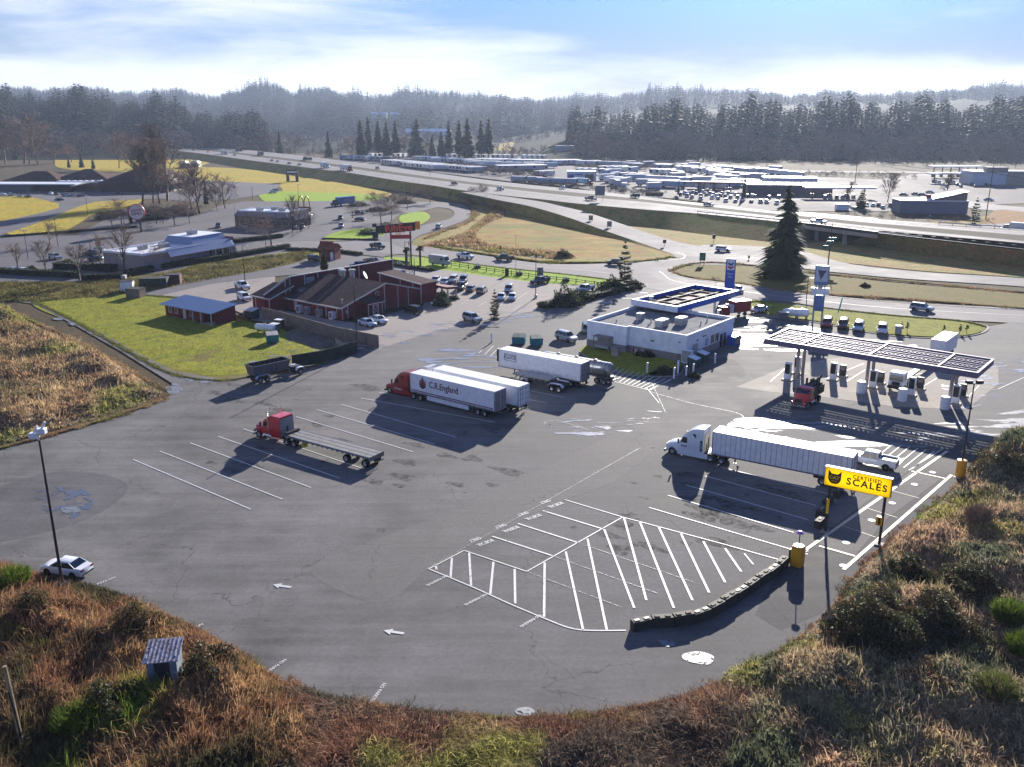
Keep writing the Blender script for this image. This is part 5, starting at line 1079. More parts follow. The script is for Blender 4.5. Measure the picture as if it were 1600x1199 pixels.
for a in (('sedan', 'white', 105, 895, -20, -3.2, 'white sedan parked on the lot edge beside the tall lamp post at left', None, 2),
        ('suv', 'silver', 738, 502, 20, 5.5, 'silver SUV standing at the corner of the restaurant lot by the ragged little fir', RLOT, 2),
        ('suv', 'black', 645, 489, -20, -4, 'black SUV parked against the gabled red wall', RLOT, 2),
        ('sedan', 'pale_blue', 574, 509, 20, 6, 'pale blue sedan parked beside the crossed white barn door', RLOT, 2),
        ('sedan', 'white', 592, 504, 20, 6, 'white sedan just beyond the pale blue one at the barn door', RLOT, 2),
        ('sedan', 'white', 783, 468, -5, 9, 'white sedan, left of a side-by-side pair in the middle of the restaurant lot', RLOT, 1),
        ('sedan', 'white', 800, 468, -4, 9, 'white sedan, right of a side-by-side pair in the middle of the restaurant lot', RLOT, 1),
        ('suv', 'silver', 795, 456, -4, 9, 'silver SUV directly behind the pair of white sedans', RLOT, 1),
        ('pickup', 'dark_blue', 844, 443, -20, 4, 'dark blue pickup parked by the rail fence behind the lamp post', RLOT, 2),
        ('pickup', 'white', 914, 456, -20, 5, 'white pickup between the rail fence and the dark bushes', RLOT, 1),
        ('suv', 'beige', 753, 458, 9, -7, 'beige SUV, nearest the open middle of the restaurant lot', RLOT, 1),
        ('sedan', 'grey', 736, 455, 9, -7, 'small grey car between the beige SUV and the black pickup', RLOT, 1),
        ('pickup', 'black', 721, 452, -9, 7, 'black pickup in the crowded row by the porch', RLOT, 1),
        ('suv', 'white', 708, 441, -9, 7, 'white SUV in the crowded row, left of the dark-roofed one', RLOT, 1),
        ('suv', 'grey', 724, 441, -6, 9, 'grey SUV with a pale roof behind the black pickup', RLOT, 1),
        ('sedan', 'white', 695, 444, -9, 7, 'white sedan at the end of the crowded row near the porch roof', RLOT, 1),
        ('sedan', 'white', 681, 441, -9, 7, 'white sedan half hidden behind the porch roof', RLOT, 1),
        ('sedan', 'white', 627, 431, 20, 3, 'white sedan half hidden behind the dark red wing', RLOT, 1),
        ('suv', 'purple', 560, 418, -20, 1, 'dark purple SUV parked behind the tall red gable wall', RLOT, 1),
        ('pickup', 'dark_red', 583, 413, 20, 2, 'dark red pickup behind the tall red gable wall', RLOT, 1),
        ('suv', 'dark_green', 492, 408, 20, 3, 'dark green SUV beside the little brick kiosk', RLOT, 1),
        ('pickup', 'white', 379, 451, 20, 7, 'white pickup parked left of the restaurant, the farther one', RLOT, 2),
        ('suv', 'white', 382, 469, 20, 7, 'white SUV parked left of the restaurant, the nearer one', RLOT, 2),
        ('pickup', 'white', 727, 404, 20, 3, 'white pickup driving along the street beyond the rail fence', None, 1),
        ('pickup', 'black', 788, 407, -20, -2, 'black pickup on the street behind the pale flagpole', None, 1),
        ('pickup', 'dark_green', 590, 388, 20, 3, 'dark pickup driving past the orange sign', None, 1),
        ('suv', 'white', 686, 357, 10, -6, 'white car climbing the curved road beyond the orange sign', None, 1),
        ('suv', 'silver', 885, 532, 20, 5.5, 'silver SUV parked alone in front of the store', None, 2),
        ('suv', 'grey', 917, 520, 3, 10, 'grey car half hidden by the left corner of the store', None, 1),
        ('suv', 'black', 960, 414, -20, -1, 'black SUV at the junction behind the open-branched pine', None, 1),
        ('suv', 'white', 1130, 393, 20, 1, 'white car leaving the junction by the tall dark fir', None, 1),
        ('suv', 'silver', 1440, 486, 20, 2.5, 'silver SUV driving on the road at right beyond the green verge', None, 2),
        ('sedan', 'white', 1153, 456, 8, 6, 'white car passing behind the tall blue price sign', None, 1),
        ('sedan', 'silver', 1186, 488, -16, 4, 'old silver sedan parked beyond the blue canopy', None, 1),
        ('suv', 'red', 1292, 510, -4, 10, 'red car nearest the tall white and blue sign pole', None, 1),
        ('suv', 'dark_red', 1317, 512, -4, 10, 'dark red SUV next to the teal feather flag', None, 1),
        ('suv', 'pale_blue', 1341, 516, -5, 10, 'pale SUV third in the row behind the grid canopy', None, 1),
        ('suv', 'white', 1378, 520, -2, 10, 'white SUV last in the row behind the grid canopy', None, 1)):
 car(*a)
S = 'cars by the drive-through restaurants'
for k, c, x, y, dx, dy, lb in (('suv', 'silver', 87, 405, 20, 3, 'silver SUV in the open lot left of the long pale wall'), ('suv', 'dark_blue', 143, 399, -20, 0, 'dark blue SUV beside the left corner of the pale wall'), ('suv', 'silver', 152, 395, -20, 0, 'silver SUV behind the dark blue one at the pale wall'), ('sedan', 'black', 150, 407, -20, 0, 'black car nearest the corner of the pale wall'),
        ('sedan', 'silver', 24, 426, 20, 2, 'silver car behind the clipped hedge at far left'), ('sedan', 'white', 38, 427, 20, 2, 'white car behind the clipped hedge at far left'), ('pickup', 'white', 309, 404, 20, 1, 'white pickup at the drive-through window under the blue awning'), ('pickup', 'black', 290, 405, 20, 1, 'black pickup waiting under the blue awning'),
        ('suv', 'blue', 341, 356, 0, 8, 'blue car behind the blue-roofed building'), ('sedan', 'silver', 382, 356, 10, 6, 'silver car in front of the brown restaurant wall'), ('suv', 'red', 424, 354, 3, 9, 'red car among the small trees before the arches building'), ('suv', 'white', 460, 356, 2, 9, 'white car under the dark upright tree by the arches'), ('suv', 'grey', 472, 357, 2, 9, 'grey car under the golden arches'), ('sedan', 'white', 479, 338, 20, 0, 'white car beside the red-topped arches sign'),
        ('suv', 'black', 532, 343, 0, 8, 'black SUV between two tall narrow dark shrubs'), ('pickup', 'silver', 533, 356, 0, 8, 'silver pickup facing us between two tall narrow dark shrubs'), ('suv', 'dark_red', 563, 335, 20, 1, 'dark red SUV below the blue box truck'), ('sedan', 'black', 563, 345, 20, 1, 'black sedan below the dark red SUV'), ('sedan', 'white', 559, 322, 10, 3, 'white car at the tail of the blue box truck'),
        ('sedan', 'silver', 429, 299, -20, 1, 'silver car on the far church lot, upper of two'), ('sedan', 'white', 426, 302, -20, 1, 'white car on the far church lot, lower of two'), ('suv', 'silver', 321, 288, 20, 1, 'silver SUV alone on the blue-grey church lot')):
 car(k, c, x, y, dx, dy, lb, S, 0)
S = 'cars in front of the brown-roofed church'
for k, c, x, y, dx, dy, lb in (('sedan', 'white', 4, 305, 20, 1, 'white car at the left edge in front of the church'), ('suv', 'silver', 19, 306, 20, 2, 'silver car second from the left edge in front of the church'), ('sedan', 'silver', 32, 308, 20, 2, 'silver car third from the left edge in front of the church'), ('sedan', 'black', 44, 309, 20, 2, 'black car fourth from the left edge in front of the church'), ('sedan', 'white', 80, 304, 16, -5, 'white car at the left of the middle church group'), ('sedan', 'dark_blue', 90, 305, 16, -4, 'dark car behind the long silver one at the church'),
        ('suv', 'silver', 104, 307, 20, 0, 'silver SUV in the middle church group'), ('sedan', 'silver', 116, 307, 20, 0, 'silver car right of the middle church group'), ('sedan', 'dark_red', 126, 308, 20, -2, 'dark red car at the right end of the church group'), ('sedan', 'dark_green', 93, 314, 20, -2, 'dark green car driving out past the church group'), ('suv', 'black', 184, 303, 3, 8, 'black car alone before the big church roof')):
 car(k, c, x, y, dx, dy, lb, S, 0)
S = 'cars driving on the highway'
for k, c, x, y, dx, dy, lb in (('suv', 'silver', 590, 264.5, 20, 3, 'silver car on the highway below the trailer yard'), ('suv', 'dark_green', 710, 289, 20, 3, 'dark SUV on the near lanes left of the ramp'), ('suv', 'silver', 782, 297.5, 20, 3, 'silver SUV on the near lanes where the ramp leaves'), ('sedan', 'white', 879, 295, -20, -3, 'white car on the far lanes below the white garage'), ('pickup', 'black', 923, 313, 20, 2, 'dark pickup behind the highway sign'), ('suv', 'black', 992, 308.5, -20, -2, 'dark SUV on the far lanes right of the highway sign'),
        ('sedan', 'silver', 1107, 321.5, -20, -2, 'silver car on the far lanes left of the lone fir'), ('pickup', 'white', 1279, 349.5, 20, 2, 'white pickup crossing the overpass'), ('sedan', 'grey', 452, 256.5, 20, 3, 'grey car on the near lanes left of the billboard'), ('sedan', 'silver', 468, 258.5, 20, 3, 'silver car on the near lanes above the billboard'), ('sedan', 'grey', 425, 252, 20, 3, 'grey car in the distant near lanes'), ('sedan', 'white', 434, 253.5, 20, 3, 'white car in the distant near lanes'),
        ('sedan', 'silver', 367, 243.5, 20, 3, 'silver car between two distant highway trucks'), ('sedan', 'white', 325, 238.5, 20, 3, 'white car behind the distant white highway truck'), ('sedan', 'grey', 302, 235.5, 20, 3, 'grey car near the far end of the highway'), ('sedan', 'white', 287, 233, 20, 3, 'white car at the far end of the highway')):
 car(k, c, x, y, dx, dy, lb, S, 0, z=5.08)
cn = 0
for x0, y0, n, stp, lbl in ((1062, 303, 9, 8, 'car parked in the dusty truck yard beside the highway'), (1115, 309, 8, 9, 'car parked in the yard below the long brown-roofed shop'), (1290, 308, 7, 9, 'car at the far fuel station pumps'), (1345, 322, 6, 9, 'car parked left of the long grey building')):
 for i in range(n):
  car(rng.choice(['sedan', 'suv', 'suv']), rng.choice(['white', 'silver', 'grey', 'black', 'dark_blue', 'silver']), x0 + i * stp + rng.uniform(-2, 2), y0 + rng.uniform(-3, 4) + i * .3, rng.choice([-4, 5]), 8, lbl, 'distant cars: ' + lbl, 0, cat='car')
for i in range(16): car(rng.choice(['sedan', 'suv']), rng.choice(['white', 'silver', 'black', 'dark_red', 'dark_blue']), 1462 + i * 5.6, 285 + (i % 4) * 2.6, 5, 6, 'car in the crowded far lot before the white storefront', 'cars in the crowded far lot', 0)
for x, y, c, lb in ((1412, 306, 'black', 'black car behind the long grey building, left'), (1431, 305, 'black', 'black car behind the long grey building, middle'), (1441, 306, 'grey', 'grey car behind the long grey building, right'), (1453, 302, 'silver', 'silver car on the road behind the long grey building'), (1545, 314, 'silver', 'silver car on the side road right of the utility pole')): car('sedan', c, x, y, 20, 1, lb, None, 0)

# ---------- heavy trucks ----------
def dual(parent, x, wd=1.22, r=.51):
 for s in (1, -1):
  wheel(parent, x, s * (wd - .28), r, .56, s, True, 16)
def tractor(r, style, col, trim=None, skirt=True):
 """tractor with its bumper at x=0, nose towards +x; all parts are children of r"""
 cm = paint('truck_paint_' + style + str(col[0]), col, 0.32, 0.0, wear=0.05, coat=0.5)
 P = MB()
 if style == 'aero':
  P.loft([ring(x, w, zb, zt, tp) for x, w, zb, zt, tp in ((-.05, .86, .45, .95, .8), (-.12, 1.0, .38, 1.25, .85), (-.5, 1.1, .36, 1.45, .8), (-1.2, 1.14, .5, 1.62, .8), (-1.75, 1.17, .5, 1.82, .8), (-1.95, 1.18, .5, 2.1, .8), (-2.4, 1.19, .5, 2.85, .84), (-2.75, 1.2, .5, 3.25, .86), (-3.3, 1.21, .5, 3.65, .86), (-4.0, 1.22, .5, 3.92, .86), (-5.0, 1.22, .5, 4.0, .88))])
  bx, zt = -5.0, 4.0
  gl = [(-1.93, -.98, 2.0), (-1.93, .98, 2.0), (-2.43, .92, 2.82), (-2.43, -.92, 2.82)]; sw = (-2.9, -2.2, 1.95, 2.65)
 elif style == 'classic':
  P.loft([ring(x, w, zb, zt, tp) for x, w, zb, zt, tp in ((-.08, .72, .7, 1.55, .75), (-.3, .85, .6, 1.72, .72), (-1.6, 1.0, .6, 1.92, .7), (-1.75, 1.08, .55, 2.0, .8), (-1.95, 1.12, .55, 2.55, .85), (-2.1, 1.14, .55, 2.75, .86), (-2.7, 1.16, .55, 3.0, .86), (-3.0, 1.2, .6, 3.3, .88), (-3.5, 1.2, .6, 3.55, .88), (-5.2, 1.2, .6, 3.55, .9))])
  bx, zt = -5.2, 3.55
  gl = [(-1.74, -.98, 2.02), (-1.74, .98, 2.02), (-1.99, .95, 2.62), (-1.99, -.95, 2.62)]; sw = (-2.75, -2.05, 1.95, 2.55)
  for s in (1, -1): P.loft([[(x, s * (1.0 + dy), z) for dy, z in ((-.22, zz - .12), (.14, zz - .06), (.14, zz), (-.22, zz + .06))] for x, zz in ((.0, .75), (-.25, 1.15), (-.75, 1.3), (-1.25, 1.15), (-1.5, .7))])
 else:  # day cab
  P.loft([ring(x, w, zb, zt, tp) for x, w, zb, zt, tp in ((-.05, .8, .55, 1.3, .78), (-.3, .95, .5, 1.55, .74), (-1.3, 1.05, .55, 1.8, .72), (-1.5, 1.1, .55, 1.95, .8), (-1.8, 1.12, .55, 2.6, .85), (-2.1, 1.13, .55, 2.75, .86), (-3.1, 1.14, .55, 2.75, .88))])
  bx, zt = -3.1, 2.75
  gl = [(-1.5, -.98, 1.98), (-1.5, .98, 1.98), (-1.84, .95, 2.6), (-1.84, -.95, 2.6)]; sw = (-2.75, -1.95, 1.95, 2.5)
 P.build('cab', cm, r, smooth=True)
 n = (Vector(gl[1]) - Vector(gl[0])).cross(Vector(gl[3]) - Vector(gl[0])).normalized()
 if n.x < 0: n = -n
 m = MB(); m.add([Vector(p) + n * .05 for p in gl] + [Vector(p) - n * .3 for p in gl], [(0, 1, 2, 3), (7, 6, 5, 4), (0, 4, 5, 1), (1, 5, 6, 2), (2, 6, 7, 3), (3, 7, 4, 0)]); m.build('windshield', M_glass, r)
 for s in (1, -1):
  m = MB(); yy = 1.145 if style != 'aero' else 1.205
  m.prism([(sw[1] + .15, sw[2]), (sw[0], sw[2]), (sw[0], sw[3]), (sw[1] - .12, sw[3])], s * yy - .04, s * yy + .012, 'y'); m.build('side_window', M_glass, r)
  if style == 'aero':
   m = MB(); m.prism([(-3.55, 3.25), (-3.9, 3.3), (-4.05, 3.0), (-3.95, 2.75)], s * 1.2 - .03, s * 1.2 + .022, 'y'); m.build('sleeper_window', M_glass, r)
  m = MB(); m.box(-1.95, -1.8, s * 1.42, s * 1.6, 1.85, 2.5); m.box(-1.9, -1.86, s * 1.15, s * 1.45, 2.4, 2.44); m.build('mirror', M_blk, r)
  m = MB(); m.box(-.22, -.06, s * .82 - .16, s * .82 + .16, .85, 1.05); m.build('headlight', M_lamp, r)
  m = MB(); m.tube((-2.0, s * .92, .62), (-3.4, s * .92, .62), .33, n=12); m.build('fuel_tank', M_chr if style != 'aero' else cm, r, smooth=True)
  if skirt and style == 'aero':
   m = MB(); m.box(-5.6, -1.7, s * 1.2 - .03, s * 1.2 + .03, .32, .95); m.build('side_skirt', cm, r)
  if style == 'classic':
   m = MB(); m.tube((-3.02, s * 1.18, .9), (-3.02, s * 1.18, 4.1), .075, n=8); m.build('exhaust_stack', M_chr, r, smooth=True)
 m = MB(); m.box(-.06, .04, -.55, .55, .6, 1.15 if style == 'aero' else 1.5); [m.box(.04, .055, -.55, .55, .66 + k * .09, .69 + k * .09, 1) for k in range(6)]; m.build('grille', [M_blk, M_chr], r)
 m = MB(); m.box(-.12, .12, -1.2, 1.2, .3, .58); bev(m.build('bumper', M_chr if style != 'aero' else M_blk, r), .04)
 fr = bx - 3.0 if style != 'day' else -6.6
 m = MB()
 for s in (1, -1): m.box(fr, -.4, s * .42 - .06, s * .42 + .06, .72, .98)
 for x in np.arange(fr + .1, -1, 1.2): m.box(x, x + .12, -.42, .42, .76, .94)
 m.box(bx - 1.9, bx - 1.0, -.5, .5, .98, 1.12); m.box(bx - .6, bx - .1, -.9, .9, .62, 1.0)
 m.build('frame', M_blk, r)
 wheel(r, -1.0, 1.05, .51, .3, 1, True, 16); wheel(r, -1.0, -1.05, .51, .3, -1, True, 16)
 for x in (bx - .95, bx - 2.3): dual(r, x)
 return bx, cm
def trailer_box(r, x0, L=16.15, col=None, ribs=False, skirt=False, doors='white', w=1.3, top=4.1, bot=1.15, axles=(1.9, 3.15), reefer=False):
 cm = col or M_trw; m = MB(); x1 = x0 - L
 m.box(x1, x0, -w, w, bot, top - .03); tr = r
 t = m.build('trailer_body', cm, tr)
 m = MB(); m.box(x1 - .01, x0 + .01, -w - .012, w + .012, top - .1, top); bev(m.build('roof', M_roofw, t), .03)
 m = MB()
 for s in (1, -1): m.box(x1, x0, s * (w + .012) - .012, s * (w + .012) + .012, bot - .02, bot + .16)
 for x in (x0 - .06, x1 + .06):
  for s in (1, -1): m.box(x - .06, x + .06, s * (w + .01) - .012, s * (w + .01) + .014, bot, top - .1)
 m.build('rail', M_alu, t); m = MB()
 for s in (1, -1): [m.box(x, x + .3, s * (w + .027) - .01, s * (w + .027), bot + .02, bot + .08) for x in np.arange(x1 + .3, x0 - .5, 1.1)]
 m.build('reflective_tape', M_tail, t); [MB().box(x1 + .35, x1 + .4, s * 1.0 - .3, s * 1.0 + .3, .25, bot - .2).build('mud_flap', M_blk, t) for s in (1, -1)]
 if ribs:
  m = MB()
  for x in np.arange(x1 + .6, x0 - .3, .61):
   for s in (1, -1): m.box(x - .02, x + .02, s * (w + .008) - .01, s * (w + .008) + .01, bot + .16, top - .1)
  m.build('rib', M_steel if False else M_alu, t)
 for s in (1, -1):
  m = MB(); m.box(x1 - .05, x1 - .005, s * w / 2 - w / 2 + .05, s * w / 2 + w / 2 - .05, bot + .05, top - .14)
  for k in (.3, .7): m.box(x1 - .09, x1 - .05, s * w / 2 + (k - .5) * w - .02, s * w / 2 + (k - .5) * w + .02, bot + .05, top - .15, 1)
  for k in range(4): m.box(x1 - .07, x1 - .04, s * w / 2 - w / 2 + .08, s * w / 2 + w / 2 - .08, bot + .2 + k * .75, bot + .24 + k * .75, 1)
  m.build('rear_door', [MATS.get(doors) or cm, M_steel], t)
 m = MB(); m.box(x1, x0, -.55, .55, bot - .18, bot - .001); m.box(x1 + .9, x1 + 4.2, -1.0, 1.0, .7, bot - .18)
 m.box(x1 - .04, x1 + .06, -1.15, 1.15, .5, .6); [m.box(x1 - .02, x1 + .04, s * .6 - .05, s * .6 + .05, .6, bot) for s in (1, -1)]
 m.build('underframe', M_blk, t)
 m = MB()
 for s in (1, -1): m.box(x0 - 2.9, x0 - 2.75, s * .75 - .07, s * .75 + .07, .42, bot); m.box(x0 - 3.0, x0 - 2.65, s * .75 - .14, s * .75 + .14, .38, .42)
 m.build('landing_gear', M_steel, t)
 for a in axles:
  for s in (1, -1): wheel(t, x1 + a, s * 1.0, .51, .56, s, True, 16)
 if skirt:
  m = MB()
  for s in (1, -1): m.box(x1 + 4.8, x0 - 3.3, s * 1.24 - .015, s * 1.24 + .015, .45, bot)
  m.build('side_skirt', M_trw, t)
 if reefer:
  m = MB(); m.box(x0 + .01, x0 + .62, -1.0, 1.0, 1.9, 3.9); m.box(x0 + .62, x0 + .66, -.7, .7, 2.1, 3.0, 1); bev(m.build('cooling_unit', [M_blk, M_steel], t), .08)
 return t
def by_top(fx, fy, rx, ry, z=4.1, w=1.3, near=1):
 """pose from the near top corners (front, rear) of a trailer: centre of the front face on the ground, heading"""
 a, b = G(fx, fy, z), G(rx, ry, z); u = (a - b).normalized(); left = Vector((-u.y, u.x, 0))
 c = a - left * w * near; return Vector((c.x, c.y, 0.05)), math.atan2(u.y, u.x), (a - b).length, u
def side_text(t, txt, x, z, size, mat, w=1.3, bold=0.0, shear=0.0, side=1, sx=1.0, name='lettering'):
 """lettering on the left side (+y) of a trailer; reads from front to back on the left side"""
 M = frameM((x, side * (w + .03), z), (-side, 0, 0), (0, 0, 1)); return text_obj(name, txt, size, mat, t, M, bold, shear, 'CENTER', 1.0, sx)
# 1 red sleeper truck with a white refrigerated trailer
p, h, L, u = by_top(640, 583, 773, 613)
r = thing('semi_truck', 'dark red sleeper truck with a long white trailer lettered C.R.England', 'semi truck', p + u * 5.45, h, 'long trucks standing in the middle stalls')
tractor(r, 'aero', (150, 14, 26)); M_gdoor = paint('grey_door', (150, 146, 150), 0.5, 0.2)
t = trailer_box(r, -5.45, L, skirt=True, doors='grey_door')
M_maroon = paint('maroon_lettering', (84, 26, 44), 0.5); M_rose = paint('rose_emblem', (170, 50, 66), 0.5)
side_text(t, 'C.R.England', -5.45 - 6.6, 2.9, 1.35, M_maroon, bold=.022, sx=.86)
m = MB(); y = 1.325
for k, (dx, hh) in enumerate(((-.5, .5), (-.25, .75), (0, 1.05), (.25, .75), (.5, .5))): m.prism([(-8.0 + dx - .12, 2.55), (-8.0 + dx + .12, 2.55), (-8.0 + dx + .08, 2.7 + hh), (-8.0 + dx, 2.82 + hh), (-8.0 + dx - .08, 2.7 + hh)], y - .01, y + .008 + .001 * k, 'y', k % 2)
m.prism([(-8.6, 2.3), (-8.0, 2.0), (-7.4, 2.3), (-7.45, 2.55), (-8.55, 2.55)], y - .01, y + .006, 'y'); m.build('emblem', [M_maroon, M_rose], t)
m = MB(); m.box(-5.45 - L + .3, -5.7, y - .01, y + .004, 1.5, 1.62); m.box(-5.45 - L + .3, -5.7, y - .01, y + .004, 1.36, 1.40); m.build('stripe', M_maroon, t)
M = frameM((-2.9, 1.24, 1.15), (-1, 0, 0), (0, 0, 1)); text_obj('lettering', 'C.R.England', .34, M_trw, r, M, .01)
# 2 white truck and trailer right behind it
c = Vector((-math.sin(h), math.cos(h), 0))
r2 = thing('semi_truck', 'white sleeper truck with a plain white trailer, just behind the red one', 'semi truck', p + u * 5.0 - c * 3.75, h, 'long trucks standing in the middle stalls')
tractor(r2, 'aero', (214, 212, 218)); t = trailer_box(r2, -6.2, 16.15, doors='trailer_white')
# 3 lone box trailer with lettering in a frame
p, h, L, u = by_top(779, 546, 908, 569.5)
r = thing('box_trailer', 'white box trailer without a truck, a small framed name at its front end', 'trailer', p, h)
t = trailer_box(r, 0, L, reefer=True, doors='grey_door')
M_navy = paint('navy_lettering', (54, 58, 84), 0.5)
side_text(t, 'KLLOCK', -2.35, 3.05, .95, M_navy, bold=.015, sx=.62)
m = MB()
for a in ((-3.55, -1.15, 3.5, 3.56), (-3.55, -1.15, 2.45, 2.51), (-3.55, -3.49, 2.45, 3.56), (-1.21, -1.15, 2.45, 3.56)): m.box(a[0], a[1], 1.31, 1.33, a[2], a[3])
m.build('lettering', M_navy, t)
# tanker beyond it
pt = p - u * 5.2 - Vector((-math.sin(h), math.cos(h), 0)) * 4.0
r = thing('tank_trailer', 'polished silver tank trailer half hidden behind the lone white box trailer', 'trailer', pt, h)
m = MB(); m.lathe([(.25, -13.1), (.85, -13.0), (1.08, -12.75), (1.08, 0), (.8, .3), (.2, .4)], (0, 0, 2.35), 20, 'x'); tk = m.build('tank', M_alu, r, smooth=True)
m = MB()
for x in (-1.5, -3.6, -5.8, -8, -10.2, -12.3): m.lathe([(1.12, x - .04), (1.12, x + .04)], (0, 0, 2.35), 20, 'x')
m.box(-11, -1, -.35, .35, 3.4, 3.46); m.build('band', M_steel, tk)
for x in (-3, -6.5, -10): m = MB(); m.lathe([(.3, 3.4), (.3, 3.62), (.1, 3.66)], (x, 0, 0), 12); m.build('hatch', M_steel, tk)
m = MB(); m.box(-13.2, -.5, -.5, .5, .95, 1.25); m.box(-13.5, -13.2, -1.1, 1.1, .55, .75); m.box(-12.9, -10.2, -1.15, 1.15, 1.1, 1.18); m.build('frame', M_steel, r)
for x in (-11, -12.3): dual(r, x)
for s in (1, -1): m = MB(); m.box(-3.2, -3.05, s * .7 - .07, s * .7 + .07, .1, 1.0); m.build('landing_leg', M_alu, r)
# empty transfer chassis in front of the trailer
a, b = G(817.5, 603, 0), G(868, 613, 0); u3 = (a - b).normalized(); h3 = math.atan2(u3.y, u3.x)
r = thing('chassis_trailer', 'empty dark trailer frame with white fenders beside the lone box trailer', 'trailer', a - Vector((-u3.y, u3.x, 0)) * 1.0 + Vector((0, 0, .05)), h3)
LL = (a - b).length
m = MB()
for s in (1, -1): m.box(-LL - 1.6, 1.0, s * .5 - .08, s * .5 + .08, 1.0, 1.35); [m.box(-x - .15, -x + .15, s * .5 - .1, s * .5 + .1, 1.1, 1.28, 1) for x in np.arange(.6, LL, 1.1)]
for x in np.arange(-LL - 1.4, 1, 1.0): m.box(x, x + .12, -.5, .5, 1.05, 1.25)
m.build('frame', [M_blk, M_steel], r)
m = MB(); m.box(-LL * .82, 1.6, -1.1, 1.1, 1.5, 1.72); m.add([(1.6, -1.1, 1.5), (1.6, 1.1, 1.5), (2.4, .5, 1.3), (2.4, -.5, 1.3), (1.6, -1.1, 1.72), (1.6, 1.1, 1.72), (2.4, .5, 1.5), (2.4, -.5, 1.5)], [(0, 1, 2, 3), (7, 6, 5, 4), (0, 3, 7, 4), (3, 2, 6, 7), (2, 1, 5, 6)]); m.build('deck', M_alu, r)
dual(r, 0); dual(r, -LL + .65); dual(r, -LL - .65)
for xs in ((-.75, .75), (-LL - 1.35, -LL + 1.35)):
 for s in (1, -1):
  m = MB(); n = 7; A = [(xs[0] + (xs[1] - xs[0]) * k / n, 1.12 + .18 * math.sin(math.pi * k / n) ** .5 if 0 < k < n else .85) for k in range(n + 1)]
  for (xa, za), (xb, zb) in zip(A, A[1:]): m.add([(xa, s * .68, za), (xb, s * .68, zb), (xb, s * 1.3, zb), (xa, s * 1.3, za), (xa, s * .68, za + .04), (xb, s * .68, zb + .04), (xb, s * 1.3, zb + .04), (xa, s * 1.3, za + .04)], [(0, 1, 2, 3), (7, 6, 5, 4), (0, 4, 5, 1), (3, 2, 6, 7)])
  m.build('fender', M_trw, r)
# 4 red classic truck with an empty flatbed
a, b = G(466, 669, 1.5), G(600, 722 - 2, 1.5)   # near (left) deck edge front / rear
a, b = G(440, 679, 1.5), G(577, 716, 1.5)
u4 = (a - b).normalized(); left = Vector((-u4.y, u4.x, 0)); LF = 14.6; h4 = math.atan2(u4.y, u4.x)
pr_ = b - left * 1.3 + u4 * LF; pr_.z = .05
r = thing('flatbed_truck', 'bright red sleeper truck pulling an empty grey flatbed trailer', 'semi truck', pr_ + u4 * 6.0, h4)
tractor(r, 'classic', (200, 22, 36))
m = MB(); m.box(-5.24, -5.2, -1.1, 1.1, 1.0, 3.3); m.box(-5.3, -5.24, -.1, .1, 1.2, 2.2, 1); m.build('back_panel', [paint('grey_back_panel', (150, 154, 160), 0.45, 0.3), M_blk], r)
M_deck = paint('weathered_deck', (128, 122, 116), 0.75, wear=0.25); x0 = -6.0
m = MB(); m.box(x0 - LF, x0, -1.28, 1.28, 1.32, 1.48)
dk = m.build('flatbed_deck', M_deck, r)
m = MB()
for y_ in (-1.27, -.45, .45, 1.27): m.box(x0 - LF, x0, y_ - .07, y_ + .07, 1.475, 1.495)
for s in (1, -1): m.box(x0 - LF, x0, s * 1.3 - .02, s * 1.3 + .02, 1.25, 1.5)
m.build('rail', M_alu, dk)
m = MB()
for s in (1, -1):
 m.box(x0 - LF + .4, x0 - .8, s * .45 - .06, s * .45 + .06, .85, 1.32)
 for x in np.arange(x0 - LF + 1, x0 - 1, .85): m.box(x, x + .16, s * 1.22 - .06, s * 1.22 + .06, 1.1, 1.3)
for x in np.arange(x0 - LF + .6, x0, 1.0): m.box(x, x + .08, -1.2, 1.2, 1.2, 1.32)
m.box(x0 - LF - .04, x0 - LF + .02, -1.28, 1.28, .95, 1.42, 1); m.box(x0 - LF - .06, x0 - LF, -1.2, 1.2, .5, .62)
m.build('underframe', [M_blk, M_deck], dk)
for a_ in (.9, 3.95):
 for s in (1, -1): wheel(dk, x0 - LF + a_, s * 1.0, .51, .56, s, True, 16)
m = MB(); m.box(x0 - .5, x0 + .1, -1.2, 1.2, 1.5, 1.75); bev(m.build('tarp_roll', M_blk, dk), .1)
M_yel = paint('safety_yellow', (206, 178, 40), 0.5)
m = MB(); m.box(x0 - 3.4, x0 - 3.2, .75, 1.25, .5, 1.2); m.box(x0 - 3.6, x0 - 3.0, .7, 1.28, .45, .7); m.build('landing_gear', M_yel, dk)
# 5 white truck with white ribbed trailer
p, h, L, u = by_top(1113.7, 675, 1333.7, 716)
r = thing('semi_truck', 'white sleeper truck with a white ribbed trailer, parked by the scale', 'semi truck', p + u * 6.1, h)
tractor(r, 'aero', (224, 228, 234)); t = trailer_box(r, -6.1, L, ribs=True, doors='trailer_white')
M = frameM((-4.75, 1.25, 1.9), (0, 0, 1), (1, 0, 0)); text_obj('lettering', 'BETKIM', .42, M_blk, r, M, .02)
M = frameM((-2.55, 1.235, 1.5), (-1, 0, 0), (0, 0, 1)); text_obj('lettering', 'BETKIM', .22, M_navy, r, M, .01)
m = MB(); m.box(-5.06, -5.02, -.9, .9, 1.1, 3.4); m.box(-5.12, -5.06, -.5, -.3, 1.2, 2.6, 1); m.box(-5.12, -5.06, .2, .35, 1.2, 2.0, 1); m.build('back_panel', [paint('cream_panel', (206, 198, 180), 0.5), M_blk], r)
# white pickup behind it
car('pickup', 'white', 1362, 727, -20, -4.2, 'white pickup with an empty bed, behind the tail of the ribbed trailer', None, 2)
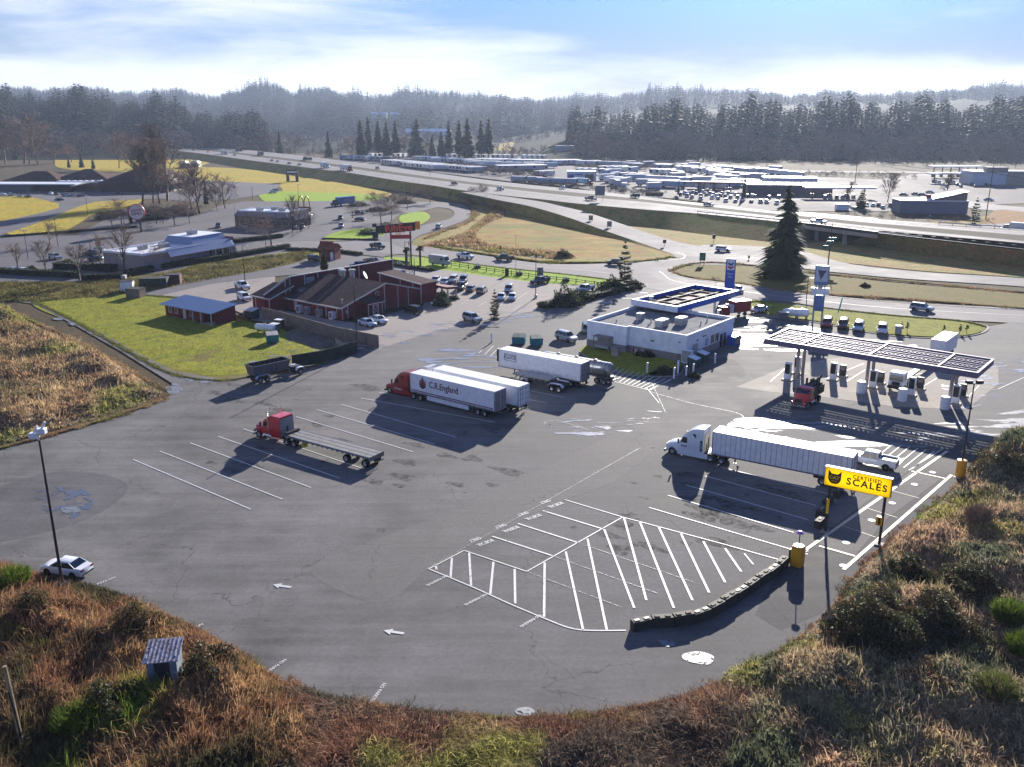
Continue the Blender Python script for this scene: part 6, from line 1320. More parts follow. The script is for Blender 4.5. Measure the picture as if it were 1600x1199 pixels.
# 6 dark dump pup trailer by the barrier wall
a, b = G(470, 586, 0), G(413, 599, 0); u6 = (a - b).normalized(); h6 = math.atan2(u6.y, u6.x); LL = (a - b).length
r = thing('dump_trailer', 'dark blue-grey open dump trailer with white fenders standing by the low dark wall', 'trailer', a + Vector((-u6.y, u6.x, 0)) * 1.1 + Vector((0, 0, .05)), h6)
M_dump = paint('dump_body_grey', (96, 104, 122), 0.45, 0.5, wear=0.2)
m = MB(); x0, x1 = -1.8, -LL - 1.8
m.add([(x0 - .5, -1.0, 1.35), (x0 - .5, 1.0, 1.35), (x1 + .2, 1.0, 1.35), (x1 + .2, -1.0, 1.35), (x0, -1.25, 2.95), (x0, 1.25, 2.95), (x1, 1.25, 2.95), (x1, -1.25, 2.95)], [(0, 1, 2, 3), (0, 4, 5, 1), (1, 5, 6, 2), (2, 6, 7, 3), (3, 7, 4, 0)])
m.add([(x0 - .08, -1.17, 2.95), (x0 - .08, 1.17, 2.95), (x1 + .08, 1.17, 2.95), (x1 + .08, -1.17, 2.95), (x0 - .5, -.95, 1.5), (x0 - .5, .95, 1.5), (x1 + .2, .95, 1.5), (x1 + .2, -.95, 1.5)], [(4, 5, 6, 7), (0, 4, 5, 1), (1, 5, 6, 2), (2, 6, 7, 3), (3, 7, 4, 0)], 1)
for s in (1, -1): m.box(x1, x0, s * 1.24 - .07, s * 1.24 + .07, 2.88, 3.0); [m.box(x - .05, x + .05, s * 1.16 - .08, s * 1.16 + .08, 1.5, 2.9) for x in np.arange(x1 + .6, x0 - .2, .9)]
for x in (x0, x1): m.box(x - .06, x + .06, -1.28, 1.28, 2.88, 3.0)
m.build('hopper', [M_dump, M_blk], r)
m = MB(); [m.box(x1 - .2, .9, s * .45 - .08, s * .45 + .08, .9, 1.25) for s in (1, -1)]; [m.box(x, x + .12, -.45, .45, .95, 1.2) for x in np.arange(x1, .8, 1)]; m.tube((.8, 0, 1.0), (3.4, 0, .75), .08); m.tube((.8, .45, 1.0), (3.0, 0, .78), .06); m.tube((.8, -.45, 1.0), (3.0, 0, .78), .06); m.box(-1.2, .5, -.6, .6, 1.25, 1.4); m.build('frame', M_blk, r)
dual(r, 0); dual(r, -LL + .65); dual(r, -LL - .65)
for xs in ((-.75, .75), (-LL - 1.35, -LL + 1.35)):
 for s in (1, -1):
  m = MB(); n = 7; A = [(xs[0] + (xs[1] - xs[0]) * k / n, 1.12 + .18 * math.sin(math.pi * k / n) ** .5 if 0 < k < n else .85) for k in range(n + 1)]
  for (xa, za), (xb, zb) in zip(A, A[1:]): m.add([(xa, s * .68, za), (xb, s * .68, zb), (xb, s * 1.3, zb), (xa, s * 1.3, za), (xa, s * .68, za + .04), (xb, s * .68, zb + .04), (xb, s * 1.3, zb + .04), (xa, s * 1.3, za + .04)], [(0, 1, 2, 3), (7, 6, 5, 4), (0, 4, 5, 1), (3, 2, 6, 7)])
  m.build('fender', M_trw, r)
# 7 red day-cab at the fuel slab with a dark machine on its back
a, b = G(1246, 640, 0), G(1300, 606, 0); h7 = math.atan2((a - b).y, (a - b).x)
r = thing('boom_truck', 'orange-red truck with dark lifting gear on its back at the fuel canopy', 'truck', a + Vector((0, 0, .05)), h7)
tractor(r, 'day', (214, 58, 46)); m = MB()
m.box(-7.2, -3.3, -1.1, 1.1, 1.15, 1.35); m.box(-4.6, -3.5, -.9, .9, 1.35, 2.6); m.tube((-4.2, .2, 2.4), (-7.6, .3, 3.3), .22); m.tube((-7.4, .3, 3.3), (-4.6, -.5, 2.0), .16); m.tube((-4.9, -.8, 1.4), (-4.9, -.8, 3.4), .18); m.box(-7.2, -5.4, -1.1, 1.1, 1.35, 2.3); m.box(-6.6, -5.6, -.6, .6, 2.3, 3.1)
for k in range(9): m.tube((-5.2 - k * .22, -1.0, 1.5 + (k % 3) * .3), (-5.0 - k * .2, 1.0, 1.6 + (k % 4) * .35), .1, n=6)
m.build('lifting_gear', paint('dark_machinery', (48, 44, 40), 0.7, 0.3, wear=0.3), r)
# 8 white cab-over truck with a box under the grid canopy
a, b = G(1398, 612, 0), G(1478, 553, 0); v = a - b; h8 = math.atan2(v.y, v.x); r = thing('box_truck', 'white flat-nosed truck with a long white box at the fuel pumps', 'truck', a + Vector((0, 0, .05)), h8)
m = MB(); m.taper((-1.9, 0, -1.15, 1.15, .6), (-1.9, -.15, -1.1, 1.1, 2.9)); cb = bev(m.build('cab', M_trw, r), .08)
m = MB(); m.add([(.0, -1.0, 1.65), (.0, 1.0, 1.65), (-.1, .98, 2.5), (-.1, -.98, 2.5), (-.3, -1, 1.65), (-.3, 1, 1.65), (-.3, .98, 2.5), (-.3, -.98, 2.5)], [(0, 1, 2, 3), (7, 6, 5, 4), (0, 4, 5, 1), (1, 5, 6, 2), (2, 6, 7, 3), (3, 7, 4, 0)]); m.build('windshield', M_glass, r)
for s in (1, -1): m = MB(); m.box(-1.4, -.4, s * 1.13 - .03, s * 1.13 + .015, 1.7, 2.4); m.build('side_window', M_glass, r)
m = MB(); m.box(-.1, .12, -1.2, 1.2, .4, .9); m.box(.0, .06, -.6, .6, .95, 1.5); m.build('bumper', M_blk, r)
LL = v.length; m = MB(); m.box(-LL - 1, -1.5, -.45, .45, .75, 1.05); m.build('frame', M_blk, r)
m = MB(); m.box(-LL - 1.5, -LL + 6.5, -1.25, 1.25, 1.1, 3.7); b8 = m.build('cargo_box', M_trw, r)
m = MB(); m.box(-LL + 2, -LL + 3.2, -.5, .5, 3.7, 3.75); m.box(-LL + .2, -LL + 1.6, -.7, .3, 3.7, 3.75); m.build('roof_panel', M_blk, b8)
for s in (1, -1): wheel(r, -.9, s * 1.02, .5, .3, s, True, 14)
for x in (-4.2, -LL + .5, -LL + 1.8): dual(r, x)
# red service truck by the blue canopy
a, b = G(1122, 497, 0), G(1166, 492, 0); v = a - b; h9 = math.atan2(v.y, v.x); r = thing('box_truck', 'red box-bodied truck beyond the blue canopy', 'truck', a + Vector((0, 0, .05)), h9)
M_redb = paint('red_box', (158, 24, 30), 0.4); m = MB(); m.taper((-2.2, 0, -1.0, 1.0, .5), (-2.2, -.5, -.95, .95, 2.3)); m.build('cab', M_redb, r)
m = MB(); m.box(-.5, -.3, -.9, .9, 1.4, 2.1); m.build('windshield', M_glass, r)
m = MB(); m.box(-7.5, -3.4, -1.2, 1.2, 1.0, 3.3); m.build('cargo_box', M_redb, r); m = MB(); m.box(-7.4, -2, -.4, .4, .7, 1.0); m.box(-3.3, -2.4, -.9, .9, 1.0, 2.6); m.build('frame', M_trw, r)
for x in (-.9, -6.2):
 for s in (1, -1): wheel(r, x, s * .95, .45, .3, s, False, 12)
# step van by the bright lawn
a, b = G(701, 417, 0), G(670, 413, 0); v = (a - b).normalized(); r = thing('step_van', 'boxy pale grey step van parked by the rail fence', 'van', a + Vector((0, 0, .05)), math.atan2(v.y, v.x))
M_van = paint('van_grey', (176, 178, 180), 0.5); m = MB(); m.loft([ring(x, w_, .45, zt, .9) for x, w_, zt in ((-6.6, 1.05, 2.9), (-6.5, 1.1, 2.95), (-1.3, 1.1, 2.95), (-.9, 1.08, 2.75), (-.55, 1.05, 1.7), (-.1, .95, 1.45), (0, .85, 1.1))]); m.build('body', M_van, r, smooth=True)
m = MB(); m.add([(-.5, -.9, 1.8), (-.5, .9, 1.8), (-.85, .9, 2.6), (-.85, -.9, 2.6), (-1.1, -.9, 1.8), (-1.1, .9, 1.8), (-1.1, .9, 2.6), (-1.1, -.9, 2.6)], [(0, 1, 2, 3), (7, 6, 5, 4), (0, 4, 5, 1), (1, 5, 6, 2), (2, 6, 7, 3), (3, 7, 4, 0)]); m.build('windshield', M_glass, r)
for s in (1, -1): m = MB(); m.box(-2.2, -1.25, s * 1.09 - .03, s * 1.09 + .02, 1.6, 2.4); m.build('side_window', M_glass, r)
for x in (-1.3, -5):
 for s in (1, -1): wheel(r, x, s * .95, .4, .26, s, False, 12)
# blue box truck near the arches; trucks on the highway and ramp
def simple_truck(name, label, fx, fy, bx, by, z, cabc, boxc, L, cat='truck', group=None, boxh=3.9, cabl=2.4):
 a, b = G(fx, fy, z), G(bx, by, z); v = (a - b).normalized(); r = thing(name, label, cat, a + Vector((0, 0, .04)), math.atan2(v.y, v.x), group)
 m = MB(); m.loft([ring(x, 1.15, .5, zt, .85) for x, zt in ((0, 1.3), (-.3, 1.7), (-1.2, 1.9), (-1.6, 2.8), (-cabl - .6, 3.0))]); m.build('cab', paint('truck_cab_' + str(cabc), cabc, .4), r, smooth=True)
 m = MB(); m.box(-1.62, -1.15, -.95, .95, 1.95, 2.55); m.build('windshield', M_glass, r)
 m = MB(); m.box(-cabl - .9 - L, -cabl - .9, -1.28, 1.28, 1.1, boxh); m.build('cargo_box', paint('truck_box_' + str(boxc), boxc, .45), r)
 m = MB(); m.box(-cabl - .9 - L, -1, -.5, .5, .7, 1.1); m.build('frame', M_blk, r)
 for x in (-1, -cabl - 2, -cabl - .9 - L + 1.2):
  for s in (1, -1): wheel(r, x, s * .95, .5, .5, s, False, 12)
 return r
simple_truck('box_truck', 'bright blue box truck parked beyond the arches building', 519, 323, 568, 318, 0, (60, 70, 90), (52, 116, 184), 10)
simple_truck('semi_truck', 'red truck with a white trailer driving on the highway above the billboard', 549, 268, 520, 264, 5, (170, 60, 44), (216, 222, 228), 14.5)
simple_truck('box_truck', 'white box truck just ahead of the red one on the highway', 513, 263.5, 496, 261.5, 5, (210, 214, 218), (206, 214, 222), 8)
simple_truck('flatbed_truck', 'dark loaded truck on the far lanes left of the white box truck', 475, 250.5, 494, 252.5, 5, (60, 60, 62), (66, 62, 60), 11, boxh=2.6)
simple_truck('semi_truck', 'white trailer truck far off on the highway at left', 354, 242, 337, 239.5, 5, (200, 204, 206), (210, 214, 218), 14)
simple_truck('semi_truck', 'dark trailer truck far off on the highway at left', 370, 236.5, 392, 239.5, 5, (50, 52, 56), (52, 56, 64), 15)
simple_truck('semi_truck', 'grey truck far off on the highway beside two small cars', 404, 243, 416, 245, 5, (90, 90, 92), (120, 120, 124), 12)
simple_truck('semi_truck', 'black truck with a white trailer entering at the right edge', 1561, 363, 1640, 369, 0, (26, 26, 30), (220, 228, 236), 16)
# trailers stored in the far yard
def yard_proto(colour, L):
 m = MB(); m.box(-L / 2, L / 2, -1.3, 1.3, 1.15, 4.1); m.box(-L / 2 - .02, L / 2 + .02, -1.32, 1.32, 4.0, 4.12, 1); m.box(-L / 2 + .2, L / 2 - .2, -.6, .6, .8, 1.15, 2)
 for x in (-L / 2 + 1.5, -L / 2 + 2.8):
  for s in (1, -1): m.lathe([(.5, s * 1.0 - .25), (.5, s * 1.0 + .25)], (x, 0, .5), 8, 'y', 2)
 for s in (1, -1): m.box(L / 2 - 2.9, L / 2 - 2.7, s * .7 - .08, s * .7 + .08, .1, 1.15, 2)
 m.box(-L / 2 - .04, -L / 2, -.03, .03, 1.2, 4.0, 2); m.box(L / 2, L / 2 + .5, -.9, .9, 2.2, 3.8, 2)
 return m.build('parked_trailer', [colour, M_roofw, M_blk])
M_yw = [paint('yard_trailer_white', (214, 218, 222), .5), paint('yard_trailer_grey', (170, 174, 184), .5), paint('yard_trailer_blue', (150, 176, 200), .5)]
yp = {}
def yard(ax, ay, bx, by, n, label, group, colour=0, L=14.6, turn=math.pi / 2, skip=0.0, z=0.05):
 A, B = G(ax, ay), G(bx, by); hd = math.atan2((B - A).y, (B - A).x) + turn
 for i in range(n):
  if rng.random() < skip: continue
  k = (colour if rng.random() < .8 else rng.randint(0, 2), L)
  if k not in yp: yp[k] = o = yard_proto(M_yw[k[0]], L)
  else: o = yp[k].copy(); COL.objects.link(o)
  o.location = A.lerp(B, i / max(1, n - 1)) + Vector((rng.uniform(-.3, .3), rng.uniform(-.8, .8), z)); o.rotation_euler = (0, 0, hd + rng.choice((0, math.pi)) * (n > 3))
  tag(o, label, 'trailer', group)
yard(607, 257, 748, 270, 32, 'white trailer in the long slanting row nearest the highway', 'trailers in the slanting front row')
yard(655, 251, 740, 257, 20, 'white trailer in the second row of the far yard', 'trailers in the second row')
yard(540, 249.5, 600, 252, 9, 'white trailer at the left end of the far yard', 'trailers at the left end of the yard', skip=.1)
yard(575, 246.5, 690, 247, 17, 'white trailer in the back row before the tall firs', 'trailers in the back row', skip=.15)
yard(692, 247.5, 850, 249.5, 22, 'white trailer in the back row right of the tall firs', 'trailers in the back row, right part', skip=.2)
yard(750, 255, 858, 258, 24, 'white trailer in the broad block behind the white garage', 'trailers in the broad block')
yard(778, 267, 850, 266, 16, 'grey-white trailer in the row behind the leafless scrub', 'trailers behind the scrub', 1)
yard(862, 258, 902, 257, 9, 'trailer at the right end of the broad block', 'trailers at the end of the block')
yard(900, 258, 985, 262, 4, 'long white trailer broadside in line beyond the garage', 'trailers broadside beyond the garage', 0, 20, 0)
yard(993, 264, 1014, 265, 1, 'grey trailer broadside behind the bare scrub', 'trailers broadside, grey', 1, 14.6, 0)
yard(1038, 264.5, 1050, 265, 1, 'white trailer broadside right of the grey one', 'trailers broadside, white', 0, 14.6, 0)
yard(810, 286, 836, 287, 2, 'pale blue trailer beside the highway edge, left pair', 'pale blue trailers by the highway', 2, 10, 0)
yard(853, 289, 888, 290, 3, 'pale trailer beside the highway in front of the garage', 'trailers in front of the garage', 2, 11, 0)
yard(844, 276, 856, 277, 3, 'white trailer end-on left of the garage', 'trailers left of the garage', 0, 10)
yard(952, 286, 978, 288, 3, 'white truck box standing in the open yard right of the garage', 'truck boxes in the open yard', 0, 8)
yard(962, 279, 1000, 281, 4, 'white box standing behind the open yard', 'boxes behind the open yard', 0, 9)
yard(1022, 273, 1050, 274, 4, 'white trailer in the upper right of the truck yard', 'trailers in the upper right', 0, 12)
yard(1025, 285, 1062, 287, 3, 'white trailer broadside in the middle of the truck yard', 'trailers broadside mid-yard', 0, 14.6, 0)
yard(1050, 294, 1110, 296, 3, 'grey trailer along the front of the truck yard', 'trailers along the yard front', 1, 14.6, 0)
yard(1085, 271, 1120, 272, 4, 'white trailer near the tall white sign of the yard', 'trailers by the yard sign', 0, 12)
yard(1122, 277, 1180, 281, 5, 'white trailer at the right end of the truck yard', 'trailers at the right end', 0, 14.6, 0.15)
yard(1125, 290, 1175, 293, 4, 'pale trailer behind the rusty flatbeds', 'trailers behind the flatbeds', 0, 11, 0.1)
yard(1062, 268, 1085, 269, 3, 'white trailer behind the yard scrub', 'trailers behind the yard scrub', 0, 12)
yard(1130, 268, 1190, 272, 6, 'pale trailer at the far upper right of the yard', 'trailers at the far upper right', 0, 12)
yard(1010, 291, 1046, 292, 3, 'flat grey trailer in front of the mid-yard line', 'grey trailers before the mid-yard line', 1, 12, 0.1)
yard(1200, 273, 1245, 278, 5, 'pale trailer right of the yard by the bend of the road', 'trailers by the road bend', 0, 12, 0.1)
yard(905, 272, 940, 273, 4, 'white box behind the garage roof', 'boxes behind the garage', 0, 9)
yard(940, 268, 990, 270, 5, 'white trailer end-on behind the open yard', 'trailers end-on behind the open yard', 0, 12)
yard(1185, 300, 1225, 303, 4, 'small pale box van before the long shop', 'pale vans before the long shop', 2, 7)
yard(640, 262, 690, 266.5, 9, 'white trailer filling the gap below the second row', 'trailers below the second row', 0)
for i in range(70):
 x, y = rng.uniform(885, 1215), rng.uniform(258, 299)
 if y < 254 + (x - 885) * .04 or y > 290 + (x - 885) * .06 or (880 < x < 940 and y > 270) or (x > 1160 and y > 285): continue
 yard(x, y, x + 6, y + rng.uniform(-.3, .6), 1, 'pale trailer or truck box standing loose in the crowded truck yard', 'loose boxes in the crowded truck yard', rng.choice((0, 0, 0, 1, 2)), rng.choice((7, 9, 12, 14.6)), rng.choice((0, .2, 1.4, 1.6, 0.6)))
for i in range(24): yard(*(lambda x: (x, 251 + (x - 640) * .045 + rng.uniform(0, 5), x + 6, 251 + (x - 640) * .045 + 5))(rng.uniform(640, 860)), 1, 'white trailer set between the long rows of the far yard', 'trailers between the long rows', 0, 14.6, rng.choice((0, 1.57, 1.2)))
for i in range(26): car(rng.choice(['sedan', 'suv', 'pickup']), rng.choice(['white', 'silver', 'grey', 'dark_blue', 'white']), 1058 + (i % 13) * 13 + rng.uniform(-3, 3), 300 + (i // 13) * 9 + (i % 13) * .9 + rng.uniform(-2, 2), rng.choice([-6, 7]), 6, 'car scattered across the dusty ground before the long shop', 'cars scattered before the long shop', 0, cat='car')
simple_truck('semi_truck', 'white tractor with a box in the open yard by the garage', 973, 298, 985, 290, 0, (214, 218, 222), (200, 204, 210), 6)
simple_truck('semi_truck', 'red-nosed truck with a pale trailer beside the garage', 925, 290, 900, 288, 0, (120, 34, 40), (150, 186, 200), 12)
# ======================= BUILDINGS AND STREET FURNITURE =======================
def wall_mat(name, rgb, board=0.0, rough=0.7, var=0.12, axis='X'):
 if name in MATS: return MATS[name]
 n = NT(name); c = lin(rgb); f = n.noise(0.8, 5, vec=n.objv()); col = n.mix(n.mr(f, .3, .7), tuple(v * (1 - var) for v in c), tuple(min(1, v * (1 + var)) for v in c))
 if board:
  w = n.wave(board, 'DIAGONAL' if axis == 'D' else axis, vec=n.objv()); g = n.mr(w, 0.0, 0.12, 0.62, 1.0); col = n.mix(1.0, col, n.mix(g, (0, 0, 0), (1, 1, 1)), 'MULTIPLY')
 n.base(col, rough, 0, .3); MATS[name] = n.m; return n.m
M_barn = wall_mat('barn_red_boards', (118, 38, 44), 0.55, axis='D'); M_barn2 = wall_mat('dark_red_boards', (96, 33, 40), 0.55, axis='D')
M_shing = ground_mat('roof_shingles', ((74, 58, 60), (86, 68, 68), (64, 50, 54)), 0.3, 6.0, bump=0.2, contrast=0.6)
M_trim = paint('white_trim', (206, 198, 190), .5); M_store = wall_mat('store_white_wall', (228, 232, 238), 0.0); M_taupe = wall_mat('taupe_base', (140, 132, 130))
M_gravelroof = ground_mat('flat_roof_felt', ((132, 132, 134), (112, 114, 120), (146, 146, 142)), 0.18, 4.0, bump=0.1, contrast=0.5)
M_bluem = paint('blue_metal', (34, 92, 190), .35, 0.1, wear=.05); M_hvac = paint('hvac_grey', (172, 176, 178), .5, .2); M_brick = wall_mat('red_brick', (132, 64, 52), 0.0, var=.25)
M_concw = wall_mat('concrete_wall', (150, 142, 130), var=.2); M_woodf = wall_mat('fence_boards', (128, 112, 100), 1.2, var=.25, axis='D'); M_darkw = wall_mat('dark_fence', (52, 58, 48), 1.0, var=.3, axis='D')
M_pole = paint('dark_pole', (58, 44, 46), .6, .2); M_teal = paint('teal_dumpster', (22, 132, 142), .5, wear=.15); M_grn = paint('green_dumpster', (18, 74, 70), .5, wear=.15)
def bldg(name, label, px, rot, cat='building', z=0.04):
 return thing(name, label, cat, G(px[0], px[1], z), R(rot))
def quadbox(m, pts, t, mi=0):
 """thick sheet from 4 corner points, thickness t downwards"""
 a = [Vector(p) for p in pts]; n = (a[1] - a[0]).cross(a[3] - a[0]).normalized(); n = n if n.z > 0 else -n
 m.add(a + [p - n * t for p in a], [(0, 1, 2, 3), (7, 6, 5, 4), (0, 4, 5, 1), (1, 5, 6, 2), (2, 6, 7, 3), (3, 7, 4, 0)], mi)
def window(parent, x0, x1, y, z0, z1, face='y-', fr=.08, trim=None, name='window'):
 """window on a wall: frame with a pane; face tells which side it looks to, y is the wall plane"""
 m = MB(); t = .05
 def bx(mm, a, b, c, d, o0, o1, mi=0):
  if face == 'y-': mm.box(a, b, y - o1, y - o0, c, d, mi)
  elif face == 'y+': mm.box(a, b, y + o0, y + o1, c, d, mi)
  elif face == 'x-': mm.box(y - o1, y - o0, a, b, c, d, mi)
  else: mm.box(y + o0, y + o1, a, b, c, d, mi)
 bx(m, x0 - fr, x1 + fr, z1, z1 + fr, .0, t); bx(m, x0 - fr, x1 + fr, z0 - fr, z0, .0, t * 1.4); bx(m, x0 - fr, x0, z0, z1, 0, t); bx(m, x1, x1 + fr, z0, z1, 0, t); bx(m, (x0 + x1) / 2 - .025, (x0 + x1) / 2 + .025, z0, z1, .01, t * .8)
 o = m.build(name, trim or M_trim, parent); m = MB(); bx(m, x0, x1, z0, z1, .003, .02); m.build('pane', M_glass, o); return o
def ac_unit(parent, x, y, z, a=1.6, b=1.2, h=1.0, mat=None):
 m = MB(); m.box(x - a / 2, x + a / 2, y - b / 2, y + b / 2, z + .12, z + h); m.box(x - a / 2 + .1, x + a / 2 - .1, y - b / 2 + .1, y + b / 2 - .1, z, z + .12); m.lathe([(min(a, b) * .32, z + h), (min(a, b) * .32, z + h + .06)], (x, y, 0), 12, mi=1)
 for k in range(4): m.box(x - a / 2 - .01, x + a / 2 + .01, y - b / 2 - .012, y + b / 2 + .012, z + .3 + k * .15, z + .34 + k * .15, 1)
 return m.build('air_unit', [mat or M_hvac, M_steel], parent)
# ---- red barn restaurant ----
rb = bldg('restaurant_building', 'dark red barn restaurant with white battens and big dark shingle roofs', (535, 500), 51.6)
m = MB(); rx, rz = 12.3, 6.1; Ex, Yl = 23.0, 18.0
m.prism([(0, 0), (Ex, 0), (Ex, 3.3), (rx, rz - .15), (0, 2.75)], 0, .25, 'y'); m.box(0, .25, .25, Yl, 0, 2.75); m.box(Ex - .25, Ex, .25, Yl, 0, 3.2); m.box(0, Ex, Yl - .25, Yl, 0, 2.75)
m.build('wall', M_barn, rb)
m = MB(); quadbox(m, [(-.7, -.5, 2.62), (rx, -.5, rz), (rx, Yl + .8, rz), (-.7, Yl + .8, 2.62)], .18); quadbox(m, [(rx, -.5, rz), (Ex + .5, -.5, 3.1), (Ex + .5, Yl + .8, 3.1), (rx, Yl + .8, rz)], .18); roof = m.build('roof', M_shing, rb)
m = MB()
def slopebar(m, a, b, w=.2, h=.26):
 a, b = Vector(a), Vector(b); quadbox(m, [a + Vector((0, -w / 2, .03)), b + Vector((0, -w / 2, .03)), b + Vector((0, w / 2, .03)), a + Vector((0, w / 2, .03))], h)
slopebar(m, (-.75, -.56, 2.6), (rx, -.56, rz)); slopebar(m, (rx, -.56, rz), (Ex + .55, -.56, 3.1)); m.box(-.86, -.7, -.6, Yl, 2.38, 2.66); m.build('fascia', M_trim, roof)
for x, zt in ((.1, 2.6), (1.6, 3.0), (12.2, 5.9), (16.2, 4.9), (19.4, 4.1), (22.8, 3.2)): MB().box(x - .1, x + .1, -.06, .0, 0, zt).build('batten', M_trim, rb)
for y in (1.6, 5.0, 7.8): MB().box(-.06, 0, y - .1, y + .1, 0, 2.6).build('batten', M_trim, rb)
ac_unit(rb, 7.4, Yl + 1.4, 5.2 - .6, 2.2, 1.6, 1.3); ac_unit(rb, 3.6, Yl - 1.2, 3.4, 1.6, .9, .7)
for x, y in ((12.5, 13.6), (14.3, 12.5), (13.4, 15.2)): m = MB(); m.lathe([(.55, 5.4), (.55, 7.0), (.8, 7.05), (.8, 7.4), (.2, 7.5)], (x, y, 0), 12); m.build('roof_vent', M_hvac, rb, smooth=True)
m = MB(); m.lathe([(.05, 0), (.7, .1), (.95, .3)], (0, 0, 0), 14); d = m.build('satellite_dish', M_trw, rb, loc=(17.5, 12.0, 5.6)); d.rotation_euler = (1.1, 0, .6)
m = MB(); m.tube((.9, .9, 3.0), (.9, .9, 3.9), .12); m.lathe([(.2, 3.9), (.2, 4.1), (.05, 4.2)], (.9, .9, 0), 8); m.build('vent_pipe', M_hvac, rb)
# false front wall behind the hall
m = MB(); m.prism([(-5.0, 0), (33.5, 0), (33.5, 6.6), (1.8, 6.6), (-5.0, 3.6)], 19.0, 19.3, 'y'); pw = m.build('parapet_wall', M_barn2, rb)
m = MB(); m.box(1.8, 33.6, 18.9, 19.4, 6.6, 6.78)
quadbox(m, [(-5.1, 18.9, 3.75), (1.8, 18.9, 6.78), (1.8, 19.4, 6.78), (-5.1, 19.4, 3.75)], .18)
for x in (.6, 1.9, 6.0, 9.8, 19.4, 22.2, 33.4): m.box(x - .12, x + .12, 18.93, 19.0, 3.0 if x > 2 else 2.0, 6.6 if x > 1 else 6.0)
m.box(33.3, 33.6, 12.0, 19.0, 4.4, 4.5); m.build('trim', M_trim, pw)
m = MB(); m.box(22.0, 33.3, 19.3, 26, 0, 4.6); m.box(1.8, 22.0, 19.3, 26, 0, 3.6); m.build('rear_wing', M_barn2, rb)
m = MB(); quadbox(m, [(1.8, 19.3, 5.4), (33.4, 19.3, 5.4), (33.4, 26.5, 4.0), (1.8, 26.5, 4.0)], .15); m.build('rear_roof', M_shing, rb)
# left wing
m = MB(); m.box(-4.6, -.2, 17.9, 24.0, 0, 3.0); wng = m.build('side_wing', M_barn, rb)
m = MB(); quadbox(m, [(-5.0, 17.4, 3.0), (1.7, 17.4, 5.0), (1.7, 24.4, 5.0), (-5.0, 24.4, 3.0)], .2); m.build('wing_roof', M_shing, wng)
m = MB(); m.box(-5.1, -4.95, 17.3, 24.4, 2.78, 3.06); [m.box(-4.68, -4.6, y - .1, y + .1, 0, 2.8) for y in (18.0, 22.8)]; quadbox(m, [(-5.0, 17.28, 3.03), (1.7, 17.28, 5.03), (1.7, 17.4, 5.03), (-5.0, 17.4, 3.03)], .24); m.build('trim', M_trim, wng)
# right wing and porch
m = MB(); m.prism([(-1.0, 0), (12.5, 0), (12.5, 5.5), (-1.0, 4.3)], 22.6, 27.6, 'x'); rw = m.build('entrance_wing', M_barn, rb)
m = MB(); quadbox(m, [(22.4, -1.2, 4.36), (27.8, -1.2, 4.36), (27.8, 12.7, 5.6), (22.4, 12.7, 5.6)], .12); m.build('wing_roof', M_shing, rw); m = MB(); quadbox(m, [(22.3, -1.3, 4.4), (22.5, -1.3, 4.4), (22.5, 12.8, 5.65), (22.3, 12.8, 5.65)], .22)
for y in (-.95, 1.6, 5.6, 12.3): m.box(22.52, 22.6, y - .1, y + .1, 2.8 if y > 2 else 0, 4.4 + y * .08)
m.build('trim', M_trim, rw)
m = MB(); quadbox(m, [(27.6, -4.2, 3.3), (31.5, -4.2, 2.9), (31.5, 5.0, 2.9), (27.6, 5.0, 3.7)], .5); prc = m.build('porch_roof', M_barn2, rb)
for x, y in ((28.2, -3.9), (31.0, -3.9), (31.0, .5), (31.0, 4.6)): MB().box(x - .16, x + .16, y - .16, y + .16, 0, 2.6).build('porch_post', paint('cream_post', (206, 192, 166), .6), prc)
# vestibule with crossed barn door
m = MB(); m.box(5.3, 9.3, -2.2, -.001, 0, 2.7); vb = m.build('vestibule', M_barn2, rb)
m = MB(); quadbox(m, [(4.9, -2.6, 2.75), (9.7, -2.6, 2.75), (9.7, 0, 3.8), (4.9, 0, 3.8)], .16); m.build('vestibule_roof', M_shing, vb)
m = MB(); m.box(5.24, 5.4, -2.26, -2.2, 0, 2.7); m.box(9.2, 9.36, -2.26, -2.2, 0, 2.7); m.box(4.9, 9.7, -2.7, -2.6, 2.58, 2.78); m.build('trim', M_trim, vb)
m = MB(); a, b = 6.6, 8.2
m.box(a, a + .18, -2.27, -2.2, .05, 2.3); m.box(b - .18, b, -2.27, -2.2, .05, 2.3); m.box(a, b, -2.275, -2.2, 2.14, 2.3); m.box(a, b, -2.275, -2.2, .05, .2)
for s in (1, -1): m.tube(((a + .1) if s > 0 else (b - .1), -2.25, .2), ((b - .1) if s > 0 else (a + .1), -2.25, 2.2), .07, n=4)
m.build('barn_door', M_trim, rb)
window(rb, 9.6, 10.6, 0, 3.6, 4.4); m = MB(); m.box(1.0, 1.6, -.05, 0, 1.2, 1.8); m.build('notice', M_trim, rb); m = MB(); m.box(11.5, 12.0, -.05, 0, 3.7, 4.3); m.build('vent_grille', M_brick, rb)
for y, c in ((12.8, M_trw), (10.2, M_hvac), (6.3, M_hvac), (2.2, M_trw)):
 m = MB(); m.box(-1.3, -.3, y - .55, y + .55, .02, 1.6); m.box(-1.31, -1.3, y - .4, y + .4, .3, 1.4, 1); m.build('kitchen_unit', [c, M_steel], rb)
m = MB(); m.box(-.08, 0, 14.4, 15.5, 0, 2.2); m.build('door', M_trim, rb)
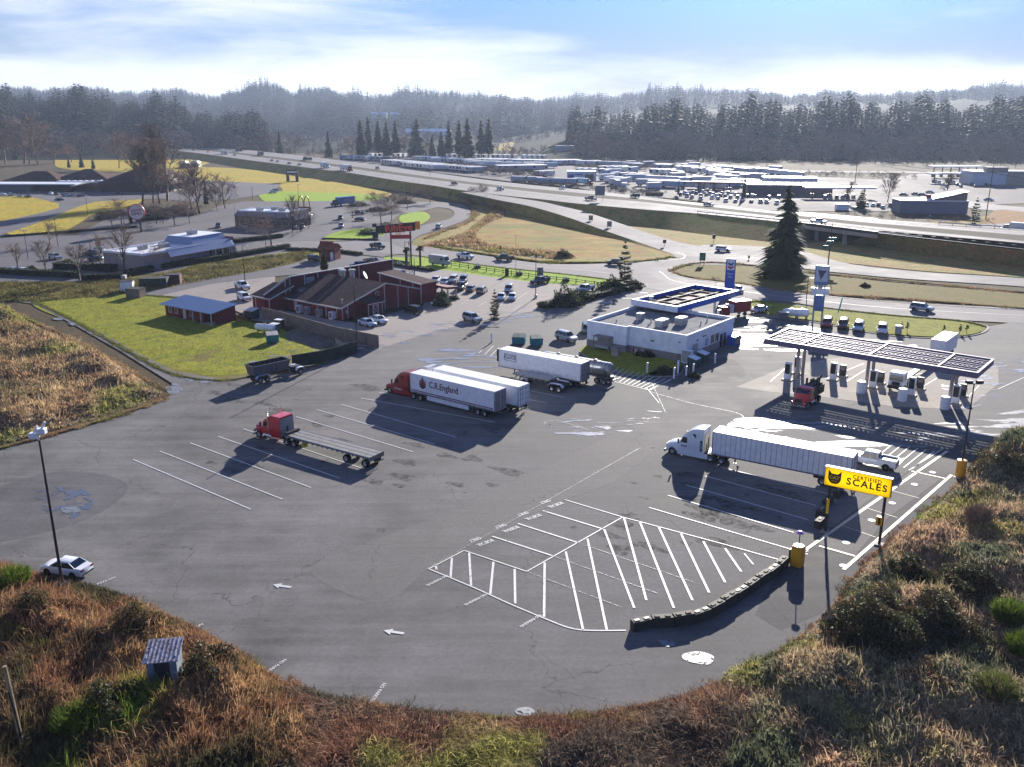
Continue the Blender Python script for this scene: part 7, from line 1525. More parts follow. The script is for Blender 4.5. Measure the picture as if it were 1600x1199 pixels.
# ---- convenience store ----
sb = bldg('store_building', 'low white flat-roofed store with a taupe base', (1071, 566), 51.5)
W_, D_, Hs = 18.4, 19.8, 4.5
def storebox(m, z0, z1, e=0.0, mi=0):
 m.box(0 - e, W_ + e, 0 - e, 11.4, z0, z1, mi); m.box(-.9 - e, W_ + e, 11.4, D_ + e, z0, z1, mi)
m = MB(); storebox(m, 1.25, Hs - .5); m.build('wall', M_store, sb)
m = MB(); storebox(m, 0, 1.25, .04); m.build('base_wall', M_taupe, sb)
m = MB()
for a in ((-.12, .25, -.12, 11.3), (-1.02, -.65, 11.3, D_ + .12), (W_ - .25, W_ + .12, -.12, D_ + .12)): m.box(*a, Hs - .72, Hs + .25)
m.box(.25, W_ - .25, -.12, .25, Hs - .72, Hs + .25); m.box(-.65, W_ - .25, D_ - .25, D_ + .12, Hs - .72, Hs + .25); m.box(-.65, .25, 11.3, 11.6, Hs - .72, Hs + .25); m.build('parapet', M_store, sb)
m = MB(); m.box(.2, W_ - .2, .2, D_ - .2, Hs - .5, Hs - .3); m.box(-.66, .2, 11.5, D_ - .2, Hs - .5, Hs - .3); rf = m.build('roof', M_gravelroof, sb)
ac_unit(sb, 8.0, 13.9, Hs - .3, 1.4, 1.2, 1.2); ac_unit(sb, 5.4, 7.9, Hs - .3, 2.6, 1.5, 1.3); ac_unit(sb, 8.9, 5.9, Hs - .3, 2.3, 1.5, 1.4)
for x, y, h in ((3, 16, .5), (6.2, 10.6, .7), (4.0, 9.9, .5), (11, 3.0, .6), (14.5, 3.5, .9), (13, 8, .5), (16.5, 17.8, 1.4), (5.0, 12.8, .7)): m = MB(); m.tube((x, y, Hs - .3), (x, y, Hs - .3 + h), .12); m.lathe([(.17, Hs - .3 + h), (.05, Hs - .2 + h)], (x, y, 0), 8); m.build('vent_pipe', M_hvac, sb)
for x0, x1 in ((9.2, 10.5), (11.0, 12.3)): window(sb, x0, x1, 0, 1.5, 2.9)
m = MB(); m.box(13.0, 14.0, -.08, 0, .05, 2.5); m.box(14.4, 15.3, -.08, 0, .05, 2.5); m.build('door', M_glass, sb)
m = MB(); m.box(7.2, 8.1, -.06, 0, 1.5, 2.6); m.box(7.35, 7.95, -.065, -.06, 1.65, 2.45, 1); m.build('notice', [M_bluem, M_trim], sb)
m = MB(); m.box(2.2, 4.3, -.05, 0, 1.35, 2.6); m.build('wall_panel', M_hvac, sb)
m = MB(); m.box(3.6, 4.3, -.055, -.0, 3.0, 3.2); m.box(6.0, 6.4, -.1, 0, 3.3, 3.5); m.box(6.8, 7.1, -.1, 0, 3.3, 3.5); m.build('wall_lamp', M_blk, sb)
m = MB(); m.box(-.04, 0, 6.3, 7.0, 2.6, 2.9); m.box(-.04, 0, 1.1, 1.5, 3.2, 3.4); m.build('vent_grille', M_steel, sb)
m = MB(); m.box(-.3, -.05, .3, 1.6, 0, 1.3); m.build('pipe_cover', M_woodf, sb)
m = MB(); m.box(-2.5, -.95, 14.1, 17.5, 2.4, 2.55); [m.box(-2.45, -2.3, y, y + .15, 0, 2.4) for y in (14.15, 17.3)]; m.box(-1.1, -.95, 14.2, 17.4, .9, 2.4); m.box(-2.2, -1.1, 14.5, 17.2, .4, .9, 1); m.build('side_shelter', [M_taupe, M_hvac], sb)
m = MB()
for y, c in ((10.4, 0), (9.6, 1), (8.9, 0), (8.3, 1)): m.box(-.55, -.15, y - .2, y + .2, 0, .9, c)
m.build('flower_box', [paint('flower_pink', (176, 96, 120), .7), M_trim], sb)
m = MB(); m.box(-.7, .1, -1.4, .5, 0, 2.3); m.box(-.75, -.7, -1.3, .4, .2, 2.2, 1); bev(m.build('ice_cabinet', [M_trw, M_hvac], sb), .04)
m = MB(); m.box(15.6, 18.2, -1.8, -.2, 0, 1.7); m.box(15.6, 18.2, -1.82, -1.8, .3, 1.4, 1); m.build('propane_cage', [M_bluem, M_steel], sb)
# ---- blue canopy ----
cn1 = bldg('fuel_canopy', 'blue and white fuel canopy with an open brown roof well behind the store', (1059, 481), 47)
o6 = G(1059, 481, 6.0); cn1.location = Vector((o6.x, o6.y, .04)); Lc, Wc = 23.0, 10.8
m = MB(); m.box(0, Lc, 0, .7, 4.95, 6.0); m.box(0, Lc, Wc - .7, Wc, 4.95, 6.0); m.box(Lc - .7, Lc, .7, Wc - .7, 4.95, 6.0); m.build('fascia', M_bluem, cn1)
m = MB(); m.box(-.02, .7, .7, Wc - .7, 4.95, 6.0); m.box(-.03, 0, 0, Wc, 4.97, 5.98); m.build('end_fascia', M_store, cn1)
m = MB(); m.box(0, Lc, 0, .72, 6.0, 6.1); m.box(0, Lc, Wc - .72, Wc, 6.0, 6.1); m.box(0, .72, .72, Wc - .72, 6.0, 6.1); m.box(Lc - .72, Lc, .72, Wc - .72, 6.0, 6.1); m.build('parapet_cap', paint('pale_blue_cap', (172, 184, 214), .4), cn1)
m = MB(); m.box(.7, Lc - .7, .7, Wc - .7, 5.15, 5.25); m.build('roof_deck', paint('brown_deck', (74, 54, 56), .8, wear=.2), cn1)
m = MB()
for y in (3.6, 7.2): m.box(.7, Lc - .7, y - .12, y + .12, 5.25, 5.6)
for x in (5, 10, 15, 19.5): m.box(x - .1, x + .1, .7, Wc - .7, 5.25, 5.52)
m.build('beam', paint('dark_beam', (60, 38, 40), .7), cn1)
m = MB(); m.tube((3.2, 8.2, 5.25), (3.2, 8.2, 6.6), .45, n=12); m.build('roof_vent', M_hvac, cn1, smooth=True)
for x in (4.5, 18.0):
 for y in (2.6, 8.2): m = MB(); m.box(x - .18, x + .18, y - .18, y + .18, 0, 5.0); m.build('column', M_store, cn1)
text_obj('lettering', 'Chevron', .85, paint('white_lettering', (220, 222, 226), .4), cn1, frameM((Lc - 3.0, -.03, 5.45), (1, 0, 0), (0, 0, 1)), .01)
PUMPG = 'fuel pumps under the blue canopy'
def pump(px, py, rz, label, group=None, h=2.1, w=.9, dark=False, z=.05, off=(0, 0)):
 p = G(px, py, z) + Vector((off[0], off[1], 0)); r = thing('fuel_pump', label, 'fuel pump', p, rz, group)
 m = MB(); m.box(-w / 2, w / 2, -.3, .3, .15, h); b = bev(m.build('cabinet', M_blk if dark else M_trw, r), .05)
 m = MB(); m.box(-w / 2 + .1, w / 2 - .1, -.32, -.3, 1.1, h - .2); m.box(-w / 2 + .1, w / 2 - .1, .3, .32, 1.1, h - .2); m.build('display', M_blk if not dark else M_steel, r)
 m = MB(); m.box(-w / 2 - .3, w / 2 + .3, -.55, .55, 0, .15); m.build('plinth', M_concw, r)
 m = MB(); m.tube((w / 2 + .02, -.1, 1.5), (w / 2 + .18, 0, .7), .03, n=5); m.tube((w / 2 + .18, 0, .7), (w / 2 + .02, .1, 1.2), .03, n=5); m.build('hose', M_blk, r)
 return r
for i, (x, y) in enumerate(((6, 2.6), (10, 2.6), (14, 2.6), (20, 2.6), (8, 8.2), (14, 8.2))):
 w = Matrix.Rotation(R(47), 3, 'Z') @ Vector((x, y, 0)); r = pump(1059, 481, R(47), 'white and blue fuel pump standing under the blue canopy', PUMPG, off=(0, 0)); r.location = Vector((o6.x + w.x, o6.y + w.y, .05))
# ---- grid canopy ----
o6 = G(1193.5, 530, 6.3); e = G(1528, 584, 6.3); v = e - o6; L2 = v.length
cn2 = bldg('fuel_canopy', 'long open-frame grey canopy with rows of bare purlins over the truck pumps', (1193.5, 530), math.degrees(math.atan2(v.y, v.x)))
cn2.location = Vector((o6.x, o6.y, .04)); W2 = 9.6; M_lil = paint('canopy_steel', (104, 98, 128), .55, .2, wear=.15)
m = MB(); m.box(0, L2, 0, .14, 5.5, 6.3); m.box(0, L2, W2 - .14, W2, 5.5, 6.3); m.box(0, .14, .14, W2 - .14, 5.5, 6.3); m.box(L2 - .14, L2, .14, W2 - .14, 5.5, 6.3)
m.box(-.05, L2 + .05, -.05, .3, 6.3, 6.38); m.box(-.05, L2 + .05, W2 - .3, W2 + .05, 6.3, 6.38); m.box(-.05, .3, .3, W2 - .3, 6.3, 6.38); m.box(L2 - .3, L2 + .05, .3, W2 - .3, 6.3, 6.38); m.build('fascia', M_lil, cn2)
m = MB()
for x in (L2 * .19, L2 * .52, L2 * .83): m.box(x - .15, x + .15, .14, W2 - .14, 5.6, 6.34)
m.build('girder', M_lil, cn2)
m = MB()
for k in range(1, 9):
 y = W2 * k / 9; m.box(.14, L2 - .14, y - .07, y + .07, 5.95, 6.2)
 if k in (3, 6):
  for x in np.arange(.8, L2 - .5, .62): m.box(x, x + .25, y - .1, y + .1, 6.2, 6.3, 1)
m.build('purlin', [M_lil, M_trim], cn2)
for f in (.15, .5, .88):
 for y in (W2 * .32, W2 * .58): m = MB(); m.box(L2 * f - .2, L2 * f + .2, y - .2, y + .2, 0, 5.6); m.build('column', M_taupe, cn2)
m = MB(); [m.tube((.3, y, .2), (.3, y, 5.5), .05, n=5) for y in (W2 * .4,)]
h2 = math.radians(52); TP = 'truck pumps under the open-frame canopy'
for i, (x, y, dk, lb) in enumerate(((1230, 594, 0, 'white truck pump at the left end of the open-frame canopy'), (1245, 584, 0, 'white truck pump beside the left column pair'), (1301, 594, 0, 'white truck pump behind the orange-red truck'), (1316, 588, 1, 'black satellite pump behind the orange-red truck'), (1363, 606, 0, 'white truck pump at the middle column pair'), (1375, 599, 1, 'black satellite pump at the middle column pair'),
        (1423, 618, 0, 'white truck pump in front of the flat-nosed truck'), (1437, 608, 1, 'black satellite pump beside the flat-nosed truck'), (1492, 631, 0, 'white truck pump at the right column pair'), (1503, 619, 1, 'black satellite pump at the right column pair'))):
 pump(x, y, R(-38), lb, TP, 2.9 if not dk else 1.9, 1.0, bool(dk))
for i, (x, y, lb) in enumerate(((1344.5, 614, 'white drum bollard, leftmost of the three before the truck pumps'), (1409, 626, 'white drum bollard, middle one of the three before the truck pumps'), (1475.6, 639, 'white drum bollard, rightmost of the three before the truck pumps'))):
 m = MB(); m.lathe([(.66, 0), (.66, 1.75), (.58, 1.85), (.1, 1.87)], (0, 0, 0), 20); o = m.build('drum_bollard', M_trw, smooth=True, loc=G(x, y, .05)); tag(o, lb, 'bollard', 'white drum bollards before the truck pumps')
# ---- cottage ----
ct = bldg('cottage', 'small dark red cottage with a blue metal roof on the lawn', (338, 509), 180 - 35.5)
CL, CD = 16.6, 5.6; ct.location = G(257, 493, .02); ct.rotation_euler = (0, 0, R(-35.5))
m = MB(); m.box(0, CL - 3.6, .4, CD, 0, 2.6); m.box(CL - 3.6, CL, 2.0, CD, 0, 2.6); m.box(CL - .12, CL, .5, 2.0, 0, 2.6); m.prism([(.4, 2.6), (CD, 2.6), (CD, 3.3)], CL - .12, CL, 'x'); m.prism([(.4, 2.6), (CD, 2.6), (CD, 3.3)], 0, .12, 'x'); m.build('wall', M_barn, ct)
m = MB(); quadbox(m, [(-.5, -.7, 2.55), (CL + .5, -.7, 2.55), (CL + .5, CD + .3, 3.5), (-.5, CD + .3, 3.5)], .12)
rr_ = m.build('roof', paint('blue_roof_metal', (104, 132, 172), .4, .2, wear=.06), ct)
m = MB(); [quadbox(m, [(x, -.7, 2.60), (x + .05, -.7, 2.60), (x + .05, CD + .3, 3.55), (x, CD + .3, 3.55)], .06) for x in np.arange(-.3, CL + .4, .75)]; m.build('seam', MATS['blue_roof_metal'], rr_)
for x in (1.3, 3.4, 8.6): window(ct, x, x + .85, .4, .9, 2.1, fr=.12)
m = MB(); m.box(6.2, 7.1, .33, .4, 0, 2.1); m.build('door', M_trim, ct)
for x in (10.6, 13.2, 16.6): MB().box(x - .08, x + .08, -.5, -.34, 0, 2.55).build('porch_post', M_trim, ct)
m = MB(); m.box(CL - 3.6, CL, -.5, 2.0, 0, .12); m.box(6.0, 7.3, -.4, .4, 0, .15); m.build('step', M_concw, ct)
# ---- pale drive-through restaurant with blue awnings ----
bk = bldg('burger_restaurant', 'long pale restaurant with blue ribbed awnings and a white flat roof', (227, 425), 64)
M_bkw = wall_mat('pale_stucco', (150, 138, 134)); M_bkb = paint('awning_blue', (118, 138, 172), .35, .1, wear=.05)
m = MB(); m.box(0, 34, 0, 15.5, 0, 4.3); m.build('wall', M_bkw, bk)
m = MB(); m.box(-.1, 34.1, -.1, 15.6, 4.3, 4.5); m.box(-.1, .3, .3, 15.2, 4.5, 4.9); m.box(-.1, 22, -.1, .3, 4.5, 4.9); m.box(-.1, 34, 15.2, 15.6, 4.5, 4.9); m.build('roof', M_trw, bk)
m = MB(); quadbox(m, [(8, -1.5, 3.0), (33.5, -1.5, 3.0), (33.5, .3, 5.2), (8, .3, 5.2)], .1); aw = m.build('awning', M_bkb, bk)
m = MB(); [quadbox(m, [(x, -1.52, 3.03), (x + .12, -1.52, 3.03), (x + .12, .28, 5.23), (x, .28, 5.23)], .06) for x in np.arange(8.2, 33.4, .9)]; m.build('seam', paint('awning_light', (176, 196, 230), .35), aw)
m = MB(); m.taper((20, 34.5, 2, 14, 4.5), (21.2, 33.3, 3.2, 12.8, 6.6)); m.build('mansard', M_bkb, bk); m = MB(); m.box(21.2, 33.3, 3.2, 12.8, 6.6, 6.75); m.build('upper_roof', M_trw, bk)
ac_unit(bk, 26, 8, 6.75, 2.4, 2, 1.3); ac_unit(bk, 14, 7, 4.5, 2.6, 2, 1.2); ac_unit(bk, 8, 9, 4.5, 2, 2, 1.0); ac_unit(bk, 17, 11, 4.5, 1.6, 1.4, 1.0)
m = MB(); m.box(30, 35.5, -.6, -.1, 0, .6); [m.box(x, x + .25, -1.4, -1.15, 0, 3.0) for x in (25, 28, 31, 33.2)]; m.build('pillar', M_trim, bk)
for x0, x1 in ((24, 26.5), (27, 29.5), (30, 33)): window(bk, x0, x1, 0, .8, 2.8)
for y0, y1 in ((2, 5), (6, 9)): window(bk, y0, y1, 34.0, .8, 2.8, 'x+')
m = MB(); m.box(34.0, 34.4, .0, 14, 4.5, 5.6); m.build('red_sign_band', paint('dull_red_band', (150, 70, 74), .5), bk)
def lamp(px, py, h, label, heads=1, base=None, group='lamp posts', z=.04, r=.11, col=None):
 t = thing('lamp_post', label, 'lamp post', G(px, py, z), 0, group); m = MB(); m.tube((0, 0, 0), (0, 0, h), r, r * .6, 8); m.build('pole', col or M_pole, t, smooth=True)
 m = MB()
 for k in range(heads):
  s = (1, -1)[k % 2]; m.box(min(0, s * .9), max(0, s * .9), -.04, .04, h - .1, h);
 m.build('arm', M_steel, t)
 for k in range(heads):
  s = (1, -1)[k % 2]; m = MB(); m.box(s * .9 - .35, s * .9 + .35, -.2, .2, h - .16, h + .04); m.build('lamp_head', M_hvac, t)
 if base: m = MB(); m.lathe([(base[0], 0), (base[0], base[1]), (base[0] * .8, base[1] + .04)], (0, 0, 0), 16); m.build('base', base[2], t, smooth=True)
 return t
M_yb = paint('yellow_base', (226, 160, 20), .5, wear=.1)
lp = lamp(98, 916, 14.0, 'tall rusty lamp post rising beside the white sedan at left', 0, None, r=.14)
m = MB(); m.box(-.5, .5, -.5, .5, 0, .35); m.build('base', M_concw, lp)
m = MB(); m.tube((0, 0, 14.0), (0, 0, 14.6), .06, n=6); m.tube((-.1, 0, 14.3), (.5, 0, 14.9), .05, n=6); m.build('arm', M_trw, lp)
for s, zz in ((-.35, 14.2), (.35, 14.6)): m = MB(); m.box(s - .4, s + .35, -.28, .28, zz, zz + .5); m.tube((s, 0, zz + .4), (s + .35, 0, zz + 1.1), .12, n=8); bev(m.build('lamp_head', M_trw, lp), .05)
lp = lamp(1500, 744, 11.4, 'tall dark lamp post standing in a yellow drum by the scale', 0, (.55, 2.0, M_yb), r=.12)
for s in (-.6, .6): m = MB(); m.box(s - .35, s + .35, -.25, .25, 11.4, 11.75); m.build('lamp_head', M_blk, lp)
m = MB(); m.box(-.8, .8, -.05, .05, 11.3, 11.4); m.build('arm', M_blk, lp)
for x, y, h, n_, lb in ((558, 549, 12.0, 0, 'thin dark pole at the corner of the fenced yard in front of the restaurant'), (837, 466, 9.6, 2, 'two-headed lamp post with a pale base in the restaurant lot'), (383, 441, 9.4, 1, 'lamp post beside the white pickup left of the restaurant'), (640, 424, 8.2, 1, 'lamp post among the palms under the orange sign'), (634, 424, 8.0, 1, 'second lamp post among the palms under the orange sign'), (648, 433, 5.0, 0, 'short white-topped pole in front of the palms'),
      (138, 342, 8.5, 1, 'lamp post on the yellow field beside the church drive'), (91, 386, 9.0, 2, 'two-headed lamp post by the leafless tree in the empty lot'), (44, 405, 8.5, 2, 'two-headed lamp post at the left of the empty lot'), (146, 424, 8.0, 1, 'lamp post at the corner of the pale wall'), (195, 358, 7.0, 1, 'lamp post behind the flat white roof'), (395, 313, 6.6, 1, 'lamp post behind the brown restaurant roof'), (325, 283, 8.5, 1, 'white-headed lamp post on the yellow field'),
      (416, 392, 5.5, 0, 'thin pole beside the wide pale tree'), (1260, 468, 5.0, 1, 'small lamp post at the edge of the street near the big fir'), (467, 318, 9.0, 1, 'thin tall lamp post behind the golden arches'), (443, 247, 13.0, 1, 'highway lamp post beside the dark evergreen'), (672, 288, 9.0, 1, 'highway lamp post below the scrub'), (594, 268, 9.0, 1, 'thin highway lamp post above the road bend'), (931, 284, 8.5, 0, 'thin pole beside the open truck yard'),
      (1388, 291, 5.0, 0, 'short pole by the far fuel station'), (1294, 416, 12.0, 0, 'tall thin pole carrying the green direction signs')):
 lamp(x, y, h, lb, n_, base=(.35, .8, M_trim) if x == 837 else None)
fp = thing('flagpole', 'thin pale yellow flagpole on the lawn behind the rail fence', 'flagpole', G(806, 428)); m = MB(); m.tube((0, 0, 0), (0, 0, 10.5), .07, .04, 6); m.build('pole', paint('yellow_pole', (200, 190, 110), .5), fp)
fp = thing('flagpole', 'white flagpole with a small flag left of the brown restaurant', 'flagpole', G(367, 337)); m = MB(); m.tube((0, 0, 0), (0, 0, 13), .12, .06, 6); m.build('pole', M_trw, fp)
m = MB(); m.add([(0, 0, 13), (1.3, .2, 12.4), (1.5, -.1, 11.2), (0, 0, 11.4), (0, .03, 13), (1.3, .23, 12.4), (1.5, -.07, 11.2), (0, .03, 11.4)], [(0, 1, 2, 3), (7, 6, 5, 4), (0, 4, 5, 1), (1, 5, 6, 2), (2, 6, 7, 3), (3, 7, 4, 0)]); m.build('flag', paint('flag_pink', (206, 160, 170), .7), fp)
# ---- signs ----
sg = thing('scale_sign', 'big yellow CERTIFIED SCALES sign on two dark posts', 'sign'); A, B = G(1289, 832), G(1370, 858); v = (B - A); u = v.normalized(); pl = G(1287, 757, 5.2); prt = G(1391, 779, 5.2); uu = (prt - pl).normalized(); PL = (prt - pl).length
sg.location = Vector((A.x, A.y, .03)); sg.rotation_euler = (0, 0, math.atan2(uu.y, uu.x)); ih = -math.atan2(uu.y, uu.x)
def loc(p): q = Matrix.Rotation(ih, 3, 'Z') @ (p - A); return q
l0 = loc(Vector((pl.x, pl.y, 0))); lb = loc(B); M_ysign = paint('sign_yellow', (238, 190, 14), .4, wear=.03); zb, zt = 5.15, 7.1
m = MB(); m.box(l0.x, l0.x + PL, l0.y - .02, l0.y + .42, zb, zb + .06); [m.box(l0.x + q, l0.x + q + .06, l0.y - .02, l0.y + .42, zb + .06, zt) for q in (0, PL - .06)]; m.build('frame', M_blk, sg)
fn = NT('lit_sign_face'); fn.base(lin((248, 214, 24)), .4); ft = fn.t.nodes.new('ShaderNodeBsdfTranslucent'); fn.put(ft.inputs[0], lin((250, 226, 36))); fx = fn.t.nodes.new('ShaderNodeMixShader'); fx.inputs[0].default_value = .7; fn.link(fn.b.outputs[0], fx.inputs[1]); fn.link(ft.outputs[0], fx.inputs[2]); fn.link(fx.outputs[0], fn.out.inputs[0])
for y_ in (l0.y - .03, l0.y + .4): m = MB(); m.add([(l0.x + .03, y_, zb + .03), (l0.x + PL - .03, y_, zb + .03), (l0.x + PL - .03, y_, zt), (l0.x + .03, y_, zt)], [(0, 1, 2, 3)]); m.build('face', fn.m, sg)
m = MB(); m.box(l0.x - .02, l0.x + PL + .02, l0.y - .05, l0.y + .45, zt, zt + .07); m.build('cap', M_trim, sg)
for q in (Vector((0, 0, 0)), lb):
 m = MB(); m.tube((q.x, l0.y + .2, 0), (q.x, l0.y + .2, zb), .14, n=10); m.box(q.x - .4, q.x + .4, l0.y - .2, l0.y + .6, 0, .12, 1); m.build('post', [M_pole, M_concw], sg)
m = MB(); m.box(-.13, .13, l0.y + .0, l0.y + .06, 2.1, 3.7); m.build('marker', M_ysign, sg)
m = MB(); m.box(lb.x - .5, lb.x + .05, l0.y - .3, l0.y + .2, 2.2, 3.1); m.box(lb.x - .3, lb.x - .1, l0.y - .32, l0.y - .3, 2.3, 3.0, 1); bev(m.build('speaker_box', [M_yb, M_blk], sg), .03)
ty = l0.y - .045; cx = l0.x + PL * .64
for txt, dx, z, s, b in (('CERTIFIED', 0.0, 6.62, .52, .012), ('SCALES', 0, 6.02, .98, .03)): text_obj('lettering', txt, s, M_blk, sg, frameM((cx + dx, ty, z), (1, 0, 0), (0, 0, 1)), b, spacing=1.25 if txt == 'SCALES' else 1.15)
m = MB(); ex = l0.x + .98; ez = 6.1
m.prism([(ex - .62, ez - .1), (ex - .5, ez - .4), (ex - .25, ez - .62), (ex + .25, ez - .62), (ex + .5, ez - .4), (ex + .62, ez - .1), (ex + .62, ez + .8), (ex + .3, ez + .42), (ex - .3, ez + .42), (ex - .62, ez + .8)], ty - .004, ty + .03, 'y')
em = m.build('emblem', M_blk, sg); text_obj('lettering', 'CAT', .5, M_ysign, em, frameM((ex, ty - .012, ez + .02), (1, 0, 0), (0, 0, 1)), .02); text_obj('lettering', 'SCALE', .2, M_ysign, em, frameM((ex, ty - .012, ez - .36), (1, 0, 0), (0, 0, 1)), .006)
# yellow booths
kb = thing('scale_booth', 'yellow box booth with a small lamp at the end of the concrete block row', 'booth', G(1245, 884, .03), R(-38)); m = MB(); m.box(-.55, .55, -.5, .5, 0, 2.05); bev(m.build('cabinet', M_yb, kb), .12, 3)
m = MB(); m.lathe([(.5, 2.05), (.5, 2.12)], (0, 0, 0), 16); m.build('lid', M_trim, kb); m = MB(); m.box(-.75, -.5, -.35, .35, .2, 1.6); m.build('hatch', M_blk, kb)
m = MB(); m.tube((0, 0, 2.1), (0, 0, 3.3), .05, n=6); m.build('pole', M_pole, kb); m = MB(); m.lathe([(.05, 3.3), (.34, 3.35), (.34, 3.5), (.1, 3.6)], (0, 0, 0), 12); m.build('lamp_shade', paint('lamp_violet', (190, 150, 214), .3), kb)
# tall blue price sign
def pylon(px, py, w, d, h, label, rz=-12):
 return thing('price_sign', label, 'sign', G(px, py, .04), R(rz))
cs = pylon(1139, 456, 2.3, .8, 8, 'tall narrow blue sign with a two-chevron badge, behind the blue canopy')
m = MB(); m.box(-1.15, 1.15, -.35, .35, 0, 8.0); bev(m.build('pylon', M_bluem, cs), .06)
m = MB(); m.box(-.85, .85, -.37, -.35, 5.3, 7.7); m.build('badge_panel', M_trw, cs)
M_navyb = paint('badge_blue', (24, 64, 150), .4); M_redb2 = paint('badge_red', (196, 30, 44), .4)
for z, mt in ((6.75, M_navyb), (5.95, M_redb2)):
 m = MB(); m.prism([(-.62, z + .45), (0, z + .05), (.62, z + .45), (.62, z - .05), (0, z - .5), (-.62, z - .05)], -.40, -.372, 'y'); m.build('emblem', mt, cs)
for k, (t, z) in enumerate((('Extra', 4.4), ('Mile', 3.6))): text_obj('lettering', t, .62, M_trw, cs, frameM((0, -.37, z), (1, 0, 0), (0, 0, 1)))
# tall white and blue sign on two poles
ss = pylon(1276, 508, 0, 0, 0, 'tall white sign with a dark wedge emblem above a blue-white panel, on two posts', -20)
M_paleb = paint('sign_pale', (190, 200, 214), .4); M_sblue = paint('sign_blue', (96, 128, 176), .4)
m = MB(); m.box(-1.3, 1.4, -.4, .4, 8.2, 12.1); bev(m.build('panel', M_sblue, ss), .2, 3); m = MB(); m.box(-1.1, 1.2, -.44, -.4, 8.9, 11.9); fc = m.build('face', M_paleb, ss)
m = MB(); m.prism([(-.75, 11.2), (.9, 11.2), (-.1, 9.3)], -.46, -.44, 'y'); m.build('emblem', paint('wedge_grey', (70, 76, 96), .5), fc)
m = MB(); m.box(-1.7, 1.7, -.35, .35, 6.2, 7.6); m.box(-.5, .5, -.3, .3, 7.6, 8.2, 1); p2 = m.build('lower_panel', [M_trw, M_hvac], ss)
m = MB(); m.box(-1.0, 1.0, -.25, .25, 2.9, 6.1); p3 = m.build('price_panel', M_sblue, ss)
for x in (-.85, .85): MB().box(x - .18, x + .18, -.18, .18, 0, 8.2).build('post', M_hvac, ss)
# orange restaurant sign
rs = thing('restaurant_sign', 'wide dark sign with big orange letters on tall posts behind the restaurant', 'sign', G(628, 421, .03), R(6)); M_org = paint('orange_letter', (250, 84, 48), .4); M_dk = paint('sign_dark_green', (40, 56, 50), .5); M_dr = paint('sign_dark_red', (58, 34, 34), .5)
m = MB(); m.prism([(-5.1, 9.9), (4.0, 10.6), (4.0, 12.9), (-5.1, 12.2)], -.3, .3, 'y'); m.prism([(-6.7, 9.9), (-5.1, 10.0), (-5.1, 12.1), (-6.4, 12.0), (-6.4, 12.6), (-7.6, 12.5), (-7.6, 11.6), (-6.7, 11.6)], -.25, .25, 'y', 1); m.build('panel', [M_dr, M_dk], rs)
text_obj('lettering', 'RibEye', 2.5, M_org, rs, frameM((-.5, -.33, 11.35), (1, 0, .077), (-.077, 0, 1)), .05, sx=1.1)
m = MB(); m.box(4.0, 5.3, -.3, .3, 10.9, 13.1); m.build('side_panel', paint('orange_panel', (232, 150, 40), .4), rs); m = MB(); m.box(-2.9, 2.9, -.22, .22, 8.4, 9.5); m.build('lower_panel', paint('banner_red', (176, 48, 40), .5), rs)
m = MB(); [m.tube((x, 0, 0), (x, 0, 10.4), .22, n=8) for x in (-2.7, 2.6)]; m.build('post', M_pole, rs)
# round burger sign and arches
rg = thing('round_sign', 'round red and white sign on a dark pole above the pale restaurant', 'sign', G(221, 363, .03), R(10)); M_bkr = paint('sign_round_red', (190, 62, 58), .4); M_cr = paint('sign_cream', (228, 216, 206), .4)
m = MB(); m.tube((0, 0, 0), (0, 0, 4.6), .35, n=10); m.build('pole', M_pole, rg)
for r_, y_, mt, nm in ((2.9, .25, M_bkr, 'rim'), (2.55, .29, M_cr, 'face')): m = MB(); m.lathe([(r_, -y_), (r_, y_)], (-.9, 0, 7.2), 28, 'y'); m.build(nm, mt, rg)
text_obj('lettering', 'BURGER', 1.15, M_bkr, rg, frameM((-.9, -.31, 7.85), (1, 0, .12), (-.12, 0, 1)), .03, sx=.9); text_obj('lettering', 'KING', 1.45, M_bkr, rg, frameM((-.9, -.31, 6.65), (1, 0, .12), (-.12, 0, 1)), .04)
ma = thing('arches_sign', 'golden double arches standing on a dark red panel', 'sign', G(476, 339, .03), R(-15)); M_gold = paint('arch_gold', (216, 178, 60), .4)
m = MB()
for cx_ in (-1.35, 1.35):
 P_ = [Vector((cx_ + 1.3 * math.cos(a), 0, 4.3 + 4.2 * math.sin(a))) for a in np.linspace(0, math.pi, 13)]
 for a, b in zip(P_, P_[1:]): m.tube(a, b, .27, n=6)
m.build('arches', M_gold, ma, smooth=True); m = MB(); m.box(-2.6, 3.0, -.3, .3, 2.2, 4.2); m.build('panel', paint('dark_red_panel', (128, 24, 34), .4), ma); m = MB(); [m.box(x - .3, x + .3, -.25, .25, 0, 2.2) for x in (-1.6, 2.0)]; m.build('post', M_dr, ma)
# arches restaurant
mc = bldg('arches_restaurant', 'brown brick restaurant with a white-edged flat roof behind bare trees', (368, 354), -18)
m = MB(); m.box(0, 24.5, 0, 14, 0, 4.0); m.build('wall', wall_mat('brown_brick_wall', (98, 78, 76), var=.2), mc)
m = MB(); m.taper((-.4, 24.9, -.4, 14.4, 4.0), (.8, 23.7, .8, 13.2, 5.6)); m.build('mansard', wall_mat('grey_mansard', (128, 122, 128)), mc)
m = MB(); m.box(.8, 23.7, .8, 13.2, 5.6, 5.7); m.box(.7, 23.8, .7, .95, 5.6, 6.1); m.box(.7, .95, .95, 13.2, 5.6, 6.1); m.box(23.55, 23.8, .95, 13.2, 5.6, 6.1); m.box(.7, 23.8, 13.2, 13.4, 5.6, 6.1); m.build('roof', M_trw, mc)
m = MB(); m.box(24.3, 25.0, 2, 12, 3.0, 6.4); m.build('fin_wall', M_trim, mc)
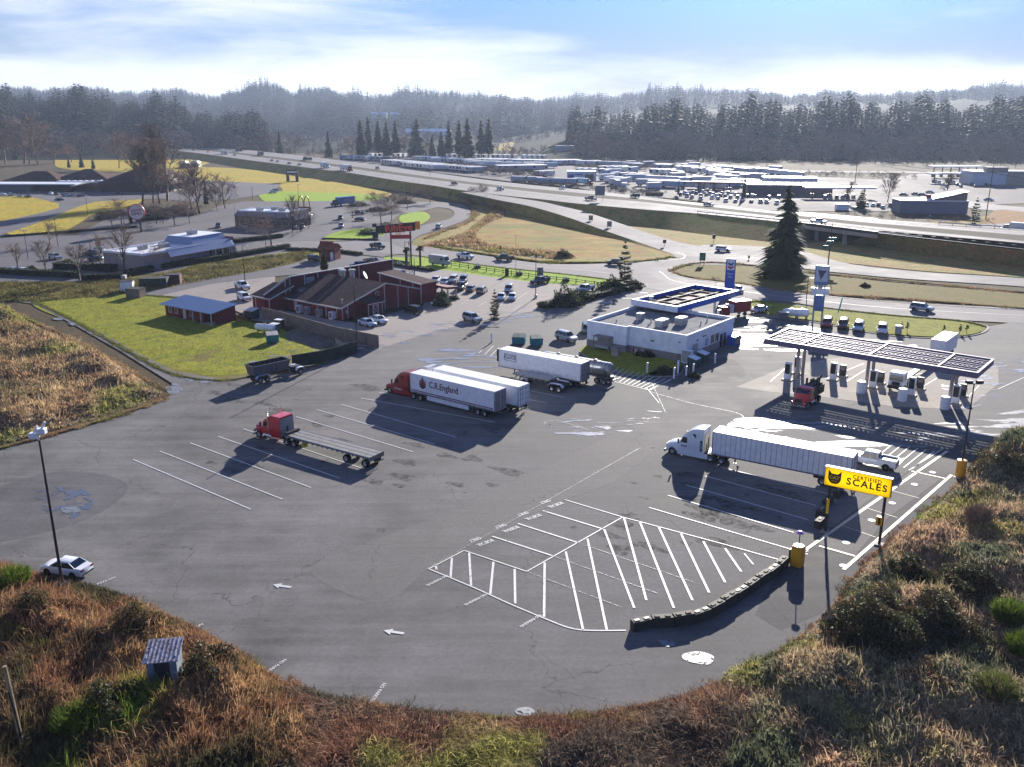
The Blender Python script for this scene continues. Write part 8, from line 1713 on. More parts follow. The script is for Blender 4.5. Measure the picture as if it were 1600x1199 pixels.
for x, y in ((8, 5), (17, 6), (12, 9)): ac_unit(mc, x, y, 5.7, 2.2, 1.8, 1.2)
for x in (2, 6, 10, 14, 18, 21): window(mc, x, x + 2.2, 0, 1.0, 2.8)
m = MB(); m.box(5, 18, -.46, -.4, 4.4, 5.2); m.build('sign_band', paint('faded_band', (168, 152, 168), .5), mc)
# brick kiosk, church, far buildings
kk = bldg('brick_kiosk', 'little red brick kiosk with a steep roof and white door beside the street', (499, 406), -14); m = MB(); m.box(0, 5.0, 0, 4.0, 0, 3.2); m.prism([(0, 3.2), (4.0, 3.2), (2.0, 4.4)], 0, 5.0, 'x'); m.build('wall', M_brick, kk)
m = MB(); quadbox(m, [(-.4, -.6, 3.1), (5.4, -.6, 3.1), (5.4, 2.0, 4.7), (-.4, 2.0, 4.7)], .15); quadbox(m, [(-.4, 2.0, 4.7), (5.4, 2.0, 4.7), (5.4, 4.6, 3.1), (-.4, 4.6, 3.1)], .15); m.box(-.2, 3.6, 1.4, 2.6, 4.4, 5.3); m.build('roof', M_brick, kk); m = MB(); m.box(3.6, 4.5, -.06, 0, .1, 2.3); m.build('door', M_trw, kk)
M_chr_ = wall_mat('church_brown', (84, 66, 60)); M_chroof = ground_mat('church_shingles', ((88, 68, 62), (100, 80, 72), (74, 58, 54)), 0.1, 2, bump=.1, contrast=.4)
ch = bldg('church', 'large brown church with a broad pyramid roof, white-roofed wings and a white spire', (158, 300), -2)
m = MB(); m.box(0, 39, 0, 34, 0, 4.5); m.box(-62, -22, 6, 30, 0, 4.0); m.box(-22, 0, 10, 24, 0, 4.4); m.box(-64, -38, -3, 6, 0, 4.0, 1); m.build('wall', [M_chr_, wall_mat('grey_wing_wall', (78, 82, 96))], ch)
m = MB()
for x0, x1, y0, y1, z0, zt, ax_, ay_ in ((-3, 42, -3, 37, 4.2, 14.5, (22, 22), (17, 17)), (-66, -28, 12, 40, 4.0, 9.5, (-52, -44), (28, 28)), (-40, -4, 20, 46, 4.4, 10.5, (-24, -20), (33, 33))):
 vs = [(x0, y0, z0), (x1, y0, z0), (x1, y1, z0), (x0, y1, z0), (ax_[0], ay_[0], zt), (ax_[1], ay_[1], zt)]; m.add(vs, [(0, 1, 5, 4), (1, 2, 5), (2, 3, 4, 5), (3, 0, 4), (3, 2, 1, 0)])
vs = [(8, -5, 4.6), (24, -5, 4.6), (16, -5, 7.6), (16, 9, 8.0)]; m.add(vs, [(0, 2, 3), (2, 1, 3), (0, 1, 2)]); m.build('roof', M_chroof, ch)
m = MB(); m.box(-65, -12, -4, 12, 4.0, 4.5); m.box(-30, 2, 10, 25, 4.5, 5.0); m.prism([(-12, 4.5), (3, 4.5), (-2, 6.0)], 4, 6, 'y'); m.build('flat_roof', M_trw, ch)
for i in range(8): m = MB(); m.box(-27 + i * 3.4, -25.6 + i * 3.4, 14, 16, 5.0, 5.3); m.box(-27 + i * 3.4, -25.6 + i * 3.4, 19, 21, 5.0, 5.3); m.build('skylight', M_blk, ch)
m = MB(); quadbox(m, [(-14, -6, 3.6), (-12, -8, 3.6), (-2, 0, 5.6), (-4, 2, 5.6)], .3); m.build('canopy', paint('tan_canopy', (176, 160, 132), .6), ch)
m = MB(); m.tube((22, 17, 14), (22, 17, 22.5), .32, .12, 6); m.box(21.1, 22.9, 16.9, 17.1, 19.5, 19.9); m.build('spire', M_trw, ch)
m = MB(); m.box(38.9, 39.3, 4, 10, 0, 9); m.build('stone_pier', paint('pale_stone', (170, 160, 140), .7), ch)
def far_box(name, label, px, rot, L, D, Hh, wall, roof, extra=None, cat='building', z=.06):
 r = bldg(name, label, px, rot, cat, z); m = MB(); m.box(0, L, 0, D, 0, Hh); m.build('wall', wall, r); m = MB(); m.box(-.3, L + .3, -.3, D + .3, Hh, Hh + .35); m.build('roof', roof, r)
 if extra: extra(r)
 return r
M_gw = wall_mat('grey_metal_wall', (108, 112, 128), .6, axis='D'); M_ww = wall_mat('white_shop_wall', (190, 194, 202))
def ex_grey(r):
 m = MB(); m.prism([(12, 5.6), (27.5, 5.6), (27.5, 9.2), (26, 9.2)], 1.0, 11, 'y'); m.build('raised_end', wall_mat('brown_end', (110, 96, 96)), r); m = MB(); quadbox(m, [(11, .6, 5.8), (28, .6, 9.5), (28, 11.5, 9.5), (11, 11.5, 5.8)], .25); m.build('wedge_roof', M_trw, r); m = MB(); m.box(12, 14, 4, 6, 6.2, 7.8); m.build('roof_box', M_brick, r)
far_box('grey_building', 'long low grey building with a wedge roof rising at its right end', (1405, 334), -6, 28, 12, 5.3, M_gw, M_trw, ex_grey)
def ex_gar(r):
 for a, b, mt in ((11.5, 17, M_blk), (.6, 4.4, M_navyb)): m = MB(); m.box(a, b, -.08, 0, 0, 4.2); m.build('garage_door', mt, r)
 m = MB(); [m.box(4.9 + k * .9, 5.6 + k * .9, -.08, 0, 3.6, 4.5) for k in range(6)]; m.box(4.9, 10.5, -.07, 0, .4, 1.6); m.build('mural', M_navyb, r)
far_box('garage_building', 'white garage with a dark roll-up door and blue panels, in the truck yard', (886, 283), -3, 18.5, 16, 5.6, M_ww, M_trw, ex_gar)
far_box('shop_building', 'long low brown-roofed shop beyond the highway, behind the lone fir', (1168, 305), -4, 44, 16, 5.2, wall_mat('dim_shop_wall', (84, 74, 84)), M_trw, None)
far_box('storefront_building', 'far pale storefront with a raised middle, at the right edge', (1518, 289), -5, 46, 20, 7.5, M_ww, M_trw, lambda r: (MB().box(8, 20, -.5, 6, 7.5, 10.5).build('raised_sign_wall', wall_mat('tan_wall', (150, 140, 132)), r), MB().box(20, 32, -.3, 0, 0, 8.2).build('tan_panel', MATS['tan_wall'], r)))
far_box('shed_building', 'small pale blue shed below the far red field', (868, 242), -2, 20, 10, 9, wall_mat('pale_blue_wall', (120, 150, 170)), wall_mat('pale_blue_roof', (150, 170, 186)))
def far_canopy(label, px, rot, L, D, Hh, ncol, col=None):
 r = bldg('far_canopy', label, px, rot, 'canopy', .06); m = MB(); m.box(0, L, 0, D, Hh - .9, Hh); m.build('deck', col or M_trw, r)
 for i in range(ncol): m = MB(); m.box(L * (i + .5) / ncol - .3, L * (i + .5) / ncol + .3, D / 2 - .3, D / 2 + .3, 0, Hh - .9); m.build('column', M_brick, r)
 for i in range(ncol): m = MB(); m.box(L * (i + .5) / ncol - 1, L * (i + .5) / ncol + 1, D / 2 + .5, D / 2 + 1.3, 0, 2); m.build('pump', M_hvac, r)
far_canopy('white fuel canopy on brick columns beyond the highway', (1259, 310), -3, 35, 9, 5.6, 4); far_canopy('long thin fuel canopy before the far storefront', (1452, 286), -5, 50, 8, 6.0, 6); far_canopy('pale canopy on slim posts at the far station', (1455, 277), -3, 34, 8, 7.4, 6)
far_canopy('rusty open shed roof in the truck yard', (1078, 298), -20, 34, 8, 5, 4, wall_mat('rusty_roof', (112, 78, 80)))
far_box('warehouse', 'long low pale warehouse roof at the right side of the truck yard', (1195, 292), -6, 30, 12, 5, M_ww, M_trw)
for i, (x, y, w, lb) in enumerate(((590, 171, 22, 'pale house among trees on the far hillside, left'), (618, 168, 26, 'pale house among trees on the far hillside, middle'), (640, 190, 40, 'low white farm roof on the valley slope'), (670, 192, 50, 'long grey farm roof on the valley slope'), (600, 162, 20, 'upper pale house on the far hillside'))):
 d = 2100 if y < 180 else 1700; xw, yw = (x - CX) / FP * d, d; zz = float(hill_z(np.array([x * 1.0]), np.array([d * 1.0]))[0])
 r = thing('farm_house', lb, 'house', (xw, yw, zz + (14 if y < 180 else 3))); m = MB(); m.box(0, w * .9, 0, 14, -10, 5); m.build('wall', M_ww, r); m = MB(); m.prism([(-1, 5), (15, 5), (7, 10)], -1, w * .9 + 1, 'x'); m.build('roof', M_trw, r)
# white yard structures: small domed tents on the field
for x, y, lb in ((286, 262, 'small white arched tent on the far field'), (304, 261.5, 'cream arched tent on the far field')):
 r = thing('arched_tent', lb, 'tent', G(x, y, .1)); m = MB(); m.prism([(-3.2, 0)] + [(3.2 * -math.cos(a), 2.5 + 2.8 * math.sin(a)) for a in np.linspace(0, math.pi, 9)] + [(3.2, 0)], 0, 8, 'y'); m.build('cover', paint('tent_cream', (206, 204, 180), .6), r); m = MB(); m.box(-1.6, 1.6, -.1, 0, 0, 3); m.build('doorway', M_blk, r)
# billboard on the field, highway signs
r = thing('billboard', 'dark billboard on two thick posts standing on the green field', 'billboard', G(457, 284, .03), R(-5)); m = MB(); [m.box(x - .9, x + .9, -.5, .5, 0, 4.2) for x in (-2.8, 3.2)]; m.box(-4.0, 4.4, -.8, .8, 0, .3); m.build('post', M_blk, r); m = MB(); m.box(-3.6, 4.0, -.4, .4, 4.6, 7.4); m.box(-3.2, 3.6, -.42, -.4, 5.6, 6.4, 1); m.build('panel', [M_pole, M_trw], r)
def road_sign(px, py, w, h, zb, label, col, z=.05, posts=2, text=None, rz=0):
 r = thing('road_sign', label, 'road sign', G(px, py, z), R(rz)); m = MB(); m.box(-w / 2, w / 2, -.05, .05, zb, zb + h); m.build('panel', col, r)
 m = MB(); [m.box(x - .06, x + .06, .06, .16, 0, zb + h * .8) for x in ((-w * .32, w * .32) if posts == 2 else (0,))]; m.build('post', M_steel, r)
 if text: text_obj('lettering', text, h * .3, M_trw, r, frameM((0, -.06, zb + h * .6), (1, 0, 0), (0, 0, 1)))
 return r
M_gs = paint('sign_green', (20, 120, 96), .4); M_sb = paint('sign_back_grey', (110, 116, 126), .5, .3); M_sbb = paint('sign_back_beige', (150, 142, 120), .6)
road_sign(937, 315, 4.2, 4.0, 2.6, 'large grey back of a highway sign with two panels', M_sb, 5.0); road_sign(1097, 414, 1.7, 2.3, 1.2, 'small green guide sign at the junction corner', M_gs); road_sign(923, 348, 1.6, 1.9, .8, 'beige back of a square sign beside the ramp, upper one', M_sbb, 1.8); road_sign(952, 358, 1.7, 2.0, .8, 'beige back of a square sign beside the ramp, lower one', M_sbb, 1.2)
road_sign(1038, 386, 1.1, 1.1, 1.2, 'dark round-looking warning sign at the end of the ramp', M_blk, .1, 1); road_sign(844, 435, 1.6, 2.4, .4, 'grey double sign board behind the rail fence', M_sb); road_sign(1170, 406, .6, .9, .4, 'small brown post sign left of the lone fir', M_sbb, .05, 1); road_sign(772, 283, 3.4, 1.0, 3.6, 'small roadside board beyond the highway median', M_sb, .1, 1)
r = road_sign(1293, 418, 2.0, 1.1, 6.3, 'green direction signs mounted high on a thin pole by the overpass', M_gs, .05, 1); MB().box(-.4, 1.8, -.05, .05, 7.5, 8.3).build('side_panel', M_gs, r); MB().box(-1.8, -.6, -.05, .05, 5.3, 6.1).build('side_panel', M_gs, r)
road_sign(1115, 380, 1.0, 1.4, 1.4, 'small dark sign on a pole behind the white car at the junction', M_blk, .05, 1); road_sign(1453, 340, .8, .8, .4, 'tiny pale blue shield sign below the long grey building', paint('shield_blue', (120, 190, 200), .5), .1, 1)
# overpass
ov = thing('overpass_bridge', 'concrete overpass carrying the highway over the side road', 'bridge'); A0, A1 = G(1240, 349.5, 5), G(1372, 366.5, 5); B0, B1 = G(1240, 330, 5), G(1372, 341, 5)
m = MB(); va = [A0, A1, B1, B0]; m.add([Vector((p.x, p.y, 4.92)) for p in va] + [Vector((p.x, p.y, 3.7)) for p in va], [(0, 1, 2, 3), (7, 6, 5, 4), (0, 4, 5, 1), (1, 5, 6, 2), (2, 6, 7, 3), (3, 7, 4, 0)]); m.build('deck', M_concw, ov)
for f in (.3, .64):
 for g in (.06, .34, .62, .9):
  p = A0.lerp(A1, f).lerp(B0.lerp(B1, f), g); m = MB(); m.box(p.x - .5, p.x + .5, p.y - .5, p.y + .5, 0, 3.7); m.build('pier', M_concw, ov)
m = MB(); d = (A1 - A0)
for p, q in ((A0, A1),): m.add([p + Vector((0, -.15, -.1)), q + Vector((0, -.15, -.1)), q + Vector((0, .15, -.1)), p + Vector((0, .15, -.1)), p + Vector((0, -.15, .8)), q + Vector((0, -.15, .8)), q + Vector((0, .15, .8)), p + Vector((0, .15, .8))], [(0, 3, 2, 1), (4, 5, 6, 7), (0, 1, 5, 4), (1, 2, 6, 5), (2, 3, 7, 6), (3, 0, 4, 7)])
m.build('parapet', M_blk, ov)
def guardrail(pts, label):
 r = thing('guardrail', label, 'guardrail'); P_ = [G(*p) for p in pts]; m = MB()
 for a, b in zip(P_, P_[1:]): m.add([a + Vector((0, 0, .45)), b + Vector((0, 0, .45)), b + Vector((0, 0, .8)), a + Vector((0, 0, .8)), a + Vector((0, .08, .45)), b + Vector((0, .08, .45)), b + Vector((0, .08, .8)), a + Vector((0, .08, .8))], [(0, 1, 2, 3), (7, 6, 5, 4), (0, 4, 5, 1), (3, 2, 6, 7), (0, 3, 7, 4), (1, 5, 6, 2)])
 m.build('rail', M_hvac, r)
 for a, b in zip(P_, P_[1:]):
  n_ = max(2, int((b - a).length / 4.2))
  for k in range(n_): p = a.lerp(b, k / n_); MB().box(p.x - .09, p.x + .09, p.y + .1, p.y + .28, p.z - .3, p.z + .8).build('post', M_trim, r)
guardrail([(1090, 333, 5), (1200, 344, 5), (1240, 348.5, 5)], 'pale guardrail on the near highway edge left of the overpass'); guardrail([(1467, 350.5, 5), (1600, 359.5, 5), (1800, 375, 5)], 'guardrail on the far highway edge at right'); guardrail([(1372, 366, 5), (1440, 373.5, 5)], 'short guardrail right of the overpass')
# utility poles and wires
def upole(px, py, h, label, z=.05):
 r = thing('utility_pole', label, 'utility pole', G(px, py, z)); m = MB(); m.tube((0, 0, 0), (0, 0, h), .22, .15, 6); m.build('pole', M_bark, r); m = MB(); m.box(-1.8, 1.8, -.08, .08, h - 1.0, h - .8); m.box(-1.4, 1.4, -.08, .08, h - 2.6, h - 2.4); m.build('crossarm', M_bark, r); return r.location + Vector((0, 0, h - .9))
T = [upole(1336, 285, 17, 'utility pole behind the far fuel canopy'), upole(1540, 343, 21, 'tall utility pole beside the spreading pine at right'), upole(964, 250, 18, 'utility pole at the foot of the right wood'), upole(1099, 253, 17, 'utility pole beside the shiny yard road'), upole(1198, 262, 17, 'utility pole at the bend of the yard road')]
Te = G(1900, 395, .05) + Vector((0, 0, 20))
def wire(a, b, sag, label, dz=0, r_=.09):
 m = MB(); P_ = [a.lerp(b, t) + Vector((0, 0, dz - sag * 4 * t * (1 - t))) for t in np.linspace(0, 1, 13)]
 for p, q in zip(P_, P_[1:]): m.tube(p, q, r_, n=3, cap=False)
 tag(m.build('overhead_wire', M_steel), label, 'wire', 'overhead wires')
for dz in (0, -1.6):
 wire(T[0], T[1], 3, 'overhead wire between the two tall poles at right', dz); wire(T[4], T[0], 2.5, 'overhead wire crossing in front of the right wood', dz); wire(T[3], T[4], 2, 'overhead wire above the shiny yard road', dz, .06); wire(T[2], T[3], 2.5, 'overhead wire left of the shiny yard road', dz, .06); wire(T[1], Te, 2, 'overhead wire leaving at the right edge', dz)
# concrete block row
base = [(987, 985), (1025, 977), (1064, 977), (1100, 967), (1128, 952), (1146, 940), (1176, 921), (1208, 899), (1230, 880)]
BP = [G(*p, .03) for p in base]; k = 0; dist = 0; LBk = 1.85
cum = [0]; [cum.append(cum[-1] + (b - a).length) for a, b in zip(BP, BP[1:])]
def along(s):
 for i in range(len(BP) - 1):
  if s <= cum[i + 1] or i == len(BP) - 2: t = (s - cum[i]) / (cum[i + 1] - cum[i]); return BP[i].lerp(BP[i + 1], t)
s = 0; nblk = int(cum[-1] / LBk)
M_blkc = wall_mat('mossy_concrete', (66, 64, 52), var=.35)
place_ = ['first block, nearest us', 'second block from the near end', 'third block from the near end', 'fourth block from the near end', 'fifth block from the near end', 'sixth block from the near end', 'seventh block from the near end', 'eighth block from the near end']
for i in range(nblk):
 a, b = along(s), along(s + LBk * .97); v = b - a; hz = .85 + .12 * ((i * 7) % 3) / 2; c = (a + b) / 2; ang = math.atan2(v.y, v.x)
 lbl = ('%s of the curved concrete row' % place_[i]) if i < 8 else 'mossy concrete block, number %d from the yellow booth end of the row' % (nblk - i)
 r = thing('concrete_block', lbl, 'concrete block', c, ang + rng.uniform(-.03, .03), 'concrete blocks in the curved row'); m = MB(); m.box(-LBk * .49, LBk * .49, -.35, .35, 0, hz); bev(m.build('block', M_blkc, r), .05, 2)
 m = MB(); [m.box(x - .22, x + .22, -.13, .13, hz, hz + .06) for x in (-.45, .45)]; m.build('key', M_blkc if i % 3 else M_trim, r); s += LBk
for i in range(4):
 p = G(1262 - i * 14 + 40, 830 - i * 0 - 12 * (3 - i) * 0 - 0, .03).lerp(G(1340, 775, .03), i / 3.5); r = thing('concrete_block', 'dark concrete block in the shade behind the scale sign, %s' % ('nearest the booth', 'second from the booth', 'third from the booth', 'farthest from the booth')[i], 'concrete block', p + Vector((-1.0, 1.2, 0)), R(52), 'shaded concrete blocks'); m = MB(); m.box(-.9, .9, -.35, .35, 0, .85); bev(m.build('block', M_blkc, r), .05); m = MB(); m.box(-.3, .3, -.12, .12, .85, .9); m.build('key', M_concw, r)
# fences and walls
def fence(pts, h, label, mat, th=.12, name='board_fence', postm=None):
 r = thing(name, label, 'fence'); P_ = [G(*p, 0) for p in pts]; m = MB()
 for a, b in zip(P_, P_[1:]):
  d_ = (b - a).normalized(); n_ = Vector((-d_.y, d_.x, 0)) * th / 2; up = Vector((0, 0, h))
  m.add([a - n_, b - n_, b + n_, a + n_, a - n_ + up, b - n_ + up, b + n_ + up, a + n_ + up], [(0, 3, 2, 1), (4, 5, 6, 7), (0, 1, 5, 4), (1, 2, 6, 5), (2, 3, 7, 6), (3, 0, 4, 7)])
 m.build('panel', mat, r)
 for a, b in zip(P_, P_[1:]):
  k_ = max(1, int((b - a).length / 2.6))
  for i in range(k_): p = a.lerp(b, i / k_); MB().box(p.x - .09, p.x + .09, p.y - .14, p.y + .14, 0, h + .06).build('post', postm or mat, r)
 return r
fence([(410, 498), (440, 505), (520, 529), (592, 544)], 2.4, 'tall brown board fence between the restaurant yard and the gravel pad', M_woodf); fence([(458, 575), (505, 567), (558, 552)], 2.2, 'dark green board fence running down to the thin pole', M_darkw); fence([(525, 537), (556, 552)], 1.0, 'low wall between the two tall fences', M_concw)
fence([(612, 408), (640, 412)], .5, 'low edging under the orange sign', M_darkw)
rf_ = thing('rail_fence', 'long dark two-rail fence across the bright lawn', 'fence'); P_ = [G(*p, 0) for p in ((705, 417), (760, 425), (840, 436), (900, 443), (958, 451))]; m = MB()
for a, b in zip(P_, P_[1:]):
 for z_ in (.5, 1.0): m.tube(a + Vector((0, 0, z_)), b + Vector((0, 0, z_)), .07, n=4)
 k_ = int((b - a).length / 2.7)
 for i in range(k_): p = a.lerp(b, i / k_); MB().box(p.x - .1, p.x + .1, p.y - .1, p.y + .1, 0, 1.3).build('post', M_pole, rf_)
m.build('rail', M_pole, rf_)
for x, y, lb in ((746, 419, 'white lawn ornament near the step van end of the rail fence'), (811, 430, 'white lawn ornament by the pale flagpole'), (884, 440, 'white lawn ornament at the right part of the rail fence'), (625, 416, 'white statue-like ornament among the palms')):
 r = thing('lawn_ornament', lb, 'ornament', G(x, y, .03)); m = MB(); m.box(-.9, .9, -.4, .4, 0, .7); m.build('planter', M_hedge, r); m = MB(); m.box(-.7, -.4, -.42, -.3, .5, 1.3); m.box(-.1, .2, -.42, -.3, .5, 1.4); m.box(.4, .7, -.42, -.3, .5, 1.2); bev(m.build('figure', M_trw, r), .05)
# dumpsters, tanks and small things
def dumpster(px, py, label, col, w=1.9, d=1.5, h=1.4, rz=-38, lid=None):
 r = thing('dumpster', label, 'dumpster', G(px, py, .05), R(rz)); m = MB(); m.add([(-w / 2, -d / 2 + .2, .15), (w / 2, -d / 2 + .2, .15), (w / 2, d / 2 - .1, .15), (-w / 2, d / 2 - .1, .15), (-w / 2, -d / 2, h * .8), (w / 2, -d / 2, h * .8), (w / 2, d / 2, h), (-w / 2, d / 2, h)], [(0, 3, 2, 1), (4, 5, 6, 7), (0, 1, 5, 4), (1, 2, 6, 5), (2, 3, 7, 6), (3, 0, 4, 7)])
 [m.box(s * w / 2 - .08, s * w / 2 + .08, -.3, .3, h * .45, h * .6) for s in (1, -1)]; m.build('bin', col, r); m = MB()
 for s in (-1, 1): quadbox(m, [(s * w / 4 - w / 4 + .03, -d / 2 - .05, h * .8 + .06), (s * w / 4 + w / 4 - .03, -d / 2 - .05, h * .8 + .06), (s * w / 4 + w / 4 - .03, d / 2, h + .06), (s * w / 4 - w / 4 + .03, d / 2, h + .06)], .05)
 m.build('lid', lid or M_blk, r); m = MB(); [m.lathe([(.1, -.04), (.1, .04)], (x, y, .1), 8, 'y') for x in (-w / 2 + .2, w / 2 - .2) for y in (-d / 2 + .3, d / 2 - .2)]; m.build('caster', M_blk, r); return r
dumpster(426, 535, 'teal dumpster with a pale striped lid on the worn lawn', M_teal, 2.2, 1.8, 1.9, 20, M_trim); dumpster(811, 537, 'teal dumpster behind the lone box trailer, left of two', M_teal, 2.4, 1.8, 1.7, -10, M_grn); dumpster(838, 540, 'teal dumpster behind the lone box trailer, right of two', M_teal, 2.2, 1.6, 1.8, 10, M_grn)
dumpster(1084, 574, 'dark green dumpster with a white lid at the store corner, nearer one', M_grn, 1.9, 1.6, 1.9, 52, M_trw); dumpster(1098, 566, 'dark green dumpster with a white lid at the store corner, farther one', M_grn, 1.9, 1.6, 1.9, 52, M_trw); dumpster(394, 497, 'big dark green dumpster at the left end of the fence', M_grn, 2.6, 2.0, 2.0, -30, M_hvac); dumpster(1039, 582, 'small dark open bin on the store lawn', M_blk, 1.4, 1.0, .9, 30)
def tank(px, py, L, r0, label, col, rz, z=.05, zc=1.2):
 r = thing('gas_tank', label, 'tank', G(px, py, z), R(rz)); m = MB(); m.lathe([(r0 * .25, -L / 2), (r0 * .8, -L / 2 + .12), (r0, -L / 2 + .4), (r0, L / 2 - .4), (r0 * .8, L / 2 - .12), (r0 * .25, L / 2)], (0, 0, zc), 18, 'x'); m.build('tank', col, r, smooth=True); m = MB(); [m.box(x - .12, x + .12, -r0 * .8, r0 * .8, 0, zc - r0 * .5) for x in (-L / 3, L / 3)]; m.build('saddle', M_concw, r); m = MB(); m.lathe([(.18, zc + r0 - .05), (.18, zc + r0 + .22)], (0, 0, 0), 8); m.build('valve_cap', M_hvac, r)
tank(415, 519, 4.6, .62, 'white gas cylinder tank lying on the worn lawn', M_trw, -22, zc=.95); tank(1236, 497, 3.6, .8, 'white gas tank by the green strip, left one', M_trw, -5); tank(1252, 498, 3.0, .8, 'white gas tank by the green strip, right one', M_trw, -5)
def crate(name, label, cat, px, py, w, d, h, mat, top=None, rz=0, z=.04):
 r = thing(name, label, cat, G(px, py, z), R(rz)); m = MB(); m.box(-w / 2, w / 2, -d / 2, d / 2, 0, h); bev(m.build('body', mat, r), .04)
 m = MB(); m.box(-w / 2 - .06, w / 2 + .06, -d / 2 - .06, d / 2 + .06, h, h + .09); m.build('top', top or M_hvac, r); return r
crate('kitchen_bin', 'grey bin with a white top beside the gas tank, left', 'bin', 430, 518, 1.6, 1.2, 1.5, M_steel, M_trw, -20); crate('kitchen_bin', 'grey bin with a white top beside the gas tank, right', 'bin', 437, 512, 1.5, 1.1, 1.6, M_blk, M_trw, -20); crate('shed', 'little white shed on the lawn edge left of the cottage', 'shed', 200, 455, 2.8, 2.4, 2.4, M_trw, M_blk, 10); crate('wood_box', 'brown timber enclosure in front of the little white shed', 'enclosure', 213, 464, 3.6, 2.6, 2.0, M_woodf, M_darkw, -12)
crate('bin_enclosure', 'dark ivy-covered enclosure above the lawn', 'enclosure', 242, 448, 6.5, 3.4, 2.2, M_darkw, M_darkw, 8); crate('bin_enclosure', 'reddish brown board enclosure right of the ivy-covered one', 'enclosure', 271, 443, 3.8, 2.6, 2.3, wall_mat('rust_boards', (104, 66, 62), 1.0, axis='D'), M_pole, 8); crate('utility_box', 'small white utility box in the hedge line', 'utility box', 193, 436, 1.4, 1.2, .9, M_trim, M_trw)
crate('utility_box', 'black utility cabinet on the lawn behind the rail fence', 'utility box', 792, 431, 1.0, .8, 2.0, M_blk, M_blk); crate('utility_box', 'green utility cabinet beside the orange sign panel', 'utility box', 587, 372, 2.0, 1.4, 2.2, M_dk, M_dk); crate('air_machine', 'grey air machine at the kerb right of the parked row', 'machine', 1403, 522, 1.0, .8, 1.6, M_hvac, M_trw); crate('storage_box', 'dark storage box left of the gas tanks', 'box', 1223, 499, 1.8, 1.4, 1.5, M_steel, M_trim)
crate('utility_box', 'grey electrical cabinet against the store side shelter', 'utility box', 962, 556, 1.4, 1.0, 1.5, M_concw, M_taupe, -38); crate('storage_tank', 'white tank box beside the road beyond the highway', 'tank', 1315, 328, 5.4, 3, 2.6, M_trw, M_trw); crate('utility_box', 'small dark box beside the road beyond the highway', 'utility box', 1336, 328, 1.6, 1.4, 1.3, M_blk, M_steel)
def bollard(px, py, h, label, r0=.13):
 m = MB(); m.lathe([(r0, 0), (r0, h), (r0 * .8, h + .07), (.02, h + .1)], (0, 0, 0), 12); o = m.build('bollard', M_trw, smooth=True, loc=G(px, py, .05)); tag(o, label, 'bollard', 'white bollards round the store')
for x, y, h, lb in ((768, 535, 1.7, 'white bollard left of the lone box trailer'), (1011, 583, 1.7, 'white bollard on the store lawn edge'), (1053, 592, 1.8, 'white bollard nearest the crosshatched bay'), (1059, 584, 2.2, 'tall white bollard at the store lawn corner'), (1072, 587, 1.5, 'white bollard, left one before the green dumpsters'), (1083, 585, 1.7, 'white bollard, right one before the green dumpsters'), (1117, 568, 1.7, 'white bollard beside the store side wall'), (646, 433, 1.6, 'white bollard near the restaurant wing')): bollard(x, y, h, lb, .16)
r = thing('feather_flag', 'teal feather flag between the red cars and the green strip', 'flag', G(1306, 497, .05)); m = MB(); m.tube((0, 0, 0), (.9, 0, 4.6), .04, n=5); m.build('pole', M_trw, r); m = MB(); m.prism([(.25, 1.2), (.95, 4.6), (1.0, 4.0), (.75, 2.2), (.45, 1.1)], -.02, .02, 'y'); m.build('banner', paint('flag_teal', (70, 176, 170), .6), r)
r = thing('picnic_table', 'brown picnic bench on the sunlit verge right of the long hedge', 'bench', G(413, 402, .04), R(12)); m = MB(); m.box(-3, 3, -.4, .4, .7, .8); m.box(-3, 3, -1.1, -.8, .4, .47); m.box(-3, 3, .8, 1.1, .4, .47); m.build('boards', M_bark, r); m = MB(); [m.box(x - .08, x + .08, -1, 1, 0, .7) for x in (-2.4, 0, 2.4)]; m.build('leg', M_bark, r)
# saplings standing on the green strip
for x, y, lb in ((1408, 519, 'thin stake-like sapling at the kerb, leftmost'), (1417, 518, 'thin sapling with a pale tie, second from the left'), (1474, 523, 'thin leaning sapling in the middle of the green strip'), (1499, 522, 'thin dark sapling near the tip of the green strip'), (1510, 521, 'last thin sapling at the tip of the green strip')):
 r = thing('sapling', lb, 'sapling', G(x, y, .05)); V, Fc = clump(60, .28, .28, 1.2, .14, int(x)); V[:, 2] += .7; np_mesh('crown', V, Fc, M_hedge, parent=r) if 'np_mesh' in globals() else None; m = MB(); m.tube((0, 0, 0), (0, 0, 1.6), .05, n=5); m.build('trunk', M_bark, r)
# weathered shed and post in the brambles
sh = thing('pump_shed', 'small weathered grey-white shed sunk in the brambles', 'shed', G(262, 1082, .0) + Vector((0, 0, .8)), R(8)); m = MB(); m.box(-1.05, -.55, -.7, -.62, 0, 2.4); m.box(.55, 1.05, -.7, -.62, 0, 2.4); m.box(-1.05, -.97, -.62, 1.0, 0, 2.6); m.box(.97, 1.05, -.62, 1.0, 0, 2.6); m.box(-1.05, 1.05, 1.0, 1.08, 0, 2.7); m.build('wall', wall_mat('weathered_blue_white', (126, 138, 148), 2.0, var=.35), sh)
m = MB(); m.box(-.55, .55, -.64, -.58, .1, 2.35); m.build('door', wall_mat('weathered_door', (62, 58, 60), 3, var=.3), sh); m = MB(); quadbox(m, [(-1.25, -1.0, 2.4), (1.25, -1.0, 2.4), (1.25, 1.3, 2.95), (-1.25, 1.3, 2.95)], .06); [quadbox(m, [(-1.2 + k * .3, -1.0, 2.43), (-1.14 + k * .3, -1.0, 2.43), (-1.14 + k * .3, 1.3, 2.98), (-1.2 + k * .3, 1.3, 2.98)], .04) for k in range(9)]
m.build('roof', ground_mat('weathered_roof', ((206, 202, 208), (176, 168, 172), (104, 90, 88)), 1.2, 6, bump=.1), sh)
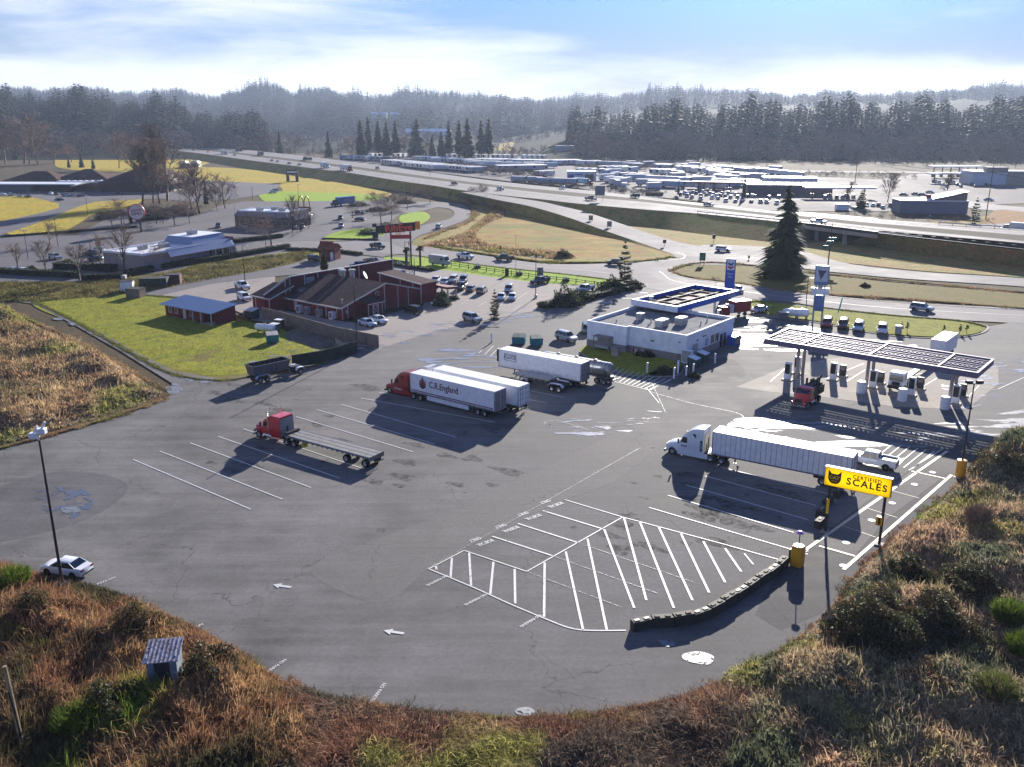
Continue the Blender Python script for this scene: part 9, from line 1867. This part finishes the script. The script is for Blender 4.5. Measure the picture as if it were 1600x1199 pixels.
wp = thing('wooden_post', 'leaning weathered wooden post at the bottom left corner', 'post', G(38, 1178, .0)); m = MB(); m.tube((0, 0, 0), (-.35, .2, 6.6), .17, .14, 8); m.build('pole', paint('weathered_wood', (176, 156, 116), .85, wear=.25), wp); m = MB(); m.tube((.08, -.1, 1.6), (-.3, 0, 4.8), .05, n=6); m.box(.0, .16, -.2, -.05, 1.5, 1.8); m.build('conduit', M_blk, wp)
# kerbs: raised edges
def kerb(pts, label=None, w=.16, h=.13, mat=None):
 P_ = [G(x, y, .03) for x, y in smooth_px(pts, 4, False)]; m = MB()
 for a, b in zip(P_, P_[1:]):
  d_ = (b - a).normalized(); n_ = Vector((-d_.y, d_.x, 0)) * w / 2; up = Vector((0, 0, h)); b = b + d_ * .001
  m.add([a - n_, b - n_, b + n_, a + n_, a - n_ + up, b - n_ + up, b + n_ + up, a + n_ + up], [(4, 5, 6, 7), (0, 1, 5, 4), (2, 3, 7, 6), (1, 2, 6, 5), (3, 0, 4, 7)])
 tag(m.build('kerb', mat or M_concw), kind='structure')
kerb([(1160, 490), (1220, 497), (1290, 507), (1340, 517), (1400, 526), (1480, 529), (1532, 522), (1542, 510), (1500, 501)]); kerb([(905, 550), (930, 567), (950, 574), (985, 587), (1055, 588), (1070, 573)]); kerb([(838, 486), (870, 480), (950, 462), (990, 456)]); kerb([(745, 503), (838, 486)], h=.05); kerb([(230, 462), (300, 466), (345, 478)], h=.06); kerb([(505, 377), (540, 377), (592, 371), (604, 362)]); kerb([(1046, 425), (1078, 436), (1160, 446), (1250, 459), (1400, 473), (1600, 485)], h=.08)
# ---------- air ----------
m = MB(); m.box(-3200, 3200, -120, 4700, -1.5, 260); hz_ = m.build('haze', bpy.data.materials.new('air')); hz_['kind'] = 'stuff'
hm = hz_.data.materials[0]; hm.use_nodes = True; ht = hm.node_tree; ht.nodes.clear(); ho = ht.nodes.new('ShaderNodeOutputMaterial'); hv = ht.nodes.new('ShaderNodeVolumePrincipled')
hv.inputs['Color'].default_value = (0.60, 0.74, 1.0, 1); hv.inputs['Density'].default_value = 0.00008; hv.inputs['Anisotropy'].default_value = 0.3; ht.links.new(hv.outputs[0], ho.inputs['Volume'])
